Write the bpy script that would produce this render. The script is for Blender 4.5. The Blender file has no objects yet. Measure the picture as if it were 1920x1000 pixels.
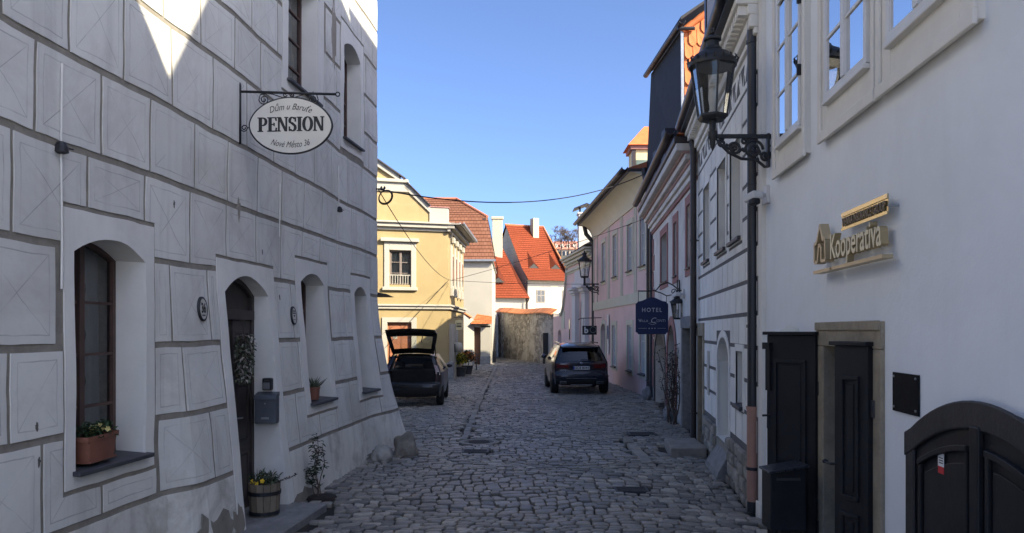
import bpy, bmesh, math, random
from math import sin, cos, pi, radians, sqrt, atan2, exp
from mathutils import Vector, Matrix, noise as mnoise
random.seed(11)
SC = bpy.context.scene
COL = SC.collection
# ------------------------------------------------------------------ camera, sky, sun, exposure
CAMZ = 2.1
FPX = 1450.0
HOR = 620.0
cam_d = bpy.data.cameras.new('camera'); cam = bpy.data.objects.new('camera', cam_d); COL.objects.link(cam)
cam.location = (0, 0, CAMZ); cam.rotation_euler = (radians(90), 0, 0)
cam_d.sensor_width = 36; cam_d.lens = FPX/1920*36; cam_d.shift_y = (HOR-500)/1920
cam_d.clip_end = 3000; cam_d.clip_start = .05
SC.camera = cam
SUN_AZ = radians(57)      # to the right of straight behind the camera
SUN_EL = radians(33)
world = bpy.data.worlds.new('World'); SC.world = world; world.use_nodes = True
wn = world.node_tree.nodes; wl_ = world.node_tree.links
for n in list(wn): wn.remove(n)
sky = wn.new('ShaderNodeTexSky'); sky.sky_type = 'NISHITA'; sky.sun_disc = False
sky.sun_elevation = SUN_EL; sky.sun_rotation = pi-SUN_AZ
sky.air_density = .45; sky.dust_density = 3.5; sky.ozone_density = 5; sky.altitude = 500
bg = wn.new('ShaderNodeBackground'); bg.inputs['Strength'].default_value = .095
wo = wn.new('ShaderNodeOutputWorld')
wl_.new(sky.outputs[0], bg.inputs[0]); wl_.new(bg.outputs[0], wo.inputs[0])
sun_d = bpy.data.lights.new('sun', 'SUN'); sun = bpy.data.objects.new('sun', sun_d); COL.objects.link(sun)
sun_d.energy = 2.6; sun_d.angle = radians(.53); sun_d.color = (1.0, .88, .67)
sdir = Vector((sin(SUN_AZ)*cos(SUN_EL), -cos(SUN_AZ)*cos(SUN_EL), sin(SUN_EL)))
sun.rotation_euler = sdir.to_track_quat('Z', 'Y').to_euler(); sun.location = (30, -30, 40)
SC.view_settings.view_transform = 'Standard'; SC.view_settings.look = 'None'
SC.view_settings.exposure = 2.17; SC.view_settings.gamma = 1.0
SC.view_settings.use_curve_mapping = False
SC.render.engine = 'CYCLES'
# ------------------------------------------------------------------ helpers
WL = {}
def link(o): COL.objects.link(o); return o
def thing(name, label, cat, loc=(0, 0, 0), group=None):
    o = bpy.data.objects.new(name, None); link(o); o.location = loc; o.empty_display_size = .2
    o['label'] = label; o['category'] = cat
    if group: o['group'] = group
    WL[o] = Vector(loc); return o
def lerp(a, b, t): return a+(b-a)*t
def sstep(a, b, x):
    t = min(1, max(0, (x-a)/(b-a))); return t*t*(3-2*t)
class MB:
    def __init__(s): s.v = []; s.f = []; s.uv = None
    def add(s, vs, fs):
        o = len(s.v); s.v += [tuple(p) for p in vs]; s.f += [tuple(i+o for i in f) for f in fs]
    def hexa(s, p):   # p: 4 bottom, 4 top
        s.add(p, [(3, 2, 1, 0), (4, 5, 6, 7), (0, 1, 5, 4), (1, 2, 6, 5), (2, 3, 7, 6), (3, 0, 4, 7)])
    def box(s, x0, x1, y0, y1, z0, z1):
        s.hexa([(x0, y0, z0), (x1, y0, z0), (x1, y1, z0), (x0, y1, z0), (x0, y0, z1), (x1, y0, z1), (x1, y1, z1), (x0, y1, z1)])
    def obox(s, c, sx, sy, sz, rz=0, rx=0):
        m = Matrix.Translation(c) @ Matrix.Rotation(rz, 4, 'Z') @ Matrix.Rotation(rx, 4, 'X')
        P = [m @ Vector((a*sx/2, b*sy/2, d*sz/2)) for d in (-1, 1) for a, b in ((-1, -1), (1, -1), (1, 1), (-1, 1))]
        s.hexa(P)
    def poly(s, pts): s.add(pts, [tuple(range(len(pts)))])
    def prism(s, pts, vec):
        n = len(pts); V = Vector(vec); q = [tuple(Vector(p)+V) for p in pts]
        s.add(list(pts)+q, [tuple(range(n))[::-1], tuple(range(n, 2*n))]+[(i, (i+1) % n, n+(i+1) % n, n+i) for i in range(n)])
    def tube(s, pts, r, n=8, closed=False, caps=True):
        pts = [Vector(p) for p in pts]; N = len(pts); rings = []
        rr = r if isinstance(r, (list, tuple)) else [r]*N
        up = None
        for i in range(N):
            if closed: t = pts[(i+1) % N]-pts[i-1]
            else: t = pts[min(i+1, N-1)]-pts[max(i-1, 0)]
            if t.length < 1e-9: t = Vector((0, 0, 1))
            t.normalize()
            if up is None:
                up = Vector((0, 0, 1)) if abs(t.z) < .9 else Vector((1, 0, 0))
            a = up - t*up.dot(t)
            if a.length < 1e-6: a = t.orthogonal()
            a.normalize(); b = t.cross(a); up = a
            rings.append([pts[i]+(a*cos(2*pi*k/n)+b*sin(2*pi*k/n))*rr[i] for k in range(n)])
        vs = [p for q in rings for p in q]; fs = []
        for i in range(N if closed else N-1):
            j = (i+1) % N
            for k in range(n): fs.append((i*n+k, i*n+(k+1) % n, j*n+(k+1) % n, j*n+k))
        if caps and not closed: fs += [tuple(range(n))[::-1], tuple(range((N-1)*n, N*n))]
        s.add(vs, fs)
    def lathe(s, prof, c, n=16, axis='Z', sx=1, sy=1, ph=0):
        C = Vector(c); vs = []
        for r, h in prof:
            for k in range(n):
                a = 2*pi*k/n+ph
                if axis == 'Z': p = Vector((r*cos(a)*sx, r*sin(a)*sy, h))
                elif axis == 'X': p = Vector((h, r*cos(a)*sx, r*sin(a)*sy))
                else: p = Vector((r*cos(a)*sx, h, r*sin(a)*sy))
                vs.append(C+p)
        m = len(prof); fs = [(i*n+k, i*n+(k+1) % n, (i+1)*n+(k+1) % n, (i+1)*n+k) for i in range(m-1) for k in range(n)]
        fs += [tuple(range(n))[::-1], tuple(range((m-1)*n, m*n))]
        s.add(vs, fs)
    def grid(s, fn, nu, nv):
        vs = [fn(i/nu, j/nv) for i in range(nu+1) for j in range(nv+1)]
        s.add(vs, [(i*(nv+1)+j, (i+1)*(nv+1)+j, (i+1)*(nv+1)+j+1, i*(nv+1)+j+1) for i in range(nu) for j in range(nv)])
    def mesh(s, name, mat, off=(0, 0, 0), smooth=False, fix=True):
        me = bpy.data.meshes.new(name); o = Vector(off)
        me.from_pydata([tuple(Vector(p)-o) for p in s.v], [], s.f)
        if fix and len(s.f) > 1:
            b = bmesh.new(); b.from_mesh(me); bmesh.ops.recalc_face_normals(b, faces=b.faces); b.to_mesh(me); b.free()
        if s.uv:
            for ln, vals in s.uv.items():
                l = me.uv_layers.new(name=ln)
                for lp in me.loops: l.data[lp.index].uv = vals[lp.vertex_index]
        if isinstance(mat, (list, tuple)):
            for m in mat: me.materials.append(m)
        elif mat: me.materials.append(mat)
        if smooth:
            for p in me.polygons: p.use_smooth = True
        me.update(); return me
    def part(s, name, mat, parent, label=None, smooth=False, bevel=0, stuff=False, fix=True, solid=0, autos=0):
        off = WL[parent]
        o = bpy.data.objects.new(name, s.mesh(name, mat, off, smooth or autos > 0, fix)); link(o); o.parent = parent; WL[o] = off
        return fin(o, label, bevel, stuff, solid, autos)
    def top(s, name, mat, label, cat, loc=(0, 0, 0), group=None, smooth=False, bevel=0, kind=None, fix=True, solid=0, autos=0):
        o = bpy.data.objects.new(name, s.mesh(name, mat, loc, smooth or autos > 0, fix)); link(o); o.location = loc; WL[o] = Vector(loc)
        if label: o['label'] = label
        if cat: o['category'] = cat
        if group: o['group'] = group
        if kind: o['kind'] = kind
        return fin(o, None, bevel, False, solid, autos)
def fin(o, label, bevel, stuff, solid, autos):
    if label: o['label'] = label
    if stuff: o['kind'] = 'stuff'
    if solid:
        m = o.modifiers.new('thick', 'SOLIDIFY'); m.thickness = solid; m.offset = 0
    if bevel:
        m = o.modifiers.new('bevel', 'BEVEL'); m.width = bevel; m.segments = 2; m.limit_method = 'ANGLE'; m.angle_limit = radians(40)
    if autos:
        b = bmesh.new(); b.from_mesh(o.data)
        for e in b.edges:
            if len(e.link_faces) == 2 and e.calc_face_angle(0) > radians(autos): e.smooth = False
        b.to_mesh(o.data); b.free()
    return o
def curve_obj_geo(txt, size=1, bold=0, shear=0, space=1, res=3):
    cu = bpy.data.curves.new('tmp', 'FONT'); cu.body = txt; cu.size = size; cu.offset = bold; cu.shear = shear
    cu.space_character = space; cu.align_x = 'CENTER'; cu.resolution_u = res; cu.fill_mode = 'FRONT'
    o = bpy.data.objects.new('tmp', cu); link(o)
    dg = bpy.context.evaluated_depsgraph_get(); dg.update()
    me = bpy.data.meshes.new_from_object(o.evaluated_get(dg))
    vs = [tuple(v.co) for v in me.vertices]; fs = [tuple(p.vertices) for p in me.polygons]
    bpy.data.objects.remove(o); bpy.data.curves.remove(cu); bpy.data.meshes.remove(me)
    return vs, fs
def text_into(mb, txt, size, fn, depth=0.0, sx=1, fit=None, **kw):
    """fn(x, y, d) -> world; d = 0 front, -depth back"""
    vs, fs = curve_obj_geo(txt, size, **kw)
    if fit:
        xs = [v[0] for v in vs]; w = max(xs)-min(xs); c = (max(xs)+min(xs))/2
        vs = [((v[0]-c)*fit/w, v[1], 0) for v in vs]
    n = len(vs); P = [fn(v[0]*sx, v[1], 0) for v in vs]
    if depth <= 0: mb.add(P, fs); return
    P += [fn(v[0]*sx, v[1], -depth) for v in vs]
    ec = {}
    for f in fs:
        for a, b in zip(f, f[1:]+f[:1]):
            k = (min(a, b), max(a, b)); ec.setdefault(k, []).append((a, b))
    F2 = list(fs)+[tuple(i+n for i in f[::-1]) for f in fs]
    for k, l in ec.items():
        if len(l) == 1:
            a, b = l[0]; F2.append((b, a, a+n, b+n))
    mb.add(P, F2)
def PX(px, y): return (px-960)/FPX*y
def PZ(py, y): return CAMZ+(HOR-py)/FPX*y
def ev(f, s): return f(s) if callable(f) else f
class Fac:
    """facade: s along it, z up, d outwards. mode 'y': s = world y, x = x0 + k*s + sg*d. mode 'x': s = world x, y = x0 + k*s - d"""
    def __init__(s, x0, k, sg=1, mode='y', warp=None): s.x0 = x0; s.k = k; s.sg = sg; s.mode = mode; s.warp = warp
    def pos(f, s, z, d=0):
        if f.warp: s, z, d = f.warp(s, z, d)
        if f.mode == 'y': return (f.x0+f.k*s+f.sg*d, s, z)
        return (s, f.x0+f.k*s-d, z)
    def solid(f, mb, s0, s1, zlo, zhi, d0, d1, n=1, nz=1):
        """closed slab between d0 (back) and d1 (front)"""
        N = n+1; M = nz+1; vs = []
        for d in (d1, d0):
            for i in range(N):
                s = lerp(s0, s1, i/n); a = ev(zlo, s); b = ev(zhi, s)
                for j in range(M): vs.append(f.pos(s, lerp(a, b, j/nz), d))
        fs = []; O = N*M
        for i in range(n):
            for j in range(nz):
                q = (i*M+j, (i+1)*M+j, (i+1)*M+j+1, i*M+j+1); fs.append(q); fs.append(tuple(O+t for t in q[::-1]))
            fs.append((i*M, (i+1)*M, O+(i+1)*M, O+i*M)); fs.append((i*M+nz, (i+1)*M+nz, O+(i+1)*M+nz, O+i*M+nz))
        for j in range(nz):
            fs.append((j, j+1, O+j+1, O+j)); e = n*M; fs.append((e+j, e+j+1, O+e+j+1, O+e+j))
        mb.add(vs, fs)
    def sheet(f, mb, s0, s1, z0, z1, d, holes=(), ds=.5, dz=.6):
        """wall sheet with openings (each opening: Hole)"""
        br = {s0, s1}
        for h in holes:
            br |= {h.s0, h.s1}
            if h.rise:
                for i in range(1, h.n): br.add(lerp(h.s0, h.s1, i/h.n))
        br = sorted(b for b in br if s0-1e-6 <= b <= s1+1e-6); cols = []
        for a, b in zip(br, br[1:]):
            if b-a < 1e-5: continue
            m = max(1, math.ceil((b-a)/ds-1e-6)); cols += [(lerp(a, b, i/m), lerp(a, b, (i+1)/m)) for i in range(m)]
        for a, b in cols:
            m = (a+b)/2; hs = sorted([h for h in holes if h.s0 < m < h.s1], key=lambda h: h.z0)
            lo = lambda s: z0
            for h in hs+[None]:
                if h: hi = (lambda h: lambda s: max(z0, h.z0))(h)
                else: hi = lambda s: z1
                if hi(m)-lo(m) > 1e-4:
                    nz = max(1, math.ceil((hi(m)-lo(m))/dz)); vs = []
                    for s in (a, b):
                        for j in range(nz+1): vs.append(f.pos(s, lerp(lo(s), hi(s), j/nz), d))
                    mb.add(vs, [(j, nz+1+j, nz+2+j, j+1) for j in range(nz)])
                if h: lo = h.top
    def reveal(f, mb, h, d0, d1, bottom=True, fb=None):
        fb = fb or f; P = h.outline(dense=.25)
        vs = [f.pos(s, z, d0) for s, z in P]+[fb.pos(s, z, d1) for s, z in P]; n = len(P)
        mb.add(vs, [(i, i+1, n+i+1, n+i) for i in range(n-1)]+([(n-1, 0, n, 2*n-1)] if bottom else []))
class Hole:
    def __init__(h, s0, s1, z0, zs, rise=0, n=10, p='seg'): h.s0 = s0; h.s1 = s1; h.z0 = z0; h.zs = zs; h.rise = rise; h.n = n; h.p = p
    def top(h, s):
        if not h.rise: return h.zs
        t = (s-(h.s0+h.s1)/2)/((h.s1-h.s0)/2); t = max(-1, min(1, t))
        if h.p == 'seg': return h.zs+h.rise*(1-t*t)
        return h.zs+h.rise*sqrt(max(0, 1-t*t))
    def inset(h, w, wb=None):
        g = Hole(h.s0+w, h.s1-w, h.z0+(w if wb is None else wb), h.zs-w, h.rise, h.n, h.p); return g
    def outline(h, dense=None):
        P = [(h.s0, h.z0)]
        m = max(1, math.ceil((h.zs-h.z0)/dense)) if dense else 1
        P += [(h.s0, lerp(h.z0, h.zs, i/m)) for i in range(1, m+1)]
        if h.rise: P += [(lerp(h.s0, h.s1, i/h.n), h.top(lerp(h.s0, h.s1, i/h.n))) for i in range(1, h.n)]
        P += [(h.s1, lerp(h.zs, h.z0, i/m)) for i in range(0, m+1)]
        return P
# ------------------------------------------------------------------ materials
def nodes(m):
    m.use_nodes = True; nt = m.node_tree; b = nt.nodes['Principled BSDF']; return nt, nt.nodes, nt.links, b
MATS = {}
def mapped(nt, sc=(1, 1, 1), src='Object'):
    t = nt.nodes.new('ShaderNodeTexCoord'); mp = nt.nodes.new('ShaderNodeMapping'); mp.inputs['Scale'].default_value = sc
    nt.links.new(t.outputs[src], mp.inputs[0]); return mp.outputs[0]
def ramp(nt, fac, a, b, ca=(0, 0, 0, 1), cb=(1, 1, 1, 1)):
    r = nt.nodes.new('ShaderNodeValToRGB'); e = r.color_ramp.elements
    e[0].position = a; e[1].position = b; e[0].color = ca; e[1].color = cb; nt.links.new(fac, r.inputs[0]); return r.outputs[0]
def noise_n(nt, vec, scale, detail=4, rough=.6, dist=0):
    n = nt.nodes.new('ShaderNodeTexNoise'); n.inputs['Scale'].default_value = scale; n.inputs['Detail'].default_value = detail
    n.inputs['Roughness'].default_value = rough; n.inputs['Distortion'].default_value = dist; nt.links.new(vec, n.inputs['Vector']); return n.outputs[0]
def mixc(nt, fac, a, b, mode='MIX'):
    m = nt.nodes.new('ShaderNodeMix'); m.data_type = 'RGBA'; m.blend_type = mode
    for sock, v in ((m.inputs[0], fac), (m.inputs[6], a), (m.inputs[7], b)):
        if hasattr(v, 'links') or isinstance(v, bpy.types.NodeSocket): nt.links.new(v, sock)
        elif isinstance(v, (int, float)): sock.default_value = v
        else: sock.default_value = (*v[:3], 1)
    return m.outputs[2]
def math_n(nt, op, a, b=None, c=None):
    m = nt.nodes.new('ShaderNodeMath'); m.operation = op
    for i, v in enumerate((a, b, c)):
        if v is None: continue
        if isinstance(v, bpy.types.NodeSocket): nt.links.new(v, m.inputs[i])
        else: m.inputs[i].default_value = v
    return m.outputs[0]
def bump_n(nt, b, h, strength, dist=.01, prev=None):
    n = nt.nodes.new('ShaderNodeBump'); n.inputs['Strength'].default_value = strength; n.inputs['Distance'].default_value = dist
    nt.links.new(h, n.inputs['Height'])
    if prev: nt.links.new(prev, n.inputs['Normal'])
    nt.links.new(n.outputs[0], b.inputs['Normal']); return n.outputs[0]
def dk(c, f): return tuple(x*f for x in c)
def Mt(name, col, rough=.8, var=.12, scale=2.0, bump=.3, bscale=60, metal=0, spec=.35, streak=0, stain=None, stain_amt=0, stain_scale=1.2, bdist=.004, rand=0, coat=0):
    if name in MATS: return MATS[name]
    m = bpy.data.materials.new(name); nt, N, L, b = nodes(m); MATS[name] = m
    v = mapped(nt)
    f = noise_n(nt, v, scale, 5, .65)
    c = mixc(nt, ramp(nt, f, .3, .7), dk(col, 1-var), dk(col, 1+var))
    if streak:
        vs = mapped(nt, (1, 1, .08)); g = noise_n(nt, vs, 5, 4, .6)
        c = mixc(nt, math_n(nt, 'MULTIPLY', ramp(nt, g, .5, .78), streak), c, dk(col, .55))
    if stain:
        g = noise_n(nt, v, stain_scale, 6, .7, .4); c = mixc(nt, math_n(nt, 'MULTIPLY', ramp(nt, g, .5, .68), stain_amt), c, stain)
    if rand:
        oi = N.new('ShaderNodeObjectInfo'); ge = N.new('ShaderNodeNewGeometry')
        r = math_n(nt, 'FRACT', math_n(nt, 'ADD', oi.outputs['Random'], ge.outputs['Random Per Island']))
        hs = N.new('ShaderNodeHueSaturation'); L.new(c, hs.inputs['Color'])
        L.new(math_n(nt, 'ADD', math_n(nt, 'MULTIPLY', r, rand*2), 1-rand), hs.inputs['Value'])
        c = hs.outputs[0]
    L.new(c, b.inputs['Base Color'])
    rr = noise_n(nt, v, scale*4, 3); L.new(math_n(nt, 'ADD', math_n(nt, 'MULTIPLY', rr, .2), rough-.1), b.inputs['Roughness'])
    b.inputs['Metallic'].default_value = metal; b.inputs['Specular IOR Level'].default_value = spec
    if coat: b.inputs['Coat Weight'].default_value = coat; b.inputs['Coat Roughness'].default_value = .05
    if bump:
        h = noise_n(nt, v, bscale, 5, .7); h2 = noise_n(nt, v, bscale*.12, 3)
        bump_n(nt, b, math_n(nt, 'ADD', h, math_n(nt, 'MULTIPLY', h2, 2.0)), bump, bdist)
    return m
def glass_mat(name, tint=(.75, .8, .82), ior=1.5, rough=.02, dark=0):
    if name in MATS: return MATS[name]
    m = bpy.data.materials.new(name); m.use_nodes = True; nt = m.node_tree; N = nt.nodes; L = nt.links
    for n in list(N): N.remove(n)
    o = N.new('ShaderNodeOutputMaterial'); mx = N.new('ShaderNodeMixShader'); t = N.new('ShaderNodeBsdfTransparent'); g = N.new('ShaderNodeBsdfGlossy')
    fr = N.new('ShaderNodeFresnel'); fr.inputs[0].default_value = ior; t.inputs[0].default_value = (*tint, 1); g.inputs['Roughness'].default_value = rough
    v = mapped(nt); bn = N.new('ShaderNodeBump'); bn.inputs['Strength'].default_value = .05; bn.inputs['Distance'].default_value = .02
    L.new(noise_n(nt, v, 2.5, 2), bn.inputs['Height']); L.new(bn.outputs[0], g.inputs['Normal'])
    L.new(math_n(nt, 'MINIMUM', math_n(nt, 'ADD', math_n(nt, 'MULTIPLY', fr.outputs[0], 1.6), .03), 1.0), mx.inputs[0])
    L.new(t.outputs[0], mx.inputs[1]); L.new(g.outputs[0], mx.inputs[2]); L.new(mx.outputs[0], o.inputs[0])
    MATS[name] = m; return m
GLASS = glass_mat('window_glass'); CLEAR = glass_mat('lantern_glass', (.93, .94, .94), 1.5); DGLASS = glass_mat('dark_glass', (.12, .14, .16), 1.5)
SKYGLASS = glass_mat('reflective_glass', (.35, .38, .4), 2.3); CARGLASS = glass_mat('car_glass', (.8, .84, .82), 1.45)
IRON = Mt('wrought_iron', (.025, .027, .03), .5, .2, 8, .25, 90, .3, .5)
BLACKP = Mt('black_paint', (.016, .017, .02), .5, .35, 3, .25, 30, 0, .28)
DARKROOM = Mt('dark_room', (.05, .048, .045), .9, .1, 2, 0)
CURT = Mt('curtain_cloth', (.42, .42, .42), .9, .15, 3, .3, 30)
LIMEW = Mt('limewash_white', (.74, .735, .69), .85, .09, 1.1, .35, 45, streak=.18, stain=(.53, .52, .47), stain_amt=.35, stain_scale=.9)
MORTAR = Mt('grey_sand_render', (.27, .25, .21), .95, .2, 6, .9, 90, bdist=.008)
PLINTH = Mt('stained_plinth', (.72, .71, .65), .9, .12, 1.3, .5, 40, streak=.6, stain=(.30, .29, .23), stain_amt=.75, stain_scale=1.1)
REVEAL = Mt('reveal_plaster', (.70, .695, .65), .85, .08, 1.5, .4, 30)
LAV = Mt('lavender_plaster', (.79, .815, .83), .88, .05, .6, .5, 50, streak=.07, stain=(.70, .715, .71), stain_amt=.5, stain_scale=.5)
OFFW = Mt('off_white_plaster', (.72, .70, .64), .85, .07, 1.5, .3, 50, streak=.15)
SANDST = Mt('sandstone', (.30, .26, .19), .9, .25, 5, .8, 70, bdist=.008, stain=(.15, .13, .11), stain_amt=.4, stain_scale=3)
WOODF = Mt('brown_window_wood', (.085, .05, .042), .5, .25, 5, .2, 40)
DOORW = Mt('dark_door_wood', (.045, .036, .034), .5, .25, 5, .3, 30, streak=.3)
SLATE = Mt('dark_slate', (.06, .062, .068), .55, .3, 6, .3, 40)
WHITEW = Mt('white_window_paint', (.66, .655, .63), .45, .06, 4, .1, 40)
GRANITE = Mt('grey_granite', (.22, .22, .215), .85, .25, 9, .6, 90, stain=(.12, .12, .12), stain_amt=.4)
TERRA = Mt('terracotta_plastic', (.23, .095, .062), .6, .12, 6, .15, 40)
TIN = Mt('zinc_grey_metal', (.33, .35, .37), .42, .15, 5, .15, 30, .7, .5)
DPIPE = Mt('dark_brown_pipe', (.035, .028, .028), .45, .2, 5, .12, 30, .1, .5)
BPIPE = Mt('black_pipe', (.022, .024, .03), .42, .25, 4, .15, 40, .1, .5)
LEAF1 = Mt('leaf_dark_green', (.03, .055, .022), .6, .4, 9, 0, rand=.35); LEAF2 = Mt('leaf_grey_green', (.09, .11, .07), .65, .3, 9, 0, rand=.35)
LEAFP = Mt('leaf_purple_brown', (.05, .035, .03), .65, .3, 9, 0, rand=.4)
TWIG = Mt('twig_bark', (.09, .065, .05), .9, .3, 20, .4, 90)
SOIL = Mt('dark_soil', (.03, .024, .02), .95, .4, 20, .8, 60)
PETALY = Mt('yellow_petal', (.75, .50, .03), .6, .15, 20, 0, rand=.15)
def tile_mat(name, c1, c2, w=.2, h=.17, src='UV'):
    if name in MATS: return MATS[name]
    m = bpy.data.materials.new(name); nt, N, L, b = nodes(m); MATS[name] = m
    v = mapped(nt, (1, 1, 1), src)
    br = N.new('ShaderNodeTexBrick'); br.offset = .5; L.new(v, br.inputs[0]); br.inputs['Scale'].default_value = 1.0
    br.inputs['Brick Width'].default_value = w; br.inputs['Row Height'].default_value = h; br.inputs['Mortar Size'].default_value = .012
    br.inputs['Mortar Smooth'].default_value = .3; br.inputs['Bias'].default_value = 0
    br.inputs['Color1'].default_value = (*c1, 1); br.inputs['Color2'].default_value = (*c2, 1); br.inputs['Mortar'].default_value = (*dk(c1, .38), 1)
    ob = mapped(nt); nz = noise_n(nt, ob, .8, 5, .6)
    c = mixc(nt, math_n(nt, 'MULTIPLY', ramp(nt, nz, .4, .75), .4), br.outputs[0], dk(c2, .7))
    L.new(c, b.inputs['Base Color']); b.inputs['Roughness'].default_value = .85; b.inputs['Specular IOR Level'].default_value = .15
    bump_n(nt, b, br.outputs['Fac'], .6, -.02)
    return m
# ------------------------------------------------------------------ ground and cobbled street
def gz(x, y): return .022*mnoise.noise((x*.55, y*.4, 3.1))+.012*mnoise.noise((x*1.7, y*1.5, 7))
def XR(y):
    if y < 8.85: return 2.10+.086*y
    if y < 14.9: return 1.684+.128*y
    if y < 23.8: return 2.358+.0823*y
    if y < 36.2: return 5.25-.04*y
    if y < 48: return 7.78-.11*y
    return 2.5-.271*(y-48)
def XL(y):
    if y < 13.9: return -3.72+.091*y+.2
    if y < 33: return max(-7.5, -.165*y-.6)
    if y < 40: return -2.75+.04*(y-33)
    return -3.6
COBM = bpy.data.materials.new('cobble_granite')
def _cob():
    nt, N, L, b = nodes(COBM); v = mapped(nt)
    oi = N.new('ShaderNodeObjectInfo'); ge = N.new('ShaderNodeNewGeometry')
    r = math_n(nt, 'FRACT', math_n(nt, 'ADD', oi.outputs['Random'], ge.outputs['Random Per Island']))
    cr = N.new('ShaderNodeValToRGB'); L.new(r, cr.inputs[0]); e = cr.color_ramp.elements
    e[0].color = (.07, .067, .06, 1); e[1].color = (.50, .455, .375, 1)
    for p, c in ((.2, (.18, .167, .14)), (.4, (.31, .285, .24)), (.6, (.235, .22, .19)), (.8, (.38, .345, .28))):
        q = e.new(p); q.color = (*c, 1)
    big = noise_n(nt, v, .35, 4); n1 = noise_n(nt, v, 22, 5, .7)
    c = mixc(nt, ramp(nt, big, .35, .7), cr.outputs[0], (.25, .235, .205))
    c = mixc(nt, math_n(nt, 'MULTIPLY', ramp(nt, n1, .35, .75), .5), c, (.07, .07, .07))
    L.new(c, b.inputs['Base Color'])
    L.new(math_n(nt, 'ADD', math_n(nt, 'MULTIPLY', noise_n(nt, v, 8, 3), .3), .32), b.inputs['Roughness'])
    b.inputs['Specular IOR Level'].default_value = .45
    bump_n(nt, b, math_n(nt, 'ADD', n1, math_n(nt, 'MULTIPLY', noise_n(nt, v, 70, 3), .4)), .55, .008)
_cob()
JOINT = Mt('joint_dirt', (.035, .032, .028), .95, .35, 4, .8, 40, stain=(.05, .055, .03), stain_amt=.5, stain_scale=2)
g = MB(); g.grid(lambda u, v: (lerp(-600, 600, u), lerp(-60, 900, v), -.12), 12, 12)
g.top('ground', Mt('pale_bounce_ground', (.44, .40, .33), .95, .3, .05, .5, 8), None, None, kind='structure')  # pale tone added so unseen open ground behind the camera bounces sunlight
g = MB(); g.grid(lambda u, v: (lerp(-9, 6.5, u), lerp(3, 68, v), gz(lerp(-9, 6.5, u), lerp(3, 68, v))-.05), 60, 240)
road = g.top('road', JOINT, None, None, kind='structure', smooth=True)
EXC = [(-1.06, -.84, 14.95, 46), (-1.03, -.22, 14.2, 15.0), (-.9, -.36, 13.2, 13.62), (1.32, 1.82, 10.0, 10.4), (2.3, 2.95, 15.35, 15.9), (2.05, 2.34, 12.2, 15.2), (2.62, 3.3, 12.9, 14.2), (-2.62, -2.2, 9.55, 9.95), (-3.0, -2.15, 8.0, 9.3)]
def warp2(x, y):
    a = mnoise.noise((x*.5, y*.5, 0)); b2 = mnoise.noise((x*.55+9, y*.5, 4)); c = mnoise.noise((x*1.6, y*1.6, 11))
    return x+.2*b2, y+.42*a+.07*c+.14*sin(x*.9+y*.15)
def stone(mb, q, h, lod):
    c = Vector((sum(p[0] for p in q)/4, sum(p[1] for p in q)/4, 0)); P = []
    if lod == 0:
        for i in range(4):
            p = Vector((*q[i], 0)); a = Vector((*q[i-1], 0)); d = Vector((*q[(i+1) % 4], 0)); t1 = random.uniform(.07, .2); t2 = random.uniform(.07, .2)
            P += [p.lerp(a, t1), p.lerp(p.lerp((a+d)/2, .16), 1), p.lerp(d, t2)]
    else: P = [Vector((*p, 0)) for p in q]
    n = len(P); vs = []; zc = gz(c.x, c.y)+h; tx = random.uniform(-.045, .045); ty = random.uniform(-.045, .045)
    lv = [(1.0, -.065), (1.0, -.013), (.95, -.002), (.7, .003)] if lod == 0 else ([(1, -.06), (.98, -.008), (.75, .004)] if lod == 1 else [(1, -.055), (.86, .002)])
    for k, z in lv:
        for p in P:
            o = c+(p-c)*k; vs.append((o.x, o.y, zc+z+(o.x-c.x)*tx+(o.y-c.y)*ty+(random.uniform(-.0025, .0025) if k < 1 and lod == 0 else 0)))
    fs = [(i*n+k, i*n+(k+1) % n, (i+1)*n+(k+1) % n, (i+1)*n+k) for i in range(len(lv)-1) for k in range(n)]
    m = (len(lv)-1)*n
    if lod == 0:
        vs.append((c.x, c.y, zc+.005)); fs += [(m+k, m+(k+1) % n, len(vs)-1) for k in range(n)]
    else: fs.append(tuple(m+k for k in range(n)))
    mb.add(vs, fs)
stones = []
def lay(v0, v1):
    v = v0
    while v < v1:
        dv = random.uniform(.10, .165)*(1 if v < 30 else 1.15)
        u = -7.6+random.uniform(0, .2)
        while u < 6.2:
            du = random.uniform(.11, .22)*(1 if v < 30 else 1.2)
            if random.random() < .06: du *= 1.5
            g = .0085
            q = [warp2(u+g+random.uniform(-.012, .012), v+g+random.uniform(-.015, .015)), warp2(u+du-g+random.uniform(-.012, .012), v+g+random.uniform(-.015, .015)),
                 warp2(u+du-g+random.uniform(-.012, .012), v+dv-g+random.uniform(-.015, .015)), warp2(u+g+random.uniform(-.012, .012), v+dv-g+random.uniform(-.015, .015))]
            cx = sum(p[0] for p in q)/4; cy = sum(p[1] for p in q)/4; u += du
            if cy < 5.5 or cx < XL(cy)+.03 or cx > XR(cy)-.06: continue
            if 31 < cy < 33 and cx < -2.6 and cy > 33+.3*(cx+2.73)-.05: continue
            if any(a < cx < b and c < cy < d for a, b, c, d in EXC): continue
            if cy > 47.3 and cx < -1.9: continue
            if abs(cx) > .72*cy+.5: continue
            stones.append((cy, cx, q))
        v += dv
lay(5.6, 63)
stones.sort(key=lambda t: t[0])
near = [t for t in stones if t[0] > 7.95][:300]; ns = set(id(t) for t in near); rest = MB()
for t in stones:
    h = random.uniform(-.012, .012)
    if id(t) in ns:
        mb = MB(); stone(mb, t[2], h, 0); mb.part('cobblestone', COBM, road, smooth=True, fix=False)
    else: stone(rest, t[2], h, 0 if t[0] < 17 else (1 if t[0] < 30 else 2))
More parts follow.
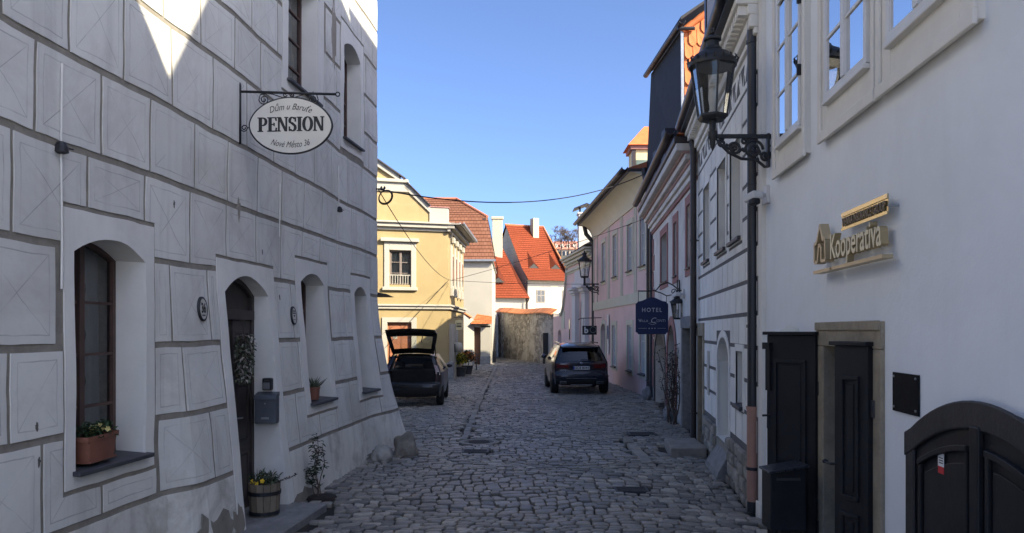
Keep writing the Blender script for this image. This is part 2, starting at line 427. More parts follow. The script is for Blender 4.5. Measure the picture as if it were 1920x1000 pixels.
rest.part('cobblestones', COBM, road, stuff=True, fix=False)
# slab strips, covers, drain plates
def slab_run(pts, w, parent, name):
    for (x0, y0), (x1, y1) in zip(pts, pts[1:]):
        L = y1-y0; n = max(1, int(abs(L)/.62))
        for i in range(n):
            ya = lerp(y0, y1, (i+.02)/n); yb = lerp(y0, y1, (i+.97)/n); xa = lerp(x0, x1, i/n)+random.uniform(-.02, .02); xb = lerp(x0, x1, (i+1)/n)+random.uniform(-.02, .02)
            z = gz(xa, ya)+random.uniform(0, .01); mb = MB()
            mb.hexa([(xa-w, ya, z-.06), (xa+w, ya, z-.06), (xb+w, yb, z-.06), (xb-w, yb, z-.06), (xa-w+.01, ya+.01, z+.004), (xa+w-.01, ya+.01, z+.004), (xb+w-.01, yb-.01, z+.004), (xb-w+.01, yb-.01, z+.004)])
            mb.part(name, PALEST, parent, bevel=.008)
PALEST = Mt('pale_granite_slab', (.25, .23, .195), .75, .25, 7, .6, 60, rand=.2)
slab_run([(-.93, 15.0), (-.95, 20), (-1.0, 27), (-.92, 45)], .075, road, 'channel_slab')
slab_run([(2.05+.12, 12.3), (2.25, 15.2)], .1, road, 'channel_slab')
def ring(mb, c, r0, r1, z0, z1, n=28):
    mb.lathe([(r0, z0), (r1, z0), (r1, z1), (r0, z1), (r0, z0)], c, n)
mh = thing('manhole_cover', 'round iron manhole cover in a pale stone ring in the cobbles', 'manhole cover', (-.62, 14.6, 0))
m = MB(); ring(m, (-.62, 14.6, gz(-.62, 14.6)), .28, .385, -.05, .014); m.part('stone_ring', PALEST, mh, smooth=False)
m = MB(); m.lathe([(.275, -.04), (.275, .004), (.01, .006)], (-.62, 14.6, gz(-.62, 14.6)), 28)
for k in range(-3, 4): m.obox((-.62, 14.6+k*.07, gz(-.62, 14.6)+.008), .4*sqrt(max(.1, 1-(k/4)**2)), .02, .01)
m.part('iron_lid', Mt('cast_iron_lid', (.07, .07, .07), .6, .3, 8, .4, 40, .5), mh)
def plate(x, y, sx, sy, label):
    m = MB(); m.obox((x, y, gz(x, y)-.01), sx, sy, .05)
    for k in range(5): m.obox((x, y-sy*.36+sy*.18*k, gz(x, y)+.017), sx*.85, .018, .008)
    m.top('drain_cover', Mt('cast_iron_lid', (.07, .07, .07)), label, 'drain cover', (x, y, 0), bevel=.004)
plate(-.63, 13.4, .46, .34, 'small rectangular cover just in front of the round manhole')
plate(1.57, 10.2, .44, .3, 'dark rectangular drain cover in the right half of the cobbles, nearest the camera')
plate(2.62, 15.6, .58, .42, 'dark flat drain cover before the hotel arches near the right wall')
# ------------------------------------------------------------------ left: sgraffito house with the guest-house door
def warpL(s, z, d):
    n1 = mnoise.noise((s*.8, z*.8, 1)); n2 = mnoise.noise((s*.7, z*.9, 5)); n3 = mnoise.noise((s*3.1, z*3.1, 9)); n4 = mnoise.noise((s*9, z*9, 2))
    bat = .25*max(0, 1-z/2.7)**1.15*sstep(6.74, 7.2, s)
    fl = sstep(12.9, 14.0, s); e = max(0, 1-z/2.5)**1.7
    d2 = d+bat+   .27*e*fl+.014*n1+.004*n3
    return s+.018*n2+.009*n3+.004*n4+.30*e*fl, z+.016*n1+.009*n3+.004*n4, d2
FL = Fac(-3.72, .091, 1, 'y', warpL); FL0 = Fac(-3.72, .091, 1, 'y')
LH = thing('sgraffito_house', 'white house with incised stone-block pattern and leaning corner on the left', 'house', (-5.5, 8, 0))
W1 = Hole(5.66, 6.58, 1.06, 2.69, .13); DR = Hole(8.0, 9.12, -.1, 2.5, .2); W2 = Hole(10.2, 11.1, 1.13, 2.74, .14); W3 = Hole(12.58, 13.3, 1.1, 2.7, .13)
U1 = Hole(9.75, 10.85, 5.27, 6.75, .16); U2 = Hole(12.05, 12.95, 5.12, 6.55, .14); U0 = Hole(6.6, 7.6, 6.2, 7.6, .1)
LHOLES = [W1, DR, W2, W3, U1, U2]
SUR = [(5.55, 6.71, .94, 3.0), (7.84, 9.3, -.2, 2.84), (10.03, 11.25, 1.0, 3.05), (12.4, 13.5, .98, 2.99), (9.58, 11.1, 5.12, 7.15), (11.9, 13.12, 4.95, 6.9)]
m = MB(); FL.sheet(m, 2.6, 14.0, -.15, 8.35, 0, LHOLES, .25, .25)
# end, back and near walls close the volume
nz = 30; zz = [lerp(-.15, 8.35, j/nz) for j in range(nz+1)]
for a, b in zip(zz, zz[1:]):
    m.poly([FL.pos(14.0, a, 0), FL.pos(14.0, b, 0), (-11, 14.1, b), (-11, 14.1, a)])
m.poly([(-11, 14.1, -.15), (-11, 14.1, 8.35), (-11, 2.6, 8.35), (-11, 2.6, -.15)]); m.poly([(-11, 2.6, -.15), (-11, 2.6, 8.35), FL.pos(2.6, 8.35, 0), FL.pos(2.6, -.15, 0)])
wallL = m.part('wall', MORTAR, LH)
m = MB(); e0 = FL0.pos(2.3, 8.35, .4); e1 = FL0.pos(14.3, 8.35, .4)
m.hexa([e0, e1, (-11.3, 14.3, 8.35), (-11.3, 2.3, 8.35), (-6.9, 2.3, 10.2), (-6.4, 14.3, 10.2), (-7.2, 14.3, 10.2), (-7.2, 2.3, 10.2)])
m.part('roof', Mt('old_clay_tiles', (.36, .12, .06), .85, .25, 3, .5, 10), LH)
# block material: limewash with incised rectangle and cross
BLK = bpy.data.materials.new('limewash_block')
def _blk():
    nt, N, L, b = nodes(BLK); v = mapped(nt)
    base = mixc(nt, ramp(nt, noise_n(nt, v, 1.1, 6, .65), .3, .72), (.65, .65, .61), (.76, .76, .715))
    g = noise_n(nt, v, .8, 6, .72, .5); base = mixc(nt, math_n(nt, 'MULTIPLY', ramp(nt, g, .47, .7), .65), base, (.47, .455, .40))
    vs = mapped(nt, (1, 1, .07)); st = noise_n(nt, vs, 6, 4); base = mixc(nt, math_n(nt, 'MULTIPLY', ramp(nt, st, .5, .76), .55), base, (.48, .48, .45))
    def uvn(n):
        u = N.new('ShaderNodeUVMap'); u.uv_map = n; s = N.new('ShaderNodeSeparateXYZ'); L.new(u.outputs[0], s.inputs[0]); return s.outputs[0], s.outputs[1]
    u, w = uvn('uv'); W, H = uvn('dim')
    wob = math_n(nt, 'MULTIPLY', math_n(nt, 'SUBTRACT', noise_n(nt, v, 3, 3), .5), .03)
    x = math_n(nt, 'ADD', math_n(nt, 'MULTIPLY', u, W), wob); y = math_n(nt, 'ADD', math_n(nt, 'MULTIPLY', w, H), wob)
    a = math_n(nt, 'MINIMUM', x, math_n(nt, 'SUBTRACT', W, x)); c = math_n(nt, 'MINIMUM', y, math_n(nt, 'SUBTRACT', H, y)); mn = math_n(nt, 'MINIMUM', a, c)
    rect = math_n(nt, 'LESS_THAN', math_n(nt, 'ABSOLUTE', math_n(nt, 'SUBTRACT', mn, .06)), .0042)
    ins = math_n(nt, 'GREATER_THAN', mn, .06)
    un = math_n(nt, 'DIVIDE', math_n(nt, 'SUBTRACT', x, .06), math_n(nt, 'SUBTRACT', W, .12)); vn = math_n(nt, 'DIVIDE', math_n(nt, 'SUBTRACT', y, .06), math_n(nt, 'SUBTRACT', H, .12))
    d1 = math_n(nt, 'LESS_THAN', math_n(nt, 'ABSOLUTE', math_n(nt, 'SUBTRACT', un, vn)), .0078); d2 = math_n(nt, 'LESS_THAN', math_n(nt, 'ABSOLUTE', math_n(nt, 'SUBTRACT', math_n(nt, 'ADD', un, vn), 1)), .0078)
    br = ramp(nt, noise_n(nt, v, 1.7, 3), .38, .6)
    dg = math_n(nt, 'MULTIPLY', math_n(nt, 'MAXIMUM', d1, d2), math_n(nt, 'MULTIPLY', ins, br))
    ln = math_n(nt, 'MAXIMUM', math_n(nt, 'MULTIPLY', math_n(nt, 'MULTIPLY', rect, ramp(nt, noise_n(nt, v, 2.3, 3), .3, .62)), .5), math_n(nt, 'MULTIPLY', dg, .6))
    oi = N.new('ShaderNodeObjectInfo'); hs = N.new('ShaderNodeHueSaturation'); L.new(base, hs.inputs['Color']); L.new(math_n(nt, 'ADD', math_n(nt, 'MULTIPLY', oi.outputs['Random'], .12), .94), hs.inputs['Value'])
    L.new(mixc(nt, ln, hs.outputs[0], (.22, .22, .22)), b.inputs['Base Color']); b.inputs['Roughness'].default_value = .88; b.inputs['Specular IOR Level'].default_value = .25
    h = math_n(nt, 'SUBTRACT', math_n(nt, 'ADD', math_n(nt, 'MULTIPLY', noise_n(nt, v, 50, 5, .7), .35), noise_n(nt, v, 5, 4)), ln)
    bump_n(nt, b, h, .5, .012)
_blk()
def block(F, parent, s0, s1, z0, z1, cuts, mat, dims=True, d1=.009, ds=.3, name='plaster_block'):
    rects = [(s0, s1, z0, z1)]
    for a, b, c, d in cuts:
        out = []
        for r in rects:
            if a >= r[1] or b <= r[0] or c >= r[3] or d <= r[2]: out.append(r); continue
            if a > r[0]: out.append((r[0], a, r[2], r[3]))
            if b < r[1]: out.append((b, r[1], r[2], r[3]))
            sa = max(a, r[0]); sb = min(b, r[1])
            if d < r[3]: out.append((sa, sb, d, r[3]))
            if c > r[2]: out.append((sa, sb, r[2], c))
        rects = out
    rects = [r for r in rects if r[1]-r[0] > .05 and r[3]-r[2] > .05]
    if not rects: return
    mb = MB(); uv = []; dm = []
    bs0 = min(r[0] for r in rects); bs1 = max(r[1] for r in rects); bz0 = min(r[2] for r in rects); bz1 = max(r[3] for r in rects)
    for r in rects:
        n = max(1, math.ceil((r[1]-r[0])/ds)); q = max(1, math.ceil((r[3]-r[2])/ds)); F.solid(mb, r[0], r[1], r[2], r[3], -.012, d1, n, q)
        for _ in range(2):
            for i in range(n+1):
                for j in range(q+1):
                    uv.append(((lerp(r[0], r[1], i/n)-bs0)/(bs1-bs0), (lerp(r[2], r[3], j/q)-bz0)/(bz1-bz0))); dm.append((bs1-bs0, bz1-bz0))
    if dims: mb.uv = {'uv': uv, 'dim': dm}
    return mb.part(name, mat, parent)
ROWS = [.66, 1.34, 1.98, 2.72, 3.44, 4.10, 4.86, 5.46, 6.12, 6.8, 7.5, 8.2]
J = .024
cuts = [(a-J, b+J, c-J*1.6, d+J*1.6) for a, b, c, d in SUR]
for ri, (z0, z1) in enumerate(zip(ROWS, ROWS[1:])):
    s = (3.55 if ri % 2 else 3.19)+random.uniform(-.04, .04)
    while s < 13.95:
        w = random.uniform(.66, .79)
        e = s+w
        if e > 13.7: e = 14.0
        if e > 4.3: block(FL, wallL, s+.019, e-(.019 if e < 14 else 0), z0+J+.004, z1-J-.004, cuts, BLK, ds=.12)
        s = e
# plain plinth
for a, b in ((4.2, 6.85), (6.855, 7.84-J), (9.3+J, 11.3), (11.303, 13.1), (13.103, 14.0)):
    block(FL, wallL, a, b, -.12, .66-J, [], PLINTH, dims=False, ds=.2, name='plinth_panel')
# surrounds
for (a, b, c, d), h in zip(SUR, [W1, DR, W2, W3, U1, U2]):
    mb = MB(); br = sorted({a, h.s0, h.s1, b} | {lerp(h.s0, h.s1, i/10) for i in range(11)})
    for p, q in zip(br, br[1:]):
        mid = (p+q)/2
        if h.s0 < mid < h.s1:
            if h.z0 > c+.02: FL.solid(mb, p, q, c, h.z0, -.012, .010, 1, 1)
            FL.solid(mb, p, q, h.top, d, -.012, .010, 1, 2)
        else: FL.solid(mb, p, q, c, d, -.012, .010, 1, 9)
    mb.part('window_surround' if h is not DR else 'door_surround', LIMEW, wallL)
    mb = MB(); FL.reveal(mb, h, .009, 0, bottom=h is not DR, fb=FL); FL.reveal(mb, h, 0, -.27 if h is not DR else -.16, bottom=h is not DR, fb=FL0); mb.part('reveal', REVEAL, wallL, smooth=False)
def window(F, parent, h, dep, cols=2, rows=4, fw=.055, mf=WOODF, gl=GLASS, curtain=CURT, th=.05, bar=.022, name='window', room=True, cz=0):
    mb = MB(); a, b = -dep-th, -dep; c = (h.s0+h.s1)/2
    F.solid(mb, h.s0, h.s0+fw, h.z0, h.top, a, b, 3); F.solid(mb, h.s1-fw, h.s1, h.z0, h.top, a, b, 3)
    F.solid(mb, h.s0+fw, h.s1-fw, h.z0, h.z0+fw, a, b); F.solid(mb, h.s0+fw, h.s1-fw, lambda s: h.top(s)-fw, h.top, a, b, 12 if h.rise else 1)
    cs = [lerp(h.s0+fw*.5, h.s1-fw*.5, i/cols) for i in range(cols+1)]
    for s in cs[1:-1]: F.solid(mb, s-fw*.62, s+fw*.62, h.z0+fw, lambda t: h.top(t)-fw, a+.004, b+.012)
    zs = [lerp(h.z0+fw*.5, h.zs+h.rise*.5-fw*.5, j/rows) for j in range(rows+1)]
    for i in range(cols):
        for z in zs[1:-1]:
            F.solid(mb, cs[i]+fw*(.5 if i == 0 else .62), cs[i+1]-fw*(.5 if i == cols-1 else .62), z-bar/2, z+bar/2, a+.01, b-.006 if th < .08 else b-.003)
    w = mb.part(name, mf, parent); pd = a+th*.45 if th < .08 else b-.014
    for i in range(cols):
        for j in range(rows):
            p = MB(); s0 = cs[i]+fw*.5; s1 = cs[i+1]-fw*.5; lo = zs[j]; last = j == rows-1; n = 5 if last and h.rise else 1; vs = []
            for k in range(n+1):
                s = lerp(s0, s1, k/n); vs += [F.pos(s, lo, pd), F.pos(s, h.top(s)-fw*.8 if last else zs[j+1], pd)]
            p.add(vs, [(2*k, 2*k+2, 2*k+3, 2*k+1) for k in range(n)]); p.part('pane', gl, w, fix=False)
    if curtain:
        k = MB(); k.grid(lambda u, v: F.pos(lerp(h.s0+.03, h.s1-.03, u), lerp(h.z0+cz, h.zs+h.rise*.8, v), a-.09+.022*sin(u*46+v*2)), 44, 3); k.part('curtain', curtain, w, smooth=True, fix=False)
    if room:
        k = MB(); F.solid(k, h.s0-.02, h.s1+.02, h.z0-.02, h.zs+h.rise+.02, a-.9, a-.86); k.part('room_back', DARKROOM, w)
    return w
NETC = Mt('grey_net_curtain', (.26, .27, .29), .9, .12, 3, .2, 30)
def sill(F, w, h, dep, ov=.07, mat=SLATE, t=.035, dz=0, ext=.04):
    k = MB(); A = F.pos(h.s0-ext, h.z0+.004+dz, ov); B = F.pos(h.s1+ext, h.z0+.004+dz, ov); C = F.pos(h.s1+ext*.1, h.z0+.03+dz, -dep); D = F.pos(h.s0-ext*.1, h.z0+.03+dz, -dep)
    dn = lambda p: (p[0], p[1], p[2]-t)
    k.hexa([dn(A), dn(B), dn(C), dn(D), A, B, C, D]); return k.part('sill', mat, w, bevel=.006)
for h in (W1, W2, W3):
    w = window(FL0, LH, h.inset(-.012), .25, 2, 4, .05, curtain=NETC if h is W1 else None); sill(FL, w, h, .24)
    if h is W1:
        k = MB()   # ornamental iron scroll behind the glass
        for sgn in (0, 1):
            s = lerp(h.s0, h.s1, .36+.33*sgn); k.tube([FL0.pos(s+.05*sin(i*.55), lerp(h.z0+.15, h.zs-.15, i/40), -.36) for i in range(41)], .008, 5); k.tube([FL0.pos(s, h.z0+.1, -.365), FL0.pos(s, h.zs, -.365)], .008, 5)
        k.part('inner_grille', IRON, w)
for h in (U1, U2):
    w = window(FL0, LH, h.inset(-.012), .22, 2, 4, .05, curtain=NETC); sill(FL, w, h, .2)
# street door
dz = -.15; mb = MB(); fw = .07
g = DR.inset(-.01); g.z0 = 0
FL0.solid(mb, g.s0, g.s0+fw, 0, g.top, dz-.08, dz, 3); FL0.solid(mb, g.s1-fw, g.s1, 0, g.top, dz-.08, dz, 3)
FL0.solid(mb, g.s0+fw, g.s1-fw, lambda s: g.top(s)-fw, g.top, dz-.08, dz, 12); FL0.solid(mb, g.s0+fw, g.s1-fw, 2.22, 2.33, dz-.08, dz+.03)
FL0.solid(mb, g.s0+fw, g.s1-fw, 2.33, lambda s: g.top(s)-fw, dz-.07, dz-.045, 12)
door = mb.part('door', DOORW, LH, bevel=.006)
c = (g.s0+g.s1)/2
for a, b in ((g.s0+fw, c-.004), (c+.004, g.s1-fw)):
    k = MB(); FL0.solid(k, a, b, .02, 2.215, dz-.06, dz-.02)
    for z0, z1 in ((.12, .72), (.82, 1.5), (1.6, 2.1)):
        for (p, q, r, t) in ((a+.07, b-.07, z0, z0+.03), (a+.07, b-.07, z1-.03, z1), (a+.07, a+.1, z0+.03, z1-.03), (b-.1, b-.07, z0+.03, z1-.03)): FL0.solid(k, p, q, r, t, dz-.02, dz-.004)
        FL0.solid(k, a+.12, b-.12, z0+.05, z1-.05, dz-.02, dz-.008)
    k.part('door_leaf', DOORW, door, bevel=.005)
k = MB(); FL0.solid(k, c-.03, c+.03, .02, 2.21, dz-.02, dz+.012); k.part('cover_strip', DOORW, door)
k = MB(); FL0.solid(k, c+.045, c+.085, .95, 1.2, dz-.02, dz-.008); hp = FL0.pos(c+.065, 1.12, dz-.01); k.tube([hp, (hp[0]+.05, hp[1], hp[2]), (hp[0]+.055, hp[1]+.1, hp[2]-.005)], .009, 8)
k.part('door_handle', TIN, door)
# peeled patches on the plinth
def patch(F, parent, cs, cz, rs, rz, seed, d, mat, name='bare_render_patch'):
    rnd = random.Random(seed); mb = MB(); N = 22; P = []
    for i in range(N):
        a = 2*pi*i/N; r = 1+.35*(rnd.random()-.5)*2; P.append((cs+rs*cos(a)*r, cz+rz*sin(a)*r))
    vs = [F.pos(cs, cz, d)]+[F.pos(s, z, d) for s, z in P]+[F.pos(s, z, d-.012) for s, z in P]
    mb.add(vs, [(0, 1+i, 1+(i+1) % N) for i in range(N)]+[(1+i, 1+N+i, 1+N+(i+1) % N, 1+(i+1) % N) for i in range(N)]); return mb.part(name, mat, parent)
patch(FL, wallL, 7.35, .12, .42, .25, 3, .0125, MORTAR); patch(FL, wallL, 7.85, .1, .12, .2, 5, .0125, MORTAR); patch(FL, wallL, 9.75, .03, .5, .09, 8, .0125, MORTAR)
patch(FL, wallL, 11.55, 6.55, .1, .5, 6, .0105, Mt('brown_stain', (.30, .27, .23), .9, .2, 3, .4))
patch(FL, wallL, 12.9, .05, .5, .06, 9, .0125, MORTAR)
patch(FL, wallL, 8.37, 3.42, .035, .12, 12, .012, MORTAR)
for s, z, q in ((7.03, 3.25, 1), (5.28, 1.2, 2), (5.27, 1.45, 3), (9.45, 2.5, 5), (8.98, 3.02, 7)): patch(FL, wallL, s, z, .012, .03, q, .0125, Mt('chip_dark', (.12, .11, .1), .9))
# threshold slab before the door
m = MB(); m.hexa([(-3.25, 7.95, -.1), (-2.35, 7.75, -.1), (-2.2, 9.2, -.1), (-3.1, 9.3, -.1), (-3.25, 7.95, .05), (-2.35, 7.75, .045), (-2.2, 9.2, .045), (-3.1, 9.3, .05)])
m.top('threshold_slab', GRANITE, 'flat grey stone slab before the arched brown door of the left house', 'stone slab', (-2.7, 8.5, 0), bevel=.012)
# corner guard stones
def boulder(name, label, c, r, seed, mat):
    bm = bmesh.new(); bmesh.ops.create_icosphere(bm, subdivisions=4, radius=1)
    for v in bm.verts:
        n = mnoise.noise(v.co*1.2+Vector((seed, 0, 0)))*.38+mnoise.noise(v.co*3+Vector((0, seed, 0)))*.14+mnoise.noise(v.co*8)*.03
        v.co = Vector((v.co.x*r[0], v.co.y*r[1], v.co.z*r[2]))*(1+n)
    me = bpy.data.meshes.new(name); bm.to_mesh(me); bm.free(); me.materials.append(mat)
    for p in me.polygons: p.use_smooth = True
    o = bpy.data.objects.new(name, me); link(o); o.location = c; o['label'] = label; o['category'] = 'guard stone'; return o
GS = Mt('weathered_guard_stone', (.22, .20, .17), .9, .35, 3, .8, 30, bdist=.012, stain=(.14, .13, .1), stain_amt=.7, stain_scale=4)
boulder('guard_stone', 'rough rounded stone set against the foot of the leaning white corner', (-1.80, 13.1, .10), (.2, .26, .28), 3, GS)
boulder('guard_stone', 'low pale stone left of the bigger guard stone at the wall foot', (-2.12, 12.55, .08), (.16, .22, .15), 8, Mt('pale_guard_stone', (.33, .32, .29), .9, .2, 4, .6, 30))
# conduit ridges plastered up the wall, with old insulators
def conduit(pts, r, label, mat, cap=None):
    t = thing('wall_conduit', label, 'conduit', FL.pos(pts[0][0], pts[0][1], .03))
    k = MB(); k.tube([FL.pos(s, z, .022) for s, z in pts], r, 8); k.part('pipe', mat, t)
    if cap:
        k = MB(); p = Vector(FL.pos(cap[0], cap[1], .03)); k.lathe([(.02, -.05), (.05, -.04), (.045, 0), (.03, .03), (.01, .04)], p, 10); k.tube([p, p+Vector((.06, .05, -.01))], .006, 5); k.part('insulator', IRON, t)
conduit([(5.5, 4.0+.0), (5.51, 3.4), (5.51, 2.8), (5.5, 2.4)], .008, 'whitewashed cable conduit with dark fitting above the flower-box window', LIMEW, (5.5, 3.42))
conduit([(9.45, 3.9), (9.46, 3.55), (9.46, 3.25)], .008, 'short whitewashed conduit below the oval sign', LIMEW)
conduit([(11.75, 4.6), (11.75, 4.0), (11.75, 3.65)], .009, 'whitewashed conduit high on the wall right of the oval sign', LIMEW, (11.75, 3.95))
# oval plaques
def plaque(s, z, label, lines):
    t = thing('oval_plaque', label, 'plaque', FL.pos(s, z, .02)); k = MB(); N = 28
    P = lambda r, d: [FL.pos(s+.075*r*cos(2*pi*i/N), z+.105*r*sin(2*pi*i/N), d) for i in range(N)]
    vs = P(1.12, .0)+P(1.12, .03)+P(1.0, .036)+P(.93, .03)
    k.add(vs, [(q*N+i, q*N+(i+1) % N, (q+1)*N+(i+1) % N, (q+1)*N+i) for q in range(3) for i in range(N)]); k.part('rim', IRON, t, smooth=True)
    k = MB(); k.add(P(.95, .0305), [tuple(range(N))]); k.part('face', Mt('plaque_enamel', (.52, .51, .47), .35, .08, 10, .05), t)
    for txt, dz_, sz, ft in lines:
        k = MB()
        if txt is None:
            FL.solid(k, s-ft/2, s+ft/2, z+dz_, z+dz_+sz, .0306, .0325); k.part('print_line', BLACKP, t); continue
        text_into(k, txt, sz, lambda x, y, d: FL.pos(s+x, z+dz_+y, .0335+d), fit=ft, bold=.004); k.part('lettering', BLACKP, t)
plaque(7.48, 2.31, 'oval house-number plaque left of the arched brown door', [('36', -.035, .13, .085), (None, -.066, .012, .06)])
plaque(9.83, 2.29, 'oval plaque between the brown door and the succulent window', [(None, .05, .014, .08), (None, .022, .014, .09), (None, -.012, .018, .05), (None, -.055, .006, .09)])
# ------------------------------------------------------------------ things on the left house
def leaf(mb, p, d, L, w, up=None, fold=.25):
    d = Vector(d).normalized(); s = d.cross(Vector((0, 0, 1)))
    if s.length < .1: s = Vector((1, 0, 0))
    s.normalize(); n = s.cross(d); p = Vector(p)
    vs = [p, p+d*L*.35+s*w*.5+n*w*fold, p+d*L*.4, p+d*L*.35-s*w*.5+n*w*fold, p+d*L-n*L*.12, p+d*L*.7+s*w*.36+n*w*fold*.6, p+d*L*.7-s*w*.36+n*w*fold*.6]
    mb.add(vs, [(0, 1, 2), (0, 2, 3), (1, 5, 4, 2), (3, 2, 4, 6)])
def rdir(zmin=-1, zmax=1):
    a = random.uniform(0, 2*pi); z = random.uniform(zmin, zmax); r = sqrt(max(0, 1-z*z)); return Vector((r*cos(a), r*sin(a), z))
def spiral(c, ax, ay, r0, r1, a0, a1, n=22):
    C = Vector(c); ax = Vector(ax); ay = Vector(ay)
    return [C+(ax*cos(lerp(a0, a1, i/n))+ay*sin(lerp(a0, a1, i/n)))*lerp(r0, r1, i/n) for i in range(n+1)]
# ---- hanging oval sign
SY = 8.36; sx0 = FL0.pos(SY, 4.6, 0)[0]
ps = thing('hanging_sign', 'white oval hanging sign reading PENSION on a black scrolled wall bracket', 'sign', (sx0, SY, 4.3))
cx = -2.39; cz = PZ(236, SY); AX = .445; AZ = .30
def ovP(r, dy, N=72):
    out = []
    for i in range(N):
        a = 2*pi*i/N; x = cos(a); z = sin(a); out.append((cx+AX*r*math.copysign(abs(x)**1.0, x)*(1+.0), SY+dy, cz+AZ*r*math.copysign(abs(z)**1.12, z)))
    return out
k = MB(); N = 72; k.add(ovP(.985, -.012)+ovP(.985, .012), [tuple(range(N)), tuple(range(N, 2*N))]+[(i, (i+1) % N, N+(i+1) % N, N+i) for i in range(N)]); k.part('board', Mt('sign_white', (.60, .59, .54), .45, .06, 3, .05), ps)
k = MB(); k.tube(ovP(1, 0), .013, 8, closed=True); k.part('rim', IRON, ps, smooth=True)
bz = PZ(172, SY); k = MB()
k.tube([(sx0+.02, SY, PZ(155, SY)), (sx0+.02, SY, PZ(160, SY)), (sx0+.02, SY, PZ(270, SY))], [.004, .014, .014], 8); k.tube([(sx0+.02, SY, bz), (-1.90, SY, PZ(177, SY))], .014, 8)
k.tube(spiral((-1.885, SY, PZ(177, SY)), (1, 0, 0), (0, 0, 1), .022, .022, 0, 2*pi, 14), .007, 6)
for z in (bz+.02, PZ(262, SY)): k.tube([(sx0-.05, SY, z), (sx0+.03, SY, z)], .012, 6)
X = (1, 0, 0); Z = (0, 0, 1)
def scr(c, r, flip, vflip=1, t=1.6):
    return spiral(c, (flip, 0, 0), (0, 0, vflip), r, r*.25, pi, pi+2*pi*t, 30)
zt = bz-.02
for px, fl in ((495, 1), (587, -1)):
    X0 = PX(px, SY); c = (X0+.0*fl, SY, PZ(187, SY)); k.tube(scr(c, .055, fl, 1), .0065, 6); k.tube([(X0-.055*fl, SY, PZ(187, SY)), (X0-.04*fl, SY, PZ(178, SY)), (X0+.02*fl, SY, zt+.005), (X0+.1*fl, SY, zt-.01), (X0+.2*fl, SY, PZ(183, SY)), (X0+.235*fl, SY, PZ(182, SY))], .006, 6)
    k.tube(scr((X0+.225*fl, SY, PZ(178, SY)), .025, -fl, 1, 1.0), .006, 6); k.tube([(X0, SY, bz), (X0, SY, PZ(196, SY))], .005, 6)
k.tube(scr((PX(458, SY), SY, PZ(240, SY)), .042, 1, 1), .0065, 6); k.tube([(sx0+.02, SY, PZ(246, SY)), (PX(451, SY), SY, PZ(242, SY))], .006, 6); k.tube([(PX(463, SY), SY, PZ(240, SY)), (PX(468, SY), SY, PZ(240, SY))], .006, 6)
k.part('bracket', IRON, ps, smooth=True)
INK = Mt('sign_ink', (.02, .022, .025), .5, .1, 5, 0)
# slab-serif lettering drawn as strokes
def serif_word(mb, word, x0, z0, H, fn, gap=.035):
    x = x0
    R = lambda a, b, c, d: mb.add([fn(x+a*H, z0+c*H), fn(x+b*H, z0+c*H), fn(x+b*H, z0+d*H), fn(x+a*H, z0+d*H)], [(0, 1, 2, 3)])
    Q = lambda *P: mb.add([fn(x+a*H, z0+b*H) for a, b in P], [tuple(range(len(P)))])
    def arc(cx_, cz_, rx, rz, tx, tz, a0, a1, n=18):
        vs = []
        for i in range(n+1):
            a = lerp(a0, a1, i/n); vs += [fn(x+(cx_+rx*cos(a))*H, z0+(cz_+rz*sin(a))*H), fn(x+(cx_+(rx-tx)*cos(a))*H, z0+(cz_+(rz-tz)*sin(a))*H)]
        mb.add(vs, [(2*i, 2*i+1, 2*i+3, 2*i+2) for i in range(n)])
    for ch in word:
        w = {'P': .72, 'E': .72, 'N': .84, 'S': .62, 'I': .40, 'O': .80}[ch]
        if ch in 'PE': R(.10, .30, .07, .93); R(0, .40, 0, .07)
        if ch == 'P': R(0, .42, .93, 1); arc(.40, .70, .32, .30, .17, .08, -pi/2, pi/2); R(.30, .40, .40, .48); R(.30, .40, .92, 1)
        if ch == 'E':
            R(0, .68, .93, 1); R(.4, .70, 0, .07); R(.30, .50, .465, .535); R(.48, .54, .38, .62); Q((.62, .07), (.70, .07), (.72, .27), (.66, .27)); Q((.60, .93), (.68, .93), (.70, .74), (.64, .74))
        if ch == 'N': R(.08, .17, .07, .93); R(0, .26, 0, .07); R(0, .28, .93, 1); R(.66, .75, .05, .93); R(.57, .84, .93, 1); Q((.06, .99), (.27, .99), (.75, .0), (.60, .0))
        if ch == 'I': R(.10, .30, .07, .93); R(0, .40, 0, .07); R(0, .40, .93, 1)
        if ch == 'O': arc(.40, .5, .40, .52, .19, .07, 0, 2*pi, 32)
        if ch == 'S':
            arc(.30, .745, .28, .265, .16, .075, .15*pi, 1.25*pi); arc(.32, .255, .29, .265, .17, .075, -.85*pi, .25*pi); Q((.05, .64), (.20, .52), (.58, .36), (.46, .46), (.16, .60)); Q((.07, .62), (.30, .64), (.60, .40), (.38, .38))
            R(.50, .565, .66, .98); R(.04, .105, .02, .34)
        x += (w+gap)*H
    return x-gap*H
k = MB(); tmp = MB(); Wd = serif_word(tmp, 'PENSION', 0, 0, 1, lambda a, b: (a, 0, b)); Hh = .155; sxc = .715/(Wd*Hh)
serif_word(k, 'PENSION', 0, 0, Hh, lambda a, b: (PX(545, SY)-.355+a*sxc, SY-.0145, cz-.07+b+a*.018)); serif_word(k, 'PENSION', 0, 0, Hh, lambda a, b: (PX(545, SY)-.346+a*sxc, SY-.0149, cz-.072+b+a*.018)); k.part('lettering', INK, ps, fix=False)
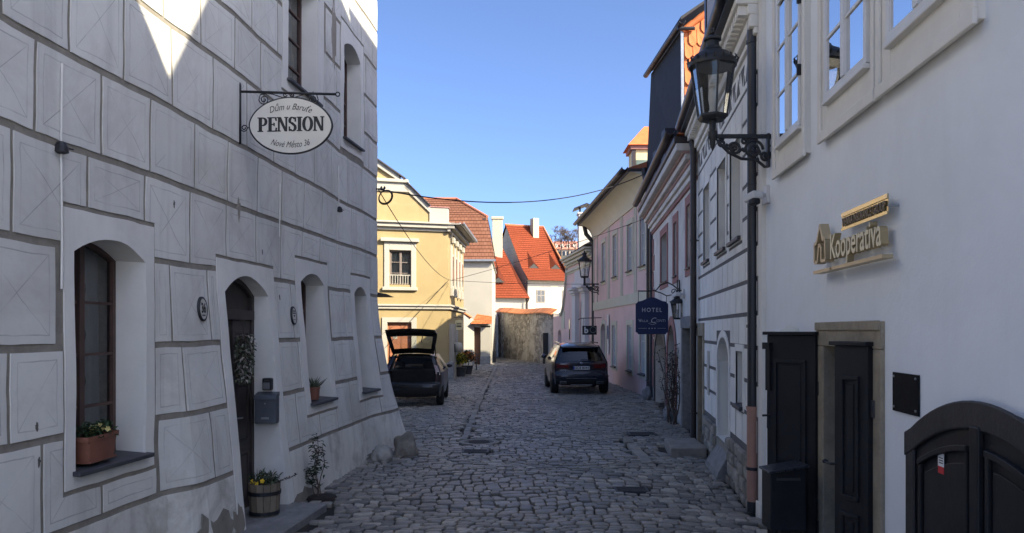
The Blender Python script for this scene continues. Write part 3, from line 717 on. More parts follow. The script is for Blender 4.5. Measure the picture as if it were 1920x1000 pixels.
def arced(txt, size, R, up, zc, fit, sh=.4):
    k = MB()
    def fn(x, y, d):
        if up: a = x/R; return (cx+(R+y)*sin(a)-.0, SY-.0145, zc-R+(R+y)*cos(a))
        a = x/R; return (cx+(R-y)*sin(a), SY-.0145, zc+R-(R-y)*cos(a))
    text_into(k, txt, size, fn, fit=fit, shear=sh, bold=.0); k.part('lettering', INK, ps, fix=False)
arced('Dům u Baruťe', .095, .62, True, cz+.172, .45); arced('Nové Město 36', .095, .75, False, cz-.238, .44)
# ---- flower box on the first sill
def flowers(parent, c, sx, sy, n, mat, L=(.05, .09), w=.03, h=.1, name='foliage'):
    k = MB()
    for i in range(n):
        p = Vector((c[0]+random.uniform(-sx, sx), c[1]+random.uniform(-sy, sy), c[2]+random.uniform(0, h))); leaf(k, p, rdir(-.1, .9), random.uniform(*L), w)
    return k.part(name, mat, parent, fix=False)
def pansy(k, p, r, d):
    p = Vector(p); d = Vector(d).normalized(); a = d.orthogonal().normalized(); b = d.cross(a)
    for i in range(5):
        t = 2*pi*i/5; o = a*cos(t)+b*sin(t); q = a*cos(t+.6)+b*sin(t+.6); r2 = a*cos(t-.6)+b*sin(t-.6)
        k.add([p, p+q*r*.8+d*.004, p+o*r*1.1, p+r2*r*.8-d*.004], [(0, 1, 2, 3)])
fb = FL0.pos(5.98, 1.10, -.06); bx = thing('flower_box', 'terracotta flower box with green pansies on the big window sill', 'flower box', fb)
k = MB(); x, y, z = fb; HX, HY = .085, .215
def trough(k, x, y, z, hx, hy, H, fl, rim):
    prof = [(.82, 0), (.86, .02), (.97, H-rim), (1.1, H-rim), (1.12, H), (1.02, H), (.92, H-.03)]; P = []
    for q, zz_ in prof:
        n = 8; ring_ = []
        for sx_, sy_, a0 in ((1, 1, 0), (-1, 1, pi/2), (-1, -1, pi), (1, -1, 3*pi/2)):
            for i in range(3): a = a0+i*pi/4; r = .03; ring_.append((x+sx_*(hx-r)*q+r*cos(a), y+sy_*(hy-r)*q+r*sin(a), z+zz_))
        P.append(ring_)
    n = 12; k.add([p for r in P for p in r], [(i*n+j, i*n+(j+1) % n, (i+1)*n+(j+1) % n, (i+1)*n+j) for i in range(len(P)-1) for j in range(n)]+[tuple(range(n)), tuple((len(P)-1)*n+j for j in range(n))])
trough(k, x, y, z+.012, HX, HY, .19, 0, .035); k.part('box', TERRA, bx, autos=35)
k = MB(); k.box(x-.08, x+.08, y-.19, y+.19, z, z+.012); k.part('foot', TERRA, bx)
flowers(bx, (x, y, z+.17), .08, .19, 150, LEAF1, (.04, .09), .035, .09); k = MB(); k.box(x-.075, x+.075, y-.2, y+.2, z+.15, z+.165); k.part('soil', SOIL, bx)
k = MB()
for i in range(6): pansy(k, (x+random.uniform(0, .1), y+random.uniform(-.05, .17), z+.21+random.uniform(0, .05)), .022, (.8, -.6, .2))
k.part('blossom', Mt('pale_petal', (.6, .52, .2), .6, .1, 9, 0), bx, fix=False)
# ---- succulent pot on the second sill
p = FL.pos(10.52, 1.165, -.07); sp = thing('potted_succulent', 'spiky succulent in a square terracotta pot on the second window sill', 'potted plant', p); x, y, z = p
k = MB(); trough(k, x, y, z, .075, .09, .17, 0, .03); k.part('pot', TERRA, sp, autos=35)
k = MB()
for i in range(26):
    d = rdir(.35, 1); a = Vector((x+random.uniform(-.04, .04), y+random.uniform(-.05, .05), z+.15)); k.tube([a, a+d*.09, a+d*random.uniform(.13, .2)+Vector((0, 0, .02))], [.012, .010, .001], 5)
k.part('foliage', LEAF2, sp); k = MB(); k.box(x-.065, x+.065, y-.08, y+.08, z+.13, z+.145); k.part('soil', SOIL, sp)
# ---- dried wreath on the door
wc = FL0.pos(8.52, 1.80, -.02); wr = thing('door_wreath', 'dried bouquet wreath hanging head-down on the dark arched door', 'wreath', wc)
for mt, n, nm in ((LEAF2, 300, 'foliage'), (Mt('dry_leaf', (.30, .28, .25), .8, .3, 9, 0, rand=.4), 260, 'dried_leaf'), (Mt('dry_dark', (.05, .045, .035), .8, .3, 9, 0, rand=.3), 160, 'dark_foliage')):
    k = MB()
    for i in range(n):
        t = random.random()**.8; w_ = .17*(1-.5*t)*(.6+.4*min(1, t*4)); p = Vector(wc)+Vector((random.uniform(-.06, .1)*(1-.4*t), random.uniform(-1, 1)*w_*1.05, .26-.52*t)); d = rdir(-.9, .3); d.z -= .3; d.x += .3; leaf(k, p, d, random.uniform(.04, .08), .03)
    k.part(nm, mt, wr, fix=False, stuff=True)
k = MB(); k.tube([Vector(wc)+Vector((0, 0, .42)), Vector(wc)+Vector((.01, 0, .25))], .004, 5); k.lathe([(.02, -.2), (.05, 0), (.045, .24)], wc, 8); k.part('stem_bundle', TWIG, wr)
# ---- post box and key safe on the door reveal
def reveal_face(px, py, y=9.08): return (PX(px, y), y, PZ(py, y))
def mailbox():
    y = 9.06; x0, x1, z0, z1 = PX(482, y), PX(521, y), PZ(793, y), PZ(735, y)
    t = thing('post_box', 'grey metal post box on the door reveal of the left house', 'mailbox', ((x0+x1)/2, y, z0))
    k = MB(); k.box(x0, x1, y-.09, y+.06, z0, z1-.05); k.part('box', Mt('blue_grey_metal', (.10, .115, .135), .42, .1, 5, .1, 60, .3), t, bevel=.008)
    k = MB(); k.hexa([(x0-.006, y-.112, z1-.085), (x1+.006, y-.112, z1-.085), (x1+.006, y+.06, z1-.05), (x0-.006, y+.06, z1-.05), (x0-.006, y-.1, z1-.03), (x1+.006, y-.1, z1-.03), (x1+.006, y+.06, z1), (x0-.006, y+.06, z1)]); k.part('lid', Mt('blue_grey_metal', (.1, .1, .1)), t, bevel=.006)
    c = (x0+x1)/2; k = MB(); k.box(c-.045, c+.045, y-.094, y-.09, z0+.05, z0+.075); k.part('name_plate', TIN, t, bevel=.002)
    k = MB(); k.lathe([(.009, 0), (.009, -.006), (.002, -.006)], (c, y-.09, z1-.13), 12, 'Y'); k.part('lock', TIN, t)
    x0, x1, z0, z1 = PX(493, y), PX(510, y), PZ(732, y), PZ(709, y); t = thing('key_safe', 'small black key safe just above the grey post box', 'key safe', ((x0+x1)/2, y, z0))
    k = MB(); k.box(x0, x1, y-.04, y+.06, z0, z1); k.part('case', BLACKP, t, bevel=.015); k = MB(); k.box(x0+.012, x1-.012, y-.052, y-.04, z0+.012, z1-.05); k.part('front_cover', Mt('key_safe_grey', (.12, .125, .13), .5), t, bevel=.006)
    k = MB(); k.box(x0+.025, x1-.025, y-.045, y-.041, z1-.04, z1-.02); k.part('dial', DARKROOM, t)
mailbox()
# ---- half-barrel planter
bc = (PX(496, 8.62), 8.62, .048); br = thing('barrel_planter', 'wooden half-barrel planter with yellow pansies beside the brown door', 'planter', bc)
x, y, z = bc; R0 = .165; Hb = .36; NS = 14
OAK = Mt('weathered_oak', (.20, .165, .12), .8, .25, 5, .5, 30, streak=.5, rand=.25)
for i in range(NS):
    a0 = 2*pi*i/NS+.02; a1 = 2*pi*(i+1)/NS-.02; k = MB(); vs = []
    for h, r in ((0, .92), (.1, .99), (.2, 1.03), (.3, 1.05), (.36, 1.05)):
        for a in (a0, a1):
            for q in (1, .88): vs.append((x+R0*r*q*cos(a), y+R0*r*q*sin(a), z+h))
    fs = []
    for j in range(4):
        o = j*4; fs += [(o, o+2, o+6, o+4), (o+1, o+5, o+7, o+3), (o, o+4, o+5, o+1), (o+2, o+3, o+7, o+6)]
    fs += [(0, 1, 3, 2), (16, 18, 19, 17)]; k.add(vs, fs); k.part('stave', OAK, br)
for h, r in ((.035, .96), (.255, 1.045)):
    k = MB(); k.lathe([(R0*r, h-.02), (R0*r+.006, h-.02), (R0*r+.008, h+.02), (R0*r, h+.02)], (x, y, z), 28); k.part('hoop', IRON, br)
k = MB(); k.lathe([(R0*.9, .30), (.01, .32)], (x, y, z), 20); k.part('soil', SOIL, br)
flowers(br, (x+.03, y-.02, z+.32), .12, .12, 130, LEAF2, (.05, .1), .025, .12); k = MB()
for i in range(60):
    a = Vector((x+random.uniform(-.13, .02), y+random.uniform(-.08, .1), z+.31)); d = rdir(.5, 1); k.tube([a, a+d*.12, a+d*random.uniform(.15, .22)], [.006, .005, .001], 4)
k.part('blade_foliage', LEAF1, br); k = MB()
for i in range(4): pansy(k, (x+random.uniform(-.12, .05), y-.13+random.uniform(-.03, .03), z+.36+random.uniform(0, .05)), .026, (.1, -1, .3))
k.part('blossom', PETALY, br, fix=False); k = MB(); s = Vector((x+.1, y, z+.33))
pts = [s, s+Vector((.08, 0, .06)), s+Vector((.17, .01, .07)), s+Vector((.26, .02, .12))]; k.tube(pts, .003, 4)
k.part('trailing_stem', TWIG, br); k = MB()
for i in range(40): t = random.random(); p = s.lerp(pts[-1], t); leaf(k, p, rdir(-.3, .8), .03, .014)
k.part('trailing_leaves', LEAFP, br, fix=False)
# ---- leafy sapling by the wall foot
sc = (PX(596, 9.75), 9.75, 0); sa = thing('leafy_sapling', 'thin leafy shrub growing from a gap at the foot of the left wall', 'shrub', sc); x, y, z = sc
k = MB(); stems = []
for (dx, dy, h) in ((-.03, 0, .66), (.05, .03, .72), (0, -.03, .82), (-.1, .02, .4)):
    pts = [Vector((x+dx*.5*min(1, j/3)+dx*j/8+.02*sin(j*1.3+dx*30), y+dy, z-.02+h*j/8)) for j in range(9)]; stems.append(pts); k.tube(pts, [.008-.0007*j for j in range(9)], 5)
k.part('stem', TWIG, sa)
for nm, mt, n in (('foliage', LEAF1, 130), ('brown_foliage', LEAFP, 60)):
    k = MB()
    for i in range(n):
        st = random.choice(stems); t = random.uniform(.42, 1.0); p = st[0].lerp(st[-1], t)+rdir()*.04; d = rdir(-.5, .5); leaf(k, p, d, random.uniform(.05, .1), .026)
    if nm == 'foliage':
        for i in range(50): leaf(k, Vector((x-.13+random.uniform(-.07, .07), y+random.uniform(-.05, .05), z+.2+random.uniform(-.06, .16))), rdir(-.4, .5), .06, .03)
    k.part(nm, mt, sa, fix=False)
k = MB(); k.lathe([(.2, -.02), (.17, .012), (.08, .02), (.01, .022)], (x+.05, y, 0), 14); k.part('soil', SOIL, sa)
# ------------------------------------------------------------------ right: lavender house
F1 = Fac(2.10, .086, -1)
def close_volume(m, F, s0, s1, z0, z1, back, far=True, near=True):
    a, b = F.pos(s0, z0), F.pos(s1, z0); A, B = F.pos(s0, z1), F.pos(s1, z1)
    if near: m.poly([a, A, (back, s0, z1), (back, s0, z0)])
    if far: m.poly([b, B, (back, s1, z1), (back, s1, z0)])
    m.poly([(back, s0, z0), (back, s1, z0), (back, s1, z1), (back, s0, z1)]); m.poly([A, B, (back, s1, z1), (back, s0, z1)])
LV = thing('lavender_house', 'smooth pale lavender house with off-white window surrounds on the right edge', 'house', (4, 5, 0))
VW = [Hole(7.12, 7.92, 4.02, 5.9), Hole(5.48, 6.36, 4.02, 5.9), Hole(4.2, 5.07, 4.02, 5.9)]
VD = Hole(5.45, 6.55, -.1, 1.97); VA = Hole(3.05, 4.79, -.1, 1.44, .27, 16, 'seg')
m = MB(); F1.sheet(m, -3.5, 8.82, -.15, 7.7, 0, VW+[VD], .8, .8); close_volume(m, F1, -3.5, 8.82, -.15, 7.7, 11)  # near end cut short, unseen, to let bounced sunlight into the street
wallV = m.part('wall', LAV, LV)
m = MB()
for s0_, s1_, h_ in ((-3.5, 3.35, 11.8), (3.35, 8.82, 12.0)):      # two unseen gables, shaped to shade the left wall except a sunlit V
    mid = (s0_+s1_)/2; zb = 7.7; zv = 8.65
    P = [(s0_, zb), (s1_, zb), (s1_, zv if s1_ < 5 else 11.3), (mid+.35, h_), (mid-.35, h_), (s0_, zv)]
    m.prism([F1.pos(s, z, -.05) for s, z in P], (.45, 0, 0))
m.part('gable', LAV, LV)
m = MB(); m.hexa([(2.9, -3.4, 7.7), (11.2, -3.4, 7.7), (11.2, 8.8, 7.7), (3.3, 8.8, 7.7), (6.5, -3.4, 9.2), (7.5, -3.4, 9.2), (7.5, 8.8, 9.2), (6.5, 8.8, 9.2)]); m.part('roof', Mt('old_clay_tiles', (.36, .12, .06)), LV)
m = MB(); F1.solid(m, 8.66, 8.832, -.1, 7.7, -.02, .05, 1, 8); F1.solid(m, 8.62, 8.845, -.1, .16, .05, .075); m.part('corner_band', OFFW, LV, bevel=.01)
for h, (a, b) in zip(VW, ((7.0, 8.11), (5.34, 6.57), (3.99, 5.29))):
    k = MB(); zb = 3.71; g_ = .03
    F1.solid(k, a, h.s0-g_, zb, 6.2, -.02, .045); F1.solid(k, h.s1+g_, b, zb, 6.2, -.02, .045); F1.solid(k, h.s0-g_, h.s1+g_, zb, h.z0-g_, -.02, .045); F1.solid(k, h.s0-g_, h.s1+g_, h.zs+g_, 6.2, -.02, .045)
    F1.solid(k, a-.012, b+.012, zb-.03, zb+.055, .045, .075); F1.solid(k, a-.012, a+.05, zb+.055, 6.2, .045, .07); F1.solid(k, b-.05, b+.012, zb+.055, 6.2, .045, .07)
    k.part('window_surround', OFFW, LV, bevel=.006)
    w = window(F1, LV, h.inset(-.03), -.075, 2, 4, .055, WHITEW, SKYGLASS, None, .09, .024)
    k = MB(); F1.solid(k, h.s0-.03, h.s1+.03, h.z0-.07, h.z0-.032, -.05, .095); k.part('drip_rail', WHITEW, w, bevel=.008)
    for zf in (.25, .6):
        k = MB(); z = lerp(h.z0, h.zs, zf); F1.solid(k, h.s0-.045, h.s0-.02, z-.05, z+.05, .06, .1); k.part('hinge', IRON, w)
# stone door frame
k = MB(); F1.solid(k, 5.3, 6.74, 1.97, 2.165, -.3, .03); F1.solid(k, 5.3, 6.74, 2.10, 2.17, .03, .045); k.part('door_lintel', SANDST, LV, bevel=.012)
for a, b in ((5.3, 5.45), (6.55, 6.74)):
    k = MB(); F1.solid(k, a, b, -.12, 1.97, -.32, .03, 1, 4); k.part('door_jamb', SANDST, LV, bevel=.012)
k = MB(); F1.solid(k, 6.45, 6.56, -.12, 1.97, -.75, -.32); F1.solid(k, 5.45, 6.55, 1.9, 1.97, -.75, -.32); F1.solid(k, 5.4, 6.6, -.12, .3, -.9, .02); k.part('door_inner_reveal', GRANITE, LV)
k = MB(); F1.solid(k, 5.2, 6.7, -.1, 2.1, -1.0, -.96); k.part('passage_back', DARKROOM, LV)
def slanted_leaf(name, p0, p1, z0, z1, th, parent, mat, panel=True, flip=1):
    a = Vector((*p0, 0)); b = Vector((*p1, 0)); u = (b-a); L = u.length; u.normalize(); n = Vector((u.y, -u.x, 0))*flip
    def bx(k, s0, s1, c, d, e0, e1):
        q = [a+u*s+n*e for s, e in ((s0, e0), (s1, e0), (s1, e1), (s0, e1))]; k.hexa([(v.x, v.y, c) for v in q]+[(v.x, v.y, d) for v in q])
    k = MB(); bx(k, 0, L, z0, z1, 0, th)
    o = k.part(name, mat, parent, bevel=.006)
    k = MB(); bx(k, -.02, L+.03, z1, z1+.03, -.03, th+.03); k.part('cap_rail', mat, o, bevel=.005)
    k = MB()
    for c, d in ((z0+.15, z0+.75), (z0+.85, z1-.22)):
        for s0, s1, e, f in ((.09, L-.09, c, c+.03), (.09, L-.09, d-.03, d), (.09, .12, c+.03, d-.03), (L-.12, L-.09, c+.03, d-.03)): bx(k, s0, s1, e, f, th, th+.018)
        bx(k, .15, L-.15, c+.06, d-.06, th, th+.01)
    k.part('panel_moulding', mat, o, bevel=.005)
    return o, bx
l1, bx1 = slanted_leaf('door_leaf', (2.66, 6.70), (2.40, 7.17), .02, 2.06, .05, LV, BLACKP, flip=-1)
k = MB(); bx1(k, .48, .53, 1.55, 1.98, .05, .08); bx1(k, .47, .55, 1.93, 1.99, .05, .1)
k.tube([(2.37, 7.14, 1.95), (2.36, 7.13, 1.2)], .012, 6); k.tube([(2.38, 7.12, 1.32), (2.30, 7.10, 1.32)], .01, 6); k.part('bolt', IRON, l1)
for z in (.4, 1.6):
    k = MB(); k.tube([(2.655, 6.68, z-.06), (2.655, 6.68, z+.06)], .022, 8); k.tube([(2.655, 6.68, z), (2.68, 6.58, z)], .014, 6); k.part('hinge', IRON, l1)
l2, bx2 = slanted_leaf('door_leaf', (2.55, 5.45), (2.475, 5.83), .02, 1.99, .05, LV, BLACKP, flip=-1)
k = MB(); hx = Vector((2.44, 5.8, 1.1)); k.tube([hx+Vector((.02, 0, 0)), hx+Vector((-.05, .0, 0)), hx+Vector((-.055, .1, 0))], .010, 8); k.lathe([(.02, 0), (.024, .02), (.004, .03)], hx+Vector((-.05, .1, -.01)), 8); k.part('door_handle', IRON, l2)
for z in (.5, 1.55):
    k = MB(); k.tube([(2.535, 5.42, z-.06), (2.535, 5.42, z+.06)], .022, 8); k.part('hinge', IRON, l2)
# black post box in front of the open leaf
pb = thing('post_box', 'black sloped-top post box in front of the open black door leaf', 'mailbox', (2.33, 6.6, .4)); x, y = 2.33, 6.62
k = MB(); k.hexa([(x-.16, y-.13, .42), (x+.14, y-.13, .42), (x+.14, y+.1, .42), (x-.16, y+.1, .42), (x-.16, y-.13, .90), (x+.14, y-.13, .95), (x+.14, y+.1, .95), (x-.16, y+.1, .90)]); k.part('box', BLACKP, pb, bevel=.006)
k = MB(); k.hexa([(x-.18, y-.16, .90), (x+.16, y-.16, .955), (x+.16, y+.12, .955), (x-.18, y+.12, .90), (x-.18, y-.16, .918), (x+.16, y-.16, .973), (x+.16, y+.12, .973), (x-.18, y+.12, .918)]); k.part('lid', Mt('black_lid', (.03, .034, .042), .3, .2, 5, .1), pb, bevel=.004)
k = MB(); k.box(x-.11, x+.09, y-.134, y-.13, .84, .862); k.part('slot', DARKROOM, pb); k = MB(); k.box(x-.04, x+.04, y-.04, y+.04, -.05, .42); k.part('post', BLACKP, pb)
# white dome lamp half hidden behind the leaf
k = MB(); lp = F1.pos(7.45, 2.02, 0); k.lathe([(.0, -.0), (.13, .0), (.125, .05), (.1, .09), (.06, .115), (.0, .125)], Vector(lp)+Vector((-.04, 0, -.0)), 20); k.top('wall_lamp', Mt('opal_dome', (.66, .64, .55), .4, .05, 3, 0), 'cream half-dome wall lamp peeking above the open black door leaf', 'lamp', lp, smooth=True)
# dark plaque
k = MB(); F1.solid(k, 4.75, 5.14, 1.57, 1.825, .002, .014); pq = k.top('wall_plaque', Mt('dark_bronze', (.012, .012, .013), .7, .2, 9, .1, 60, 0, .1), 'dark square metal plaque on the lavender wall right of the door', 'plaque', F1.pos(4.95, 1.7, 0), bevel=.003)
for a in (4.78, 5.11):
    for z in (1.6, 1.8):
        k = MB(); k.lathe([(.008, 0), (.008, -.006), (.001, -.008)], F1.pos(a, z, .014), 8, 'X'); k.part('screw', TIN, pq)
# arched cellar door
ad = thing('arched_door', 'low black arched double door with raised panels at the bottom right', 'door', F1.pos(3.9, 0, 0)); k = MB()
F1.solid(k, VA.s0, VA.s1, -.1, VA.top, -.01, .05, 20); dl = k.part('door_board', BLACKP, ad, bevel=.008)
k = MB(); g2 = VA; F1.solid(k, g2.s0-.03, g2.s1+.03, lambda s: g2.top(s)-.12, lambda s: g2.top(s)+.03, .05, .075, 20); F1.solid(k, g2.s1-.1, g2.s1+.02, -.1, 1.38, .05, .07); k.part('arch_frame', Mt('black_arch_wood', (.03, .03, .032), .55, .3, 4, .6, 25), ad, bevel=.01)
c = 3.95
for a, b in ((c+.09, VA.s1-.17), (VA.s0+.17, c-.09)):
    k = MB(); tp = lambda s: VA.top(s)-.24
    F1.solid(k, a+.05, b-.05, -.05, lambda s: tp(s)-.06, .05, .06, 10); F1.solid(k, a, b, tp, lambda s: tp(s)+.035, .05, .082, 10); F1.solid(k, a, a+.03, -.05, lambda s: tp(s), .05, .075, 1); F1.solid(k, b-.03, b, -.05, lambda s: tp(s), .05, .075, 1); k.part('door_panel', BLACKP, ad, bevel=.008)
k = MB(); F1.solid(k, c-.045, c+.045, -.1, VA.top(c)-.1, .05, .085); k.part('cover_strip', BLACKP, ad, bevel=.008)
k = MB(); F1.solid(k, 4.315, 4.385, 1.335, 1.41, .0605, .062); st = k.top('sticker', Mt('sticker_white', (.75, .75, .75), .5, .03, 3, 0), 'small white and red sticker on the black arched door', 'sticker', F1.pos(4.35, 1.37, .06))
k = MB(); F1.solid(k, 4.315, 4.385, 1.295, 1.335, .0605, .062); k.part('red_band', Mt('sticker_red', (.5, .03, .04), .5, .03, 3, 0), st)
for z in (1.352, 1.366, 1.38): 
    k = MB(); F1.solid(k, 4.325, 4.375, z, z+.006, .0621, .0624); k.part('print_line', INK, st)
# gilt insurance sign
F1S = Fac(2.10, .086, -1, 'y', lambda s, z, d: (5.05+(s-5.34)*.943, z-.03, d))
GOLD = Mt('gilt_letter', (.50, .41, .26), .45, .12, 6, .1, 40, .65, .5); GOLDM = Mt('mirror_gold', (.62, .54, .36), .2, .05, 3, .02, 20, 1.0, .5)
ks = thing('letter_sign', 'gilt raised letter sign reading Kooperativa on the lavender wall', 'sign', F1S.pos(6.1, 2.65, 0))
k = MB(); text_into(k, 'Kooperativa', .30, lambda x, y, d: F1S.pos(5.965-x, 2.70+y*.92, .095+d), depth=.05, fit=1.1, bold=.004, res=4); k.part('lettering', Mt('letter_return_bronze', (.40, .32, .18), .5, .1, 5, 0, metal=.3), ks)
k = MB(); text_into(k, 'Kooperativa', .30, lambda x, y, d: F1S.pos(5.965-x, 2.70+y*.92, .097), fit=1.1, bold=.004, res=4); k.part('lettering_face', Mt('letter_face_ivory', (.78, .68, .45), .5, .05, 5, 0), ks, fix=False)
k = MB()
def fpoly(k, P, d0, d1): k.prism([F1S.pos(s, z, d0) for s, z in P], (-(d1-d0), 0, 0))
def fstroke(k, P, w, d0, d1):
    for (a, b), (c, d) in zip(P, P[1:]):
        L = sqrt((c-a)**2+(d-b)**2); nx, nz_ = -(d-b)/L*w/2, (c-a)/L*w/2
        fpoly(k, [(a+nx, b+nz_), (c+nx, d+nz_), (c-nx, d-nz_), (a-nx, b-nz_)], d0, d1)
fstroke(k, [(6.90, 2.70), (6.90, 2.85), (6.84, 2.86)], .028, .04, .115); fstroke(k, [(6.84, 2.86), (6.75, 3.0), (6.66, 2.86)], .03, .04, .113); fstroke(k, [(6.66, 2.89), (6.62, 2.86), (6.60, 2.70), (6.72, 2.70), (6.72, 2.82), (6.78, 2.84), (6.82, 2.70), (6.90, 2.70)], .026, .04, .111)
k.part('house_emblem', GOLD, ks)
k = MB(); F1S.solid(k, 6.47, 6.92, 2.605, 2.63, .04, .115); F1S.solid(k, 5.35, 6.42, 2.605, 2.63, .04, .115); k.part('underline', GOLD, ks)
k = MB(); F1S.solid(k, 5.36, 6.30, 3.0, 3.03, .07, .078); F1S.solid(k, 5.36, 6.30, 2.895, 2.915, .07, .078); F1S.solid(k, 5.36, 6.30, 2.895, 3.03, .066, .07); k.part('band_plate', GOLDM, ks)
k = MB(); text_into(k, 'VIENNA INSURANCE GROUP', .09, lambda x, y, d: F1S.pos(5.83-x, 2.925+y, .082+d), depth=.01, fit=.88, bold=.001); k.part('lettering', Mt('bronze_letter', (.16, .12, .065), .4, .1, 4, 0, metal=.6), ks)
for s in (5.36, 6.2):
    k = MB(); k.tube([F1S.pos(s, 2.95, -.01), F1S.pos(s, 2.95, .07)], .008, 6); k.part('standoff', TIN, ks)
# cctv
def cctv(name, label, p, s, flip=-1):
    t = thing(name, label, 'camera', p); p = Vector(p); WH = Mt('camera_white', (.55, .55, .54), .4, .05, 5, 0); k = MB(); k.box(p.x-.02*s, p.x+.02*s, p.y-.07*s, p.y+.07*s, p.z-.1*s, p.z+.1*s); k.part('wall_plate', WH, t, bevel=.006)
    k = MB(); k.tube([p, p+Vector((-.08*s, 0, 0)), p+Vector((-.11*s, 0, -.02*s))], .022*s, 8); k.part('arm', WH, t); c = p+Vector((-.16*s, -.04*s, -.03*s)); k = MB(); k.obox(c, .13*s, .2*s, .09*s, .3, -.15); k.part('housing', WH, t, bevel=.02*s)
    k = MB(); k.obox(c+Vector((-.01*s, -.07*s, -.065*s)), .1*s, .1*s, .07*s, .3, -.15); k.part('lens', BLACKP, t, bevel=.02*s)
cctv('security_camera', 'white security camera on the lavender wall under the street lantern', (F1.pos(8.55, 0, .02)[0], 8.55, 3.6), 1.0)
# ---- black downpipe with terracotta lower length
def downpipe(label, x, y, r, segs, bends=None, wallx=None, cat='downpipe', group=None):
    t = thing('downpipe', label, cat, (x, y, segs[0][0]), group)
    for i, (z0, z1, mt, q) in enumerate(segs):
        k = MB(); k.tube([(x, y, z0), (x, y, (z0+z1)/2), (x, y, z1)], r*q, 14); k.part('pipe', mt, t, autos=40)
    z = segs[0][0]+.5
    while z < segs[-1][1]:
        k = MB(); k.tube([(x, y, z-.018), (x, y, z+.018)], r*1.18, 14); 
        if wallx: k.tube([(x, y, z), (wallx, y, z)], .012, 6)
        k.part('clamp', segs[-1][2], t); z += 1.65
    if bends: k = MB(); k.tube(bends, r, 12); k.part('swan_neck', segs[-1][2], t, autos=60)
    return t
TPIPE = Mt('terracotta_pipe', (.37, .215, .165), .6, .1, 4, .2, 40, streak=.2)
downpipe('thick black downpipe with a terracotta-coloured foot at the lavender corner', PX(1412, 8.98), 8.98, .066, [(.0, .12, BPIPE, 1.05), (.12, 1.18, TPIPE, 1.08), (1.18, 1.22, TPIPE, 1.2), (1.22, 3.15, BPIPE, 1), (3.15, 6.9, BPIPE, 1.02)], wallx=2.9)
# ------------------------------------------------------------------ right: second sgraffito house
F2 = Fac(1.684, .128, -1)
SG = thing('striped_sgraffito_house', 'white house with narrow dark-jointed painted blocks right of the brown downpipe', 'house', (4.5, 12, 0))
BW = Mt('painted_block_white', (.76, .75, .70), .85, .08, 2, .3, 50, streak=.2, rand=.06)
GJ = Mt('painted_joint_grey', (.13, .125, .12), .9, .15, 5, .4, 60)
SW = [Hole(10.0, 10.9, 3.32, 4.65), Hole(11.32, 12.2, 3.32, 4.65), Hole(13.2, 14.0, 3.32, 4.65)]
SN = Hole(11.0, 12.22, .45, 1.62, .38, 12, 'ell'); SS = Hole(9.86, 10.36, 1.12, 1.83); SD = Hole(14.05, 14.72, -.1, 2.0)
m = MB(); F2.sheet(m, 8.838, 14.9, -.15, 6.0, 0, SW+[SN, SS, SD], .8, .8); close_volume(m, F2, 8.82, 14.9, -.15, 6.0, 10, near=False)
wallS = m.part('wall', GJ, SG)
RS = [.66, 1.08, 1.48, 1.9, 2.3, 2.7, 3.1, 3.5, 3.9, 4.3, 4.7, 5.08]
jc = .027; scut = [(h.s0-.12, h.s1+.12, h.z0-.1, h.zs+h.rise+.1) for h in SW]+[(SN.s0-.1, SN.s1+.1, .4, 2.1), (SS.s0-.09, SS.s1+.09, SS.z0-.08, SS.zs+.09), (SD.s0-.15, 14.9, -.2, 2.2)]
for ri, (z0, z1) in enumerate(zip(RS, RS[1:])):
    s = 8.9-.25*(ri % 2)
    while s < 14.9:
        e = s+.5
        block(F2, wallS, max(8.83, s)+.012, min(14.9, e)-.019, z0+jc, z1-jc, scut, BW, dims=False, ds=2, d1=.006); s = e
for h in SW+[SS]:
    e = .09; k = MB(); F2.solid(k, h.s0-e, h.s0, h.z0-.06, h.zs+e, -.01, .012); F2.solid(k, h.s1, h.s1+e, h.z0-.06, h.zs+e, -.01, .012); F2.solid(k, h.s0, h.s1, h.zs, h.zs+e, -.01, .012); F2.solid(k, h.s0, h.s1, h.z0-.06, h.z0, -.01, .012); k.part('window_surround', BW, wallS)
    k = MB(); F2.reveal(k, h, .012, -.28); k.part('reveal', REVEAL, wallS); w = window(F2, SG, h, .26, 2, 3, .05, WHITEW, GLASS, NETC); sill(F2, w, h, .24, .06, SLATE, .05, 0)
k = MB(); br = [lerp(SN.s0-.09, SN.s1+.09, i/24) for i in range(25)]
big = Hole(SN.s0-.09, SN.s1+.09, .45, SN.zs, SN.rise+.1, 12, 'ell')
for a, b in zip(br, br[1:]):
    md = (a+b)/2; F2.solid(k, a, b, SN.top if SN.s0 < md < SN.s1 else .42, big.top, -.01, .014)
k.part('arch_surround', BW, wallS); k = MB(); F2.reveal(k, SN, .014, -.35); k.part('reveal', REVEAL, wallS)
k = MB(); F2.solid(k, SN.s0, SN.s1, .45, SN.top, -.38, -.34, 12); k.part('niche_door', Mt('grey_painted_board', (.42, .42, .41), .7, .1, 2, .3, 30), SG)
k = MB(); F2.solid(k, SN.s0+.02, SN.s0+.09, .78, .9, -.34, -.31); k.part('door_handle', TIN, SG)
k = MB(); e = .16
F2.solid(k, 13.9, 14.05, -.1, 2.0, -.25, .03); F2.solid(k, 14.72, 14.88, -.1, 2.0, -.25, .03); F2.solid(k, 13.88, 14.9, 2.0, 2.24, -.25, .04); k.part('door_frame', SANDST, SG, bevel=.012)
k = MB(); F2.solid(k, 14.05, 14.72, 0, 2.0, -.3, -.26); k.part('door', DOORW, SG)
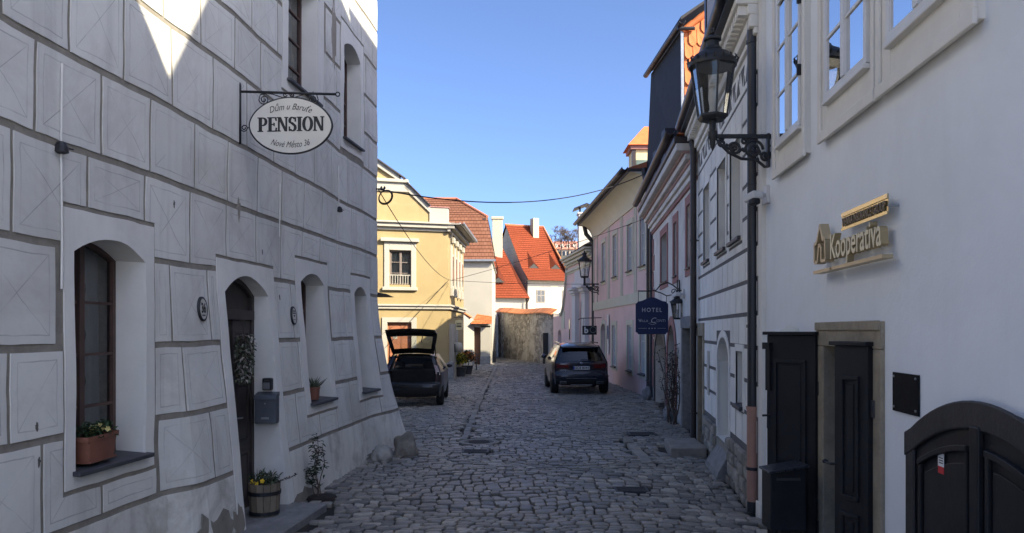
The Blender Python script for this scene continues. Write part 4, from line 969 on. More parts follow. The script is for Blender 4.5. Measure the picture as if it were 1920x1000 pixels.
# rough rubble plinth: stones
RUB = Mt('rubble_stone', (.27, .25, .215), .92, .25, 5, .9, 30, bdist=.012, rand=.3)
def rubble(F, parent, s0, s1, z0, z1, skip=(), sz=.26):
    z = z0
    while z < z1-.02:
        hh = min(random.uniform(.11, .2), z1-z); s = s0-random.uniform(0, .2)
        while s < s1:
            w = random.uniform(sz*.6, sz*1.5); a, b = max(s0, s), min(s1, s+w); s += w
            if b-a < .05 or any(p < (a+b)/2 < q for p, q in skip): continue
            d = random.uniform(.035, .075); k = MB(); j = lambda: random.uniform(-.015, .015)
            P = [(a+.006+j()*.3, z+.006), (b-.006+j()*.3, z+.006+j()*.4), (b-.006+j(), z+hh-.008+j()*.4), (a+.006+j(), z+hh-.008)]; c = ((a+b)/2, z+hh/2)
            ins = lambda p, t: (lerp(p[0], c[0], t), lerp(p[1], c[1], t))
            vs = [F.pos(*p, -.02) for p in P]+[F.pos(*ins(p, .04), d*.75) for p in P]+[F.pos(*ins(p, .3), d+j()*.5) for p in P]
            k.add(vs, [(i*4+q, i*4+(q+1) % 4, (i+1)*4+(q+1) % 4, (i+1)*4+q) for i in range(2) for q in range(4)]+[(8, 9, 10, 11)]); k.part('plinth_stone', RUB, parent, bevel=.012)
        z += hh
rubble(F2, wallS, 9.05, 10.98, -.06, .6); rubble(F2, wallS, 12.24, 13.88, -.06, .6)
k = MB(); F2.solid(k, 11.0, 12.2, -.1, .44, -.36, .02, 1, 1); k.part('niche_apron', MORTAR, wallS)
# frieze, dentils, cornice, gutter
k = MB(); F2.solid(k, 8.86, 14.9, 5.1, 5.5, -.01, .008); k.part('frieze', BW, SG)
for i in range(17):
    s = 9.0+i*.345; k = MB(); fl = 1 if i % 2 else -1
    for P in ([(s, 5.30-.13*fl), (s+.27, 5.30-.13*fl), (s+.135, 5.30+.10*fl)], [(s-.04, 5.30+.13*fl), (s+.05, 5.30+.13*fl), (s+.01, 5.30)]): k.prism([F2.pos(a, b, .009) for a, b in P], (-.004, 0, 0))
    k.part('frieze_ornament', GJ, SG)
k = MB(); F2.solid(k, 8.84, 14.95, 5.5, 5.58, -.01, .05); F2.solid(k, 8.84, 14.95, 5.58, 5.72, -.01, .1); F2.solid(k, 8.84, 14.95, 5.84, 5.92, -.01, .26); F2.solid(k, 8.84, 14.95, 5.72, 5.84, -.01, .12); k.part('cornice', OFFW, SG, bevel=.015)
for i in range(40):
    s = 8.9+i*.15; k = MB(); F2.solid(k, s, s+.085, 5.73, 5.835, .12, .22); k.part('dentil', OFFW, SG)
def gutter(F, parent, s0, s1, z, d, r, mat, n=12):
    k = MB(); vs = []; fs = []; m_ = 9
    for i in range(n+1):
        s = lerp(s0, s1, i/n)
        for j in range(m_): a = pi+pi*j/(m_-1); vs.append(F.pos(s, z+r*sin(a), d+r*cos(a)))
    for i in range(n):
        for j in range(m_-1): fs.append((i*m_+j, (i+1)*m_+j, (i+1)*m_+j+1, i*m_+j+1))
    k.add(vs, fs); o = k.part('gutter', mat, parent, smooth=True, solid=.012); return o
k = MB(); F2.solid(k, 8.84, 14.97, 5.92, 5.985, -.01, .34); k.part('eaves_board', BPIPE, SG)
gutter(F2, SG, 8.84, 15.0, 6.04, .36, .075, BPIPE)
RFR = tile_mat('red_tile_roof', (.42, .13, .06), (.34, .10, .05))
m = MB(); A, B = F2.pos(8.84, 5.99, .27), F2.pos(14.95, 5.99, .27); m.hexa([A, B, (10.2, 14.95, 5.95), (10.2, 8.84, 5.95), (6.1, 8.84, 9.7), (6.6, 14.95, 9.7), (6.9, 14.95, 9.7), (6.9, 8.84, 9.7)]); m.part('roof', Mt('old_clay_tiles', (.36, .12, .06)), SG)
# grey roof dormer above the cornice
k = MB(); F2.solid(k, 9.0, 13.75, 6.06, 11.2, -1.9, -.02, 1, 1); dm = k.part('dormer', Mt('dormer_grey', (.33, .335, .34), .7, .1, 2, .2, 30), SG, bevel=.01)
k = MB(); F2.solid(k, 8.9, 13.95, 11.2, 11.3, -2.0, .2); F2.solid(k, 13.75, 13.95, 6.06, 11.2, -1.0, .0); k.part('dormer_trim', BPIPE, dm)
k = MB(); F2.solid(k, 11.5, 12.3, 6.5, 8.6, -.02, .0); k.part('dormer_window', DGLASS, dm)
# brown downpipe and step
downpipe('slim dark brown downpipe between the striped house and the hotel', PX(1300, 14.78), 14.78, .062, [(.02, 2.6, DPIPE, 1), (2.6, 5.45, DPIPE, 1.0)], [(PX(1300, 14.78), 14.78, 5.4), (PX(1300, 14.78), 14.78, 5.6), (PX(1297, 14.78)-.02, 14.8, 5.85), (PX(1293, 14.78), 14.85, 6.0)], 3.62)
k = MB(); k.hexa([(2.66, 12.95, -.1), (3.28, 13.0, -.1), (3.36, 14.2, -.1), (2.8, 14.2, -.1), (2.66, 12.95, .13), (3.28, 13.0, .13), (3.36, 14.2, .13), (2.8, 14.2, .13)]); k.top('stone_step', Mt('worn_step_stone', (.25, .225, .195), .85, .25, 5, .5, 60), 'single stone step on the street before the striped house doorway', 'step', (3.0, 13.5, 0), bevel=.02)
k = MB(); k.hexa([(2.86, 10.9, -.1), (3.1, 10.95, -.1), (3.25, 12.1, -.1), (3.0, 12.1, -.1), (2.9, 10.9, .09), (3.1, 10.95, .40), (3.25, 12.1, .40), (3.04, 12.1, .09)]); k.top('stone_block', GRANITE, 'sloping grey stone block under the arched niche of the striped house', 'stone block', (3.0, 11.4, 0), bevel=.02)
k = MB(); F2.solid(k, 13.15, 13.35, 1.0, 1.75, .007, .03); k.top('meter_box', Mt('meter_white', (.45, .45, .43), .6, .1, 4, .1), 'narrow flat meter box on the striped house beside its stone doorway', 'meter box', F2.pos(13.25, 1.0, 0), bevel=.006)
# ------------------------------------------------------------------ hotel house with red trims and arches
F3 = Fac(2.358, .0823, -1)
HT = thing('hotel_house', 'greyish plaster house with red window trims, red cornice and two arches', 'house', (6, 19, 0))
HPL = Mt('greige_plaster', (.64, .615, .57), .88, .1, 1.2, .4, 40, streak=.3, stain=(.33, .31, .29), stain_amt=.5, stain_scale=.8)
REDT = Mt('faded_red_trim', (.31, .155, .14), .85, .12, 3, .3, 40, streak=.2)
HW = [Hole(19.9, 21.3, 3.38, 4.65), Hole(17.95, 18.5, 3.38, 4.65), Hole(15.85, 16.35, 3.4, 4.72)]
A1 = Hole(20.3, 22.95, -.1, 1.25, .85, 16, 'ell'); A2 = Hole(18.2, 19.75, -.1, 1.45, .78, 14, 'ell'); HD = Hole(15.6, 16.8, -.1, 2.15)
m = MB(); F3.sheet(m, 14.9, 23.75, -.15, 5.95, 0, HW+[A1, A2, HD], 1, 1); close_volume(m, F3, 14.9, 23.75, -.15, 5.95, 11)
for h in HW+[A1, A2, HD]: F3.reveal(m, h, 0, -.3, bottom=h in HW)
wallH = m.part('wall', HPL, HT)
for h in HW:
    e = .2; k = MB(); F3.solid(k, h.s0-e, h.s0, h.z0-.16, h.zs+e, -.01, .022); F3.solid(k, h.s1, h.s1+e, h.z0-.16, h.zs+e, -.01, .022); F3.solid(k, h.s0, h.s1, h.zs, h.zs+e, -.01, .022); F3.solid(k, h.s0, h.s1, h.z0-.16, h.z0, -.01, .022); k.part('window_trim', REDT, HT)
    w = window(F3, HT, h, .24, 2 if h is HW[0] else 1, 3, .06, WOODF, GLASS, None); sill(F3, w, h, .2, .06, SLATE)
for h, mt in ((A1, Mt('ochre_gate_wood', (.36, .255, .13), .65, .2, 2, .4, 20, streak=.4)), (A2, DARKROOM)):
    big = Hole(h.s0-.22, h.s1+.22, -.1, h.zs, h.rise+.22, 16, 'ell'); k = MB(); br = [lerp(big.s0, big.s1, i/28) for i in range(29)]
    for a, b in zip(br, br[1:]): F3.solid(k, a, b, (lambda s: h.top(s) if h.s0 < s < h.s1 else h.zs) if h.s0 <= (a+b)/2 <= h.s1 else -.1, big.top, -.01, .03)
    k.part('arch_trim', REDT if h is A2 else SLATE, HT)
    k = MB(); F3.solid(k, h.s0, h.s1, -.1, h.top, -.34, -.28, 16); gt = k.part('gate', mt, HT)  # in the second arch a dark sheet stands in for its shaded depth
    if h is A1:
        for i in range(7): k = MB(); s = lerp(h.s0+.2, h.s1-.2, i/6); F3.solid(k, s-.012, s+.012, 0, lambda t: h.top(t)-.05, -.28, -.265); k.part('batten', mt, gt)
        k = MB(); F3.solid(k, h.s0+.05, h.s1-.05, .95, 1.05, -.28, -.26); k.part('rail', DOORW, gt)
k = MB(); F3.solid(k, 15.45, 15.604, -.1, 2.146, -.32, .05); F3.solid(k, 16.796, 16.98, -.1, 2.146, -.32, .05); F3.solid(k, 15.42, 17.0, 2.146, 2.4, -.2, .06); k.part('door_frame', GRANITE, HT, bevel=.015); k = MB(); F3.solid(k, 15.6, 16.8, 0, 2.15, -.3, -.26); k.part('door', Mt('grey_door', (.24, .23, .21), .7, .15, 2, .3, 20), HT)
# moulded cornice with red bands (sweeping profile)
prof = [(5.02, .02, 1), (5.10, .05, 0), (5.22, .08, 0), (5.34, .14, 2), (5.40, .17, 0), (5.52, .25, 2), (5.57, .30, 0), (5.72, .42, 1)]
for (z0, d0, r0), (z1, d1, _) in zip(prof, prof[1:]):
    k = MB(); F3.solid(k, 14.92, 23.75, z0, z1, -.02, d1, 4); k.part('cornice_band', (HPL, REDT, Mt('dull_rose_trim', (.42, .27, .24), .85))[r0], HT, bevel=.02)
k = MB(); F3.solid(k, 14.92, 23.75, 5.72, 5.86, -.05, .46, 4); k.part('cornice_top', DPIPE, HT, bevel=.03); gutter(F3, HT, 14.95, 23.75, 5.98, .52, .09, DPIPE)
for i in range(9):
    k = MB(); F3.solid(k, 23.3-(.2 if i % 2 else 0), 23.74, .4+i*.5, .86+i*.5, -.01, .02); k.part('quoin', REDT, HT)
m = MB(); A, B = F3.pos(14.95, 5.9, .4), F3.pos(23.75, 5.9, .4); m.hexa([A, B, (11, 23.75, 5.9), (11, 14.95, 5.9), (7.2, 14.95, 9.2), (7.6, 23.75, 9.2), (7.8, 23.75, 9.2), (7.8, 14.95, 9.2)]); m.part('roof', Mt('old_clay_tiles', (.36, .12, .06)), HT)
# ------------------------------------------------------------------ dark-boarded loft with orange tiled side
DL = thing('boarded_loft', 'black boarded roof loft with an orange tiled side standing above the hotel', 'roof loft', (5, 21.5, 6))
BB = Mt('black_boarding', (.012, .013, .017), .75, .3, 3, .4, 20)
a = Vector((4.46, 20.0, 0)); b = Vector((4.28, 23.8, 0)); zt = 10.0; z0 = 6.0
m = MB(); m.hexa([(a.x, a.y+.1, z0), (b.x-.18, b.y, z0), (6, b.y, z0), (6.2, a.y+.1, z0), (a.x, a.y+.25, zt), (b.x, b.y, zt), (6, b.y, zt), (6.2, a.y+.25, zt)]); m.part('loft_body', BB, DL)
k = MB(); k.box(4.15, 4.5, 21.0, 21.5, 6.6, 7.6); k.box(4.13, 4.5, 22.2, 22.7, 6.4, 7.3); k.part('loft_shutter', Mt('loft_shutter_black', (.03, .032, .04), .6, .2, 4, .2), DL)
F4_ = Fac(4.46+.0474*20, -.0474, -1); gutter(F4_, DL, 19.75, 24.0, zt+.02, .12, .08, BPIPE)
k = MB(); k.hexa([(4.3, 19.7, zt+.02), (4.12, 24.0, zt+.02), (6.2, 24, zt+1.2), (6.2, 20.1, zt+1.45), (4.3, 19.7, zt+.1), (4.12, 24.0, zt+.1), (6.2, 24, zt+1.3), (6.2, 20.1, zt+1.5)]); k.part('loft_roof', BB, DL)
ORT = Mt('orange_clay_tile', (.55, .17, .055), .75, .15, 5, .3, 30, rand=.14)
def tpt(s, t): # tiled plane facing the camera; s across, t up the slope
    return Vector((4.47+s, 19.96+.035*t, 6.4+t))
nrm = Vector((0, -1, .035)).normalized()
TW, TH = .215, .34
tm = None
for j in range(16):
    for i in range(13):
        s = i*TW+(TW/2 if j % 2 else 0); t = j*TH
        if t+.36 > 3.5+s*.78 or s > 2.5: continue
        k = MB(); P = []
        for q, (u, v) in enumerate([(.01, .46), (.01, .1), (.06, .03), (TW/2, 0), (TW-.06, .03), (TW-.01, .1), (TW-.01, .46)]):
            p = tpt(s+u, t+v)+nrm*(.045 if v < .2 else .01); P.append(p)
        k.prism([tuple(p) for p in P], tuple(nrm*-.018)); k.part('roof_tile', ORT, DL)
for i in range(11):
    s0 = -.06+i*.24; p0 = tpt(s0, 3.5+s0*.78)+nrm*.03; p1 = tpt(s0+.28, 3.5+(s0+.28)*.78)+nrm*.05; k = MB(); k.tube([p0, p1], [.075, .09], 10); k.part('ridge_tile', ORT, DL, autos=50)
k = MB(); k.hexa([tuple(tpt(-.1, -.2)+nrm*.02), tuple(tpt(-.03, -.2)+nrm*.02), tuple(tpt(-.03, -.2)+nrm*.07), tuple(tpt(-.1, -.2)+nrm*.07), tuple(tpt(-.1, 3.45)+nrm*.02), tuple(tpt(-.03, 3.45)+nrm*.02), tuple(tpt(-.03, 3.45)+nrm*.07), tuple(tpt(-.1, 3.45)+nrm*.07)]); k.part('verge_flashing', TIN, DL)
k = MB(); p = tpt(-.2, 3.5); k.tube([p+nrm*.1, p+Vector((.45, 0, 0))+nrm*.1], .05, 8); k.part('gutter_end', BPIPE, DL)
k = MB(); k.poly([tuple(tpt(0, -.3)), tuple(tpt(2.6, -.3)), tuple(tpt(2.6, 5.4)), tuple(tpt(0, 3.42))]); k.part('tile_underlay', ORT, DL)
# ------------------------------------------------------------------ pink house
F4 = Fac(5.25, -.04, -1)
PK = thing('pink_house', 'two-storey pink house with cream window frames and deep cream eaves', 'house', (6, 30, 0))
PINK = Mt('pink_plaster', (.68, .50, .47), .88, .08, 1, .3, 40, streak=.15); CREAM = Mt('cream_green_trim', (.56, .55, .44), .85, .07, 2, .25, 40); COVE = Mt('cream_cove', (.62, .58, .44), .85, .07, 1, .2, 30)
PW = [Hole(a, b, 4.2, 5.85) for a, b in ((24.6, 25.5), (26.8, 27.7), (29.8, 30.7), (32.6, 33.5))]; PL = [Hole(a, b, .68, 2.3) for a, b in ((24.6, 25.5), (26.8, 27.7), (30.0, 30.9))]; PD = Hole(32.5, 33.7, -.1, 2.1, .3, 10, 'ell')
m = MB(); F4.sheet(m, 23.8, 36.2, -.15, 6.9, 0, PW+PL+[PD], 1.5, 1.5); close_volume(m, F4, 23.8, 36.2, -.15, 6.9, 11)
for h in PW+PL+[PD]: F4.reveal(m, h, 0, -.14, bottom=h is not PD)
m.part('wall', PINK, PK)
GRW = Mt('grey_white_window', (.50, .52, .50), .5, .06, 3, .1)
for h in PW+PL:
    e = .17; k = MB(); F4.solid(k, h.s0-e, h.s0, h.z0-.14, h.zs+e, -.01, .03); F4.solid(k, h.s1, h.s1+e, h.z0-.14, h.zs+e, -.01, .03); F4.solid(k, h.s0, h.s1, h.zs, h.zs+e, -.01, .03); F4.solid(k, h.s0, h.s1, h.z0-.14, h.z0, -.01, .03); k.part('window_trim', CREAM, PK)
    w = window(F4, PK, h, .04, 2, 3, .07, GRW, GLASS, NETC, .06, .035); sill(F4, w, h, .05, .1, SLATE, .05)
k = MB(); e = .18
for a, b in ((PD.s0-e, PD.s0), (PD.s1, PD.s1+e)): F4.solid(k, a, b, -.1, 2.1, -.01, .03)
big = Hole(PD.s0-e, PD.s1+e, 0, 2.1, .48, 10, 'ell')
for i in range(14): a, b = lerp(big.s0, big.s1, i/14), lerp(big.s0, big.s1, (i+1)/14); F4.solid(k, a, b, lambda s: PD.top(s) if PD.s0 < s < PD.s1 else 2.1, big.top, -.01, .03)
k.part('door_trim', CREAM, PK); k = MB(); F4.solid(k, PD.s0, PD.s1, 0, PD.top, -.16, -.12, 10); k.part('door', Mt('pale_green_door', (.36, .40, .36), .6, .1, 2, .1), PK)
k = MB(); F4.solid(k, 23.8, 36.2, 3.02, 3.38, -.01, .04); k.part('belt_course', CREAM, PK)
for a in (23.85, 26.05, 26.3, 28.6, 28.9, 31.5, 31.8, 34.8, 35.8): k = MB(); F4.solid(k, a, a+.16, 3.38, 6.35, -.01, .03); k.part('pilaster_strip', CREAM, PK)
k = MB(); F4.solid(k, 23.8, 36.2, 6.33, 6.37, -.01, .05); n = 10; cv = [(6.37+.62*sin(t*pi/2), .05+.62*(1-cos(t*pi/2))) for t in [i/n for i in range(n+1)]]
vs = [F4.pos(s, z, d) for s in (23.8, 36.2) for z, d in cv]; k.add(vs, [(i, i+1, n+2+i, n+1+i) for i in range(n)]); k.poly([F4.pos(36.2, z, d) for z, d in cv]+[F4.pos(36.2, 7.0, 0)]); k.poly([F4.pos(23.8, z, d) for z, d in cv]+[F4.pos(23.8, 7.0, 0)]); k.part('eaves_cove', COVE, PK, autos=30)
k = MB(); F4.solid(k, 23.8, 36.3, 6.99, 7.09, -.1, .74); k.part('eaves_board', DPIPE, PK); gutter(F4, PK, 23.8, 36.5, 7.14, .82, .09, BPIPE)
m = MB(); A, B = F4.pos(23.8, 7.09, .78), F4.pos(36.3, 7.09, .78); m.hexa([A, B, (11, 36.3, 7.09), (11, 23.8, 7.09), (7.4, 23.8, 8.4), (7.0, 36.3, 8.4), (7.6, 36.3, 8.4), (7.6, 23.8, 8.4)]); m.part('roof', Mt('old_clay_tiles', (.36, .12, .06)), PK)
for s in (28.5, 31.0, 33.4):
    k = MB(); k.tube([F4.pos(s, 7.3, .6), F4.pos(s, 7.9, .2)], .015, 5); k.part('snow_rail_post', IRON, PK)
# little orange-roofed dormer on the pink roof
tw = k = MB(); X0, X1 = 4.62, 5.5; Y0, Y1 = 29.5, 30.6
k.box(X0, X1, Y0, Y1, 7.1, 9.0); dmr = k.part('dormer', Mt('dormer_yellow', (.62, .55, .30), .8, .1, 2, .2), PK)
k = MB(); k.box(X0-.1, X1+.1, Y0-.1, Y1+.1, 9.0, 9.15); k.part('dormer_cornice', REDT, dmr)
k = MB(); k.add([(X0-.22, Y0-.2, 9.15), (X1+.2, Y0-.2, 9.15), (X1+.2, Y1+.2, 9.15), (X0-.22, Y1+.2, 9.15), (X0+.5, Y0+.45, 10.0), (X1+.2, Y0+.45, 10.0)], [(0, 1, 5, 4), (0, 4, 3), (3, 4, 5, 2), (1, 2, 5), (0, 3, 2, 1)]); k.part('dormer_roof', ORT, dmr)
k = MB(); k.box(X0+.12, X1-.1, Y0-.03, Y0+.01, 7.6, 8.6); k.part('dormer_window', Mt('green_grey_glass', (.12, .17, .16), .2, .1, 2, 0), dmr); k = MB(); k.box(X0-.04, X0+.1, Y0-.05, Y0+.1, 7.2, 9.0); k.part('dormer_post', DPIPE, dmr)
k = MB(); k.box(4.35, 4.75, 29.0, 29.5, 7.1, 7.7); k.part('roof_vent', BPIPE, dmr)
# downpipes at both ends
x = PX(1222, 23.7); downpipe('dark twin downpipe nearest the hotel sign, between hotel and pink house', x, 23.7, .085, [(.05, 3, BPIPE, 1), (3, 5.95, BPIPE, 1)], [(x, 23.7, 5.9), (x, 23.7, 6.1), (x-.12, 23.75, 6.4), (x-.2, 23.8, 6.9), (x-.22, 23.8, 7.1)], 4.5)
x = PX(1217, 23.95)-.02; downpipe('lighter twin downpipe just left of the dark one beside the pink house', x, 24.0, .06, [(.05, 6.2, DPIPE, 1)], None, 4.5)
x = PX(1113, 36.1); downpipe('black downpipe with swan-neck at the far end of the pink house', x, 36.1, .10, [(.05, 6.0, BPIPE, 1)], [(x, 36.1, 5.9), (x, 36.1, 6.2), (x-.35, 36.1, 6.6), (x-.45, 36.1, 7.05)], 4.0)
# ------------------------------------------------------------------ baroque low house with portal
F5 = Fac(7.78, -.11, -1)
BQ = thing('baroque_house', 'low pink house with white pilaster portal and sweeping end gable beyond the pink house', 'house', (5, 40, 0))
gtop = lambda s: 6.0 if s < 42.6 else 2.95+3.05*max(0, 1-(s-42.6)/2.2)**2.2
BD = Hole(44.8, 46.0, -.1, 1.85, .3, 10, 'ell'); BP = Hole(38.1, 39.3, -.1, 3.1, .6, 10, 'ell')
m = MB(); segs = [36.2, 37, 38.1, 39.3, 40.5, 41.6, 42.6]+[42.6+.2*i for i in range(1, 12)]+[46.0, 47, 48]
for a, b in zip(segs, segs[1:]):
    md = (a+b)/2; lo = (lambda s: BP.top(s)) if BP.s0 < md < BP.s1 else ((lambda s: BD.top(min(max(s, BD.s0), BD.s1))) if BD.s0 < md < BD.s1 else -.15)
    F5.solid(m, a, b, lo, gtop, -.5, 0, 6 if callable(lo) else 2)
m.part('wall', PINK, BQ)
m = MB(); m.box(4.6, 9, 36.3, 42.6, -.1, 5.6); m.hexa([(3.4, 36.3, 6.15), (2.9, 42.6, 6.15), (9, 42.6, 6.15), (9, 36.3, 6.15), (6.2, 36.5, 7.5), (6.0, 42.4, 7.5), (7, 42.4, 7.5), (7, 36.5, 7.5)]); m.part('roof', Mt('grey_old_roof', (.2, .17, .15), .85, .2, 2, .4, 10), BQ)
k = MB()
for z, d, h in ((5.15, .06, .1), (5.25, .12, .15), (5.55, .1, .1), (5.65, .22, .13), (5.8, .34, .12), (5.94, .44, .1)): F5.solid(k, 36.2, 42.75, z, z+h, -.02, d, 2)
k.part('cornice', CREAM, BQ, bevel=.02)
PLW = Mt('portal_white', (.58, .59, .60), .8, .06, 2, .2)
for a, b in ((37.1, 37.9), (39.5, 40.4)):
    k = MB(); F5.solid(k, a, b, 0, 3.9, -.02, .22); F5.solid(k, a-.06, b+.06, 0, .4, -.02, .27); k.part('portal_pilaster', PLW, BQ, bevel=.02); k = MB(); F5.solid(k, a-.05, b+.05, 3.9, 4.0, -.02, .26); F5.solid(k, a-.12, b+.12, 4.0, 4.16, -.02, .34); F5.solid(k, a-.2, b+.2, 4.16, 4.3, -.02, .42); k.part('capital', PLW, BQ, bevel=.02)
k = MB(); F5.solid(k, 36.9, 40.6, 4.3, 4.6, -.02, .2); F5.solid(k, 37.2, 40.3, 4.6, 5.15, -.02, .1); k.part('entablature', PLW, BQ, bevel=.02)
k = MB(); F5.solid(k, BP.s0, BP.s1, 0, BP.top, -.4, -.3, 10); k.part('portal_door', DOORW, BQ); k = MB(); F5.solid(k, BD.s0, BD.s1, 0, BD.top, -.3, -.22, 10); k.part('side_door', Mt('pale_green_door', (.36, .4, .36)), BQ)
k = MB()
for i in range(12): a = 42.6+.2*i; F5.solid(k, a, a+.2, lambda s: gtop(s)-.02, lambda s: gtop(s)+.16, -.55, .12)
F5.solid(k, 43.6, 44.6, 2.2, lambda s: min(gtop(s)-.02, 3.2), -.01, .03, 4); k.part('gable_coping', CREAM, BQ)
k = MB(); F5.solid(k, 42.0, 42.25, 1.6, 2.7, -.01, .02); k.part('slit_window', DGLASS, BQ)
k = MB(); F5.solid(k, 41.2, 44.0, 1.2, 1.35, -.01, .02)
# white chimney stack
ch = thing('chimney_stack', 'tall white chimney stack with a small dark metal roof above the baroque house', 'chimney', (3.9, 40, 6)); k = MB(); k.box(3.45, 4.25, 40.0, 40.8, 5.9, 8.15); k.part('stack', Mt('white_plaster_far', (.5, .49, .45), .85, .06, 1, .2), ch, bevel=.02)
k = MB(); k.box(3.4, 4.3, 39.95, 40.85, 8.15, 8.22); k.part('stack_rim', OFFW, ch); k = MB(); k.prism([(3.2, 39.85, 8.42), (3.85, 39.85, 8.68), (4.5, 39.85, 8.42), (4.5, 39.85, 8.36), (3.85, 39.85, 8.62), (3.2, 39.85, 8.36)], (0, 1.1, 0)); k.part('metal_roof', BPIPE, ch)
for x in (3.55, 4.15): k = MB(); k.box(x-.03, x+.03, 40.2, 40.6, 8.2, 8.5); k.part('roof_strut', BPIPE, ch)
# ------------------------------------------------------------------ rubble garden wall closing the view
def frame_pts(x0, y0, x1, y1): return Vector((x0, y0, 0)), Vector((x1, y1, 0))
RM = bpy.data.materials.new('rubble_wall')
def _rm():
    nt, N, L, b = nodes(RM); v = mapped(nt, (1, 1, 1.5)); vo = N.new('ShaderNodeTexVoronoi'); vo.feature = 'DISTANCE_TO_EDGE'; vo.inputs['Scale'].default_value = 2.6; L.new(v, vo.inputs[0])
    v2 = N.new('ShaderNodeTexVoronoi'); v2.inputs['Scale'].default_value = 2.6; L.new(v, v2.inputs[0])
    sep = N.new('ShaderNodeSeparateColor'); L.new(v2.outputs['Color'], sep.inputs[0])
    c = mixc(nt, sep.outputs[0], (.16, .145, .13), (.44, .41, .375)); e = ramp(nt, vo.outputs[0], .02, .09); c = mixc(nt, e, (.30, .285, .26), c)
    pl = ramp(nt, noise_n(nt, mapped(nt, (.6, .6, .6)), .7, 5, .65), .54, .62); c = mixc(nt, pl, c, mixc(nt, noise_n(nt, v, 3, 5), (.32, .31, .29), (.46, .445, .42)))
    L.new(c, b.inputs['Base Color']); b.inputs['Roughness'].default_value = .95; bump_n(nt, b, math_n(nt, 'ADD', math_n(nt, 'MULTIPLY', e, math_n(nt, 'SUBTRACT', 1, pl)), noise_n(nt, v, 9, 5)), 1.0, .08)
_rm()
SWL = thing('rubble_garden_wall', 'long weathered stone garden wall with orange tile coping across the street end', 'wall', (.5, 55, 0))
P = [(2.55, 47.6), (1.6, 51.0), (.2, 56.5), (-1.25, 62.0)]
m = MB()
def wz(t): return lerp(3.1, 3.55, t)+.05*sin(t*9)
NP = 24
def wp(t):
    t3 = t*3; i = min(2, int(t3)); f = t3-i; return lerp(P[i][0], P[i+1][0], f), lerp(P[i][1], P[i+1][1], f)
vs = []
for i in range(NP+1):
    t = i/NP; x, y = wp(t); z = wz(t)
    for dx, zz_ in ((0, -.1), (0, z), (.5, z), (.5, -.1)): vs.append((x+dx, y+dx*.3, zz_))
m.add(vs, [(i*4+j, i*4+j+1, i*4+j+5, i*4+j+4) for i in range(NP) for j in range(3)]+[(0, 1, 2, 3), (NP*4, NP*4+1, NP*4+2, NP*4+3)]); m.part('wall', RM, SWL)
CT = Mt('coping_tile', (.50, .19, .08), .85, .2, 2, .3, 20, rand=.25)
for i in range(46):
    t0 = i/46; t1 = (i+1)/46; x0, y0 = wp(t0); x1, y1 = wp(t1); z = wz(t0)+.02+random.uniform(0, .02); k = MB()
    k.add([(x0-.16, y0-.05, z-.06), (x1-.16, y1-.05, z-.06), (x1+.25, y1+.08, z+.24), (x0+.25, y0+.08, z+.24), (x0-.16, y0-.05, z), (x1-.16, y1-.05, z), (x1+.25, y1+.08, z+.3), (x0+.25, y0+.08, z+.3)], [(0, 1, 2, 3), (4, 5, 6, 7), (0, 1, 5, 4), (1, 2, 6, 5), (2, 3, 7, 6), (3, 0, 4, 7)]); k.part('coping_tile', CT, SWL)
k = MB(); x, y = wp(.12); k.box(x-.25, x+.3, y-.25, y+.3, -.1, 1.95); k.part('door_recess', DARKROOM, SWL)
k = MB(); k.box(-2.0, -1.2, 60.5, 61.5, -.1, 3.4); k.part('end_pier', Mt('pier_white', (.55, .56, .56), .9, .08, 1, .3, 20, stain=(.3, .3, .29), stain_amt=.6), SWL)
# ------------------------------------------------------------------ yellow house
YK = .3; YY = lambda x: 33+YK*(x+2.73)
FY = Fac(33+YK*2.73, YK, 1, 'x'); YS = Fac(-2.73-.04*33, .04, 1, 'y')
YH = thing('yellow_house', 'sunlit yellow house with white trims, stepped gable and brown door', 'house', (-6, 34, 0))
YEL = Mt('yellow_plaster', (.315, .24, .115), .88, .07, 1, .3, 40, streak=.12, stain=(.42, .33, .18), stain_amt=.35, stain_scale=.9); YWH = Mt('yellow_house_white', (.36, .34, .285), .85, .06, 1.5, .2, 40)
YW = [Hole(-5.12, -4.24, 4.02, 5.46), Hole(-8, -7.1, 4.02, 5.46)]; YD = Hole(-5.2, -4.22, -.1, 2.45)
m = MB(); FY.sheet(m, -9.5, -2.73, -.15, 6.55, 0, YW+[YD], 1.5, 1.5)
for h in YW+[YD]: FY.reveal(m, h, 0, -.2, bottom=h is not YD)
YS.sheet(m, 33, 39.5, -.15, 6.55, 0, (), 2, 2)
G = [(-9.5, 6.5), (-2.73, 6.5), (-2.73, 6.9), (-3.45, 7.3), (-4.55, 8.35), (-4.8, 8.5), (-6.4, 9.6), (-8, 8.5), (-9.5, 7.2)]
m.prism([FY.pos(x, z, 0) for x, z in G], (0, .4, 0)); m.part('wall', YEL, YH)
m = MB(); m.add([(-2.6, 33.2, 6.6), (-2.3, 39.6, 6.6), (-6.4, 32.2, 9.4), (-6.1, 39.6, 9.4), (-10, 31.2, 6.6), (-10, 39.6, 6.6)], [(0, 1, 3, 2), (2, 3, 5, 4), (1, 3, 5), (0, 2, 4)]); m.part('roof', RFR, YH)
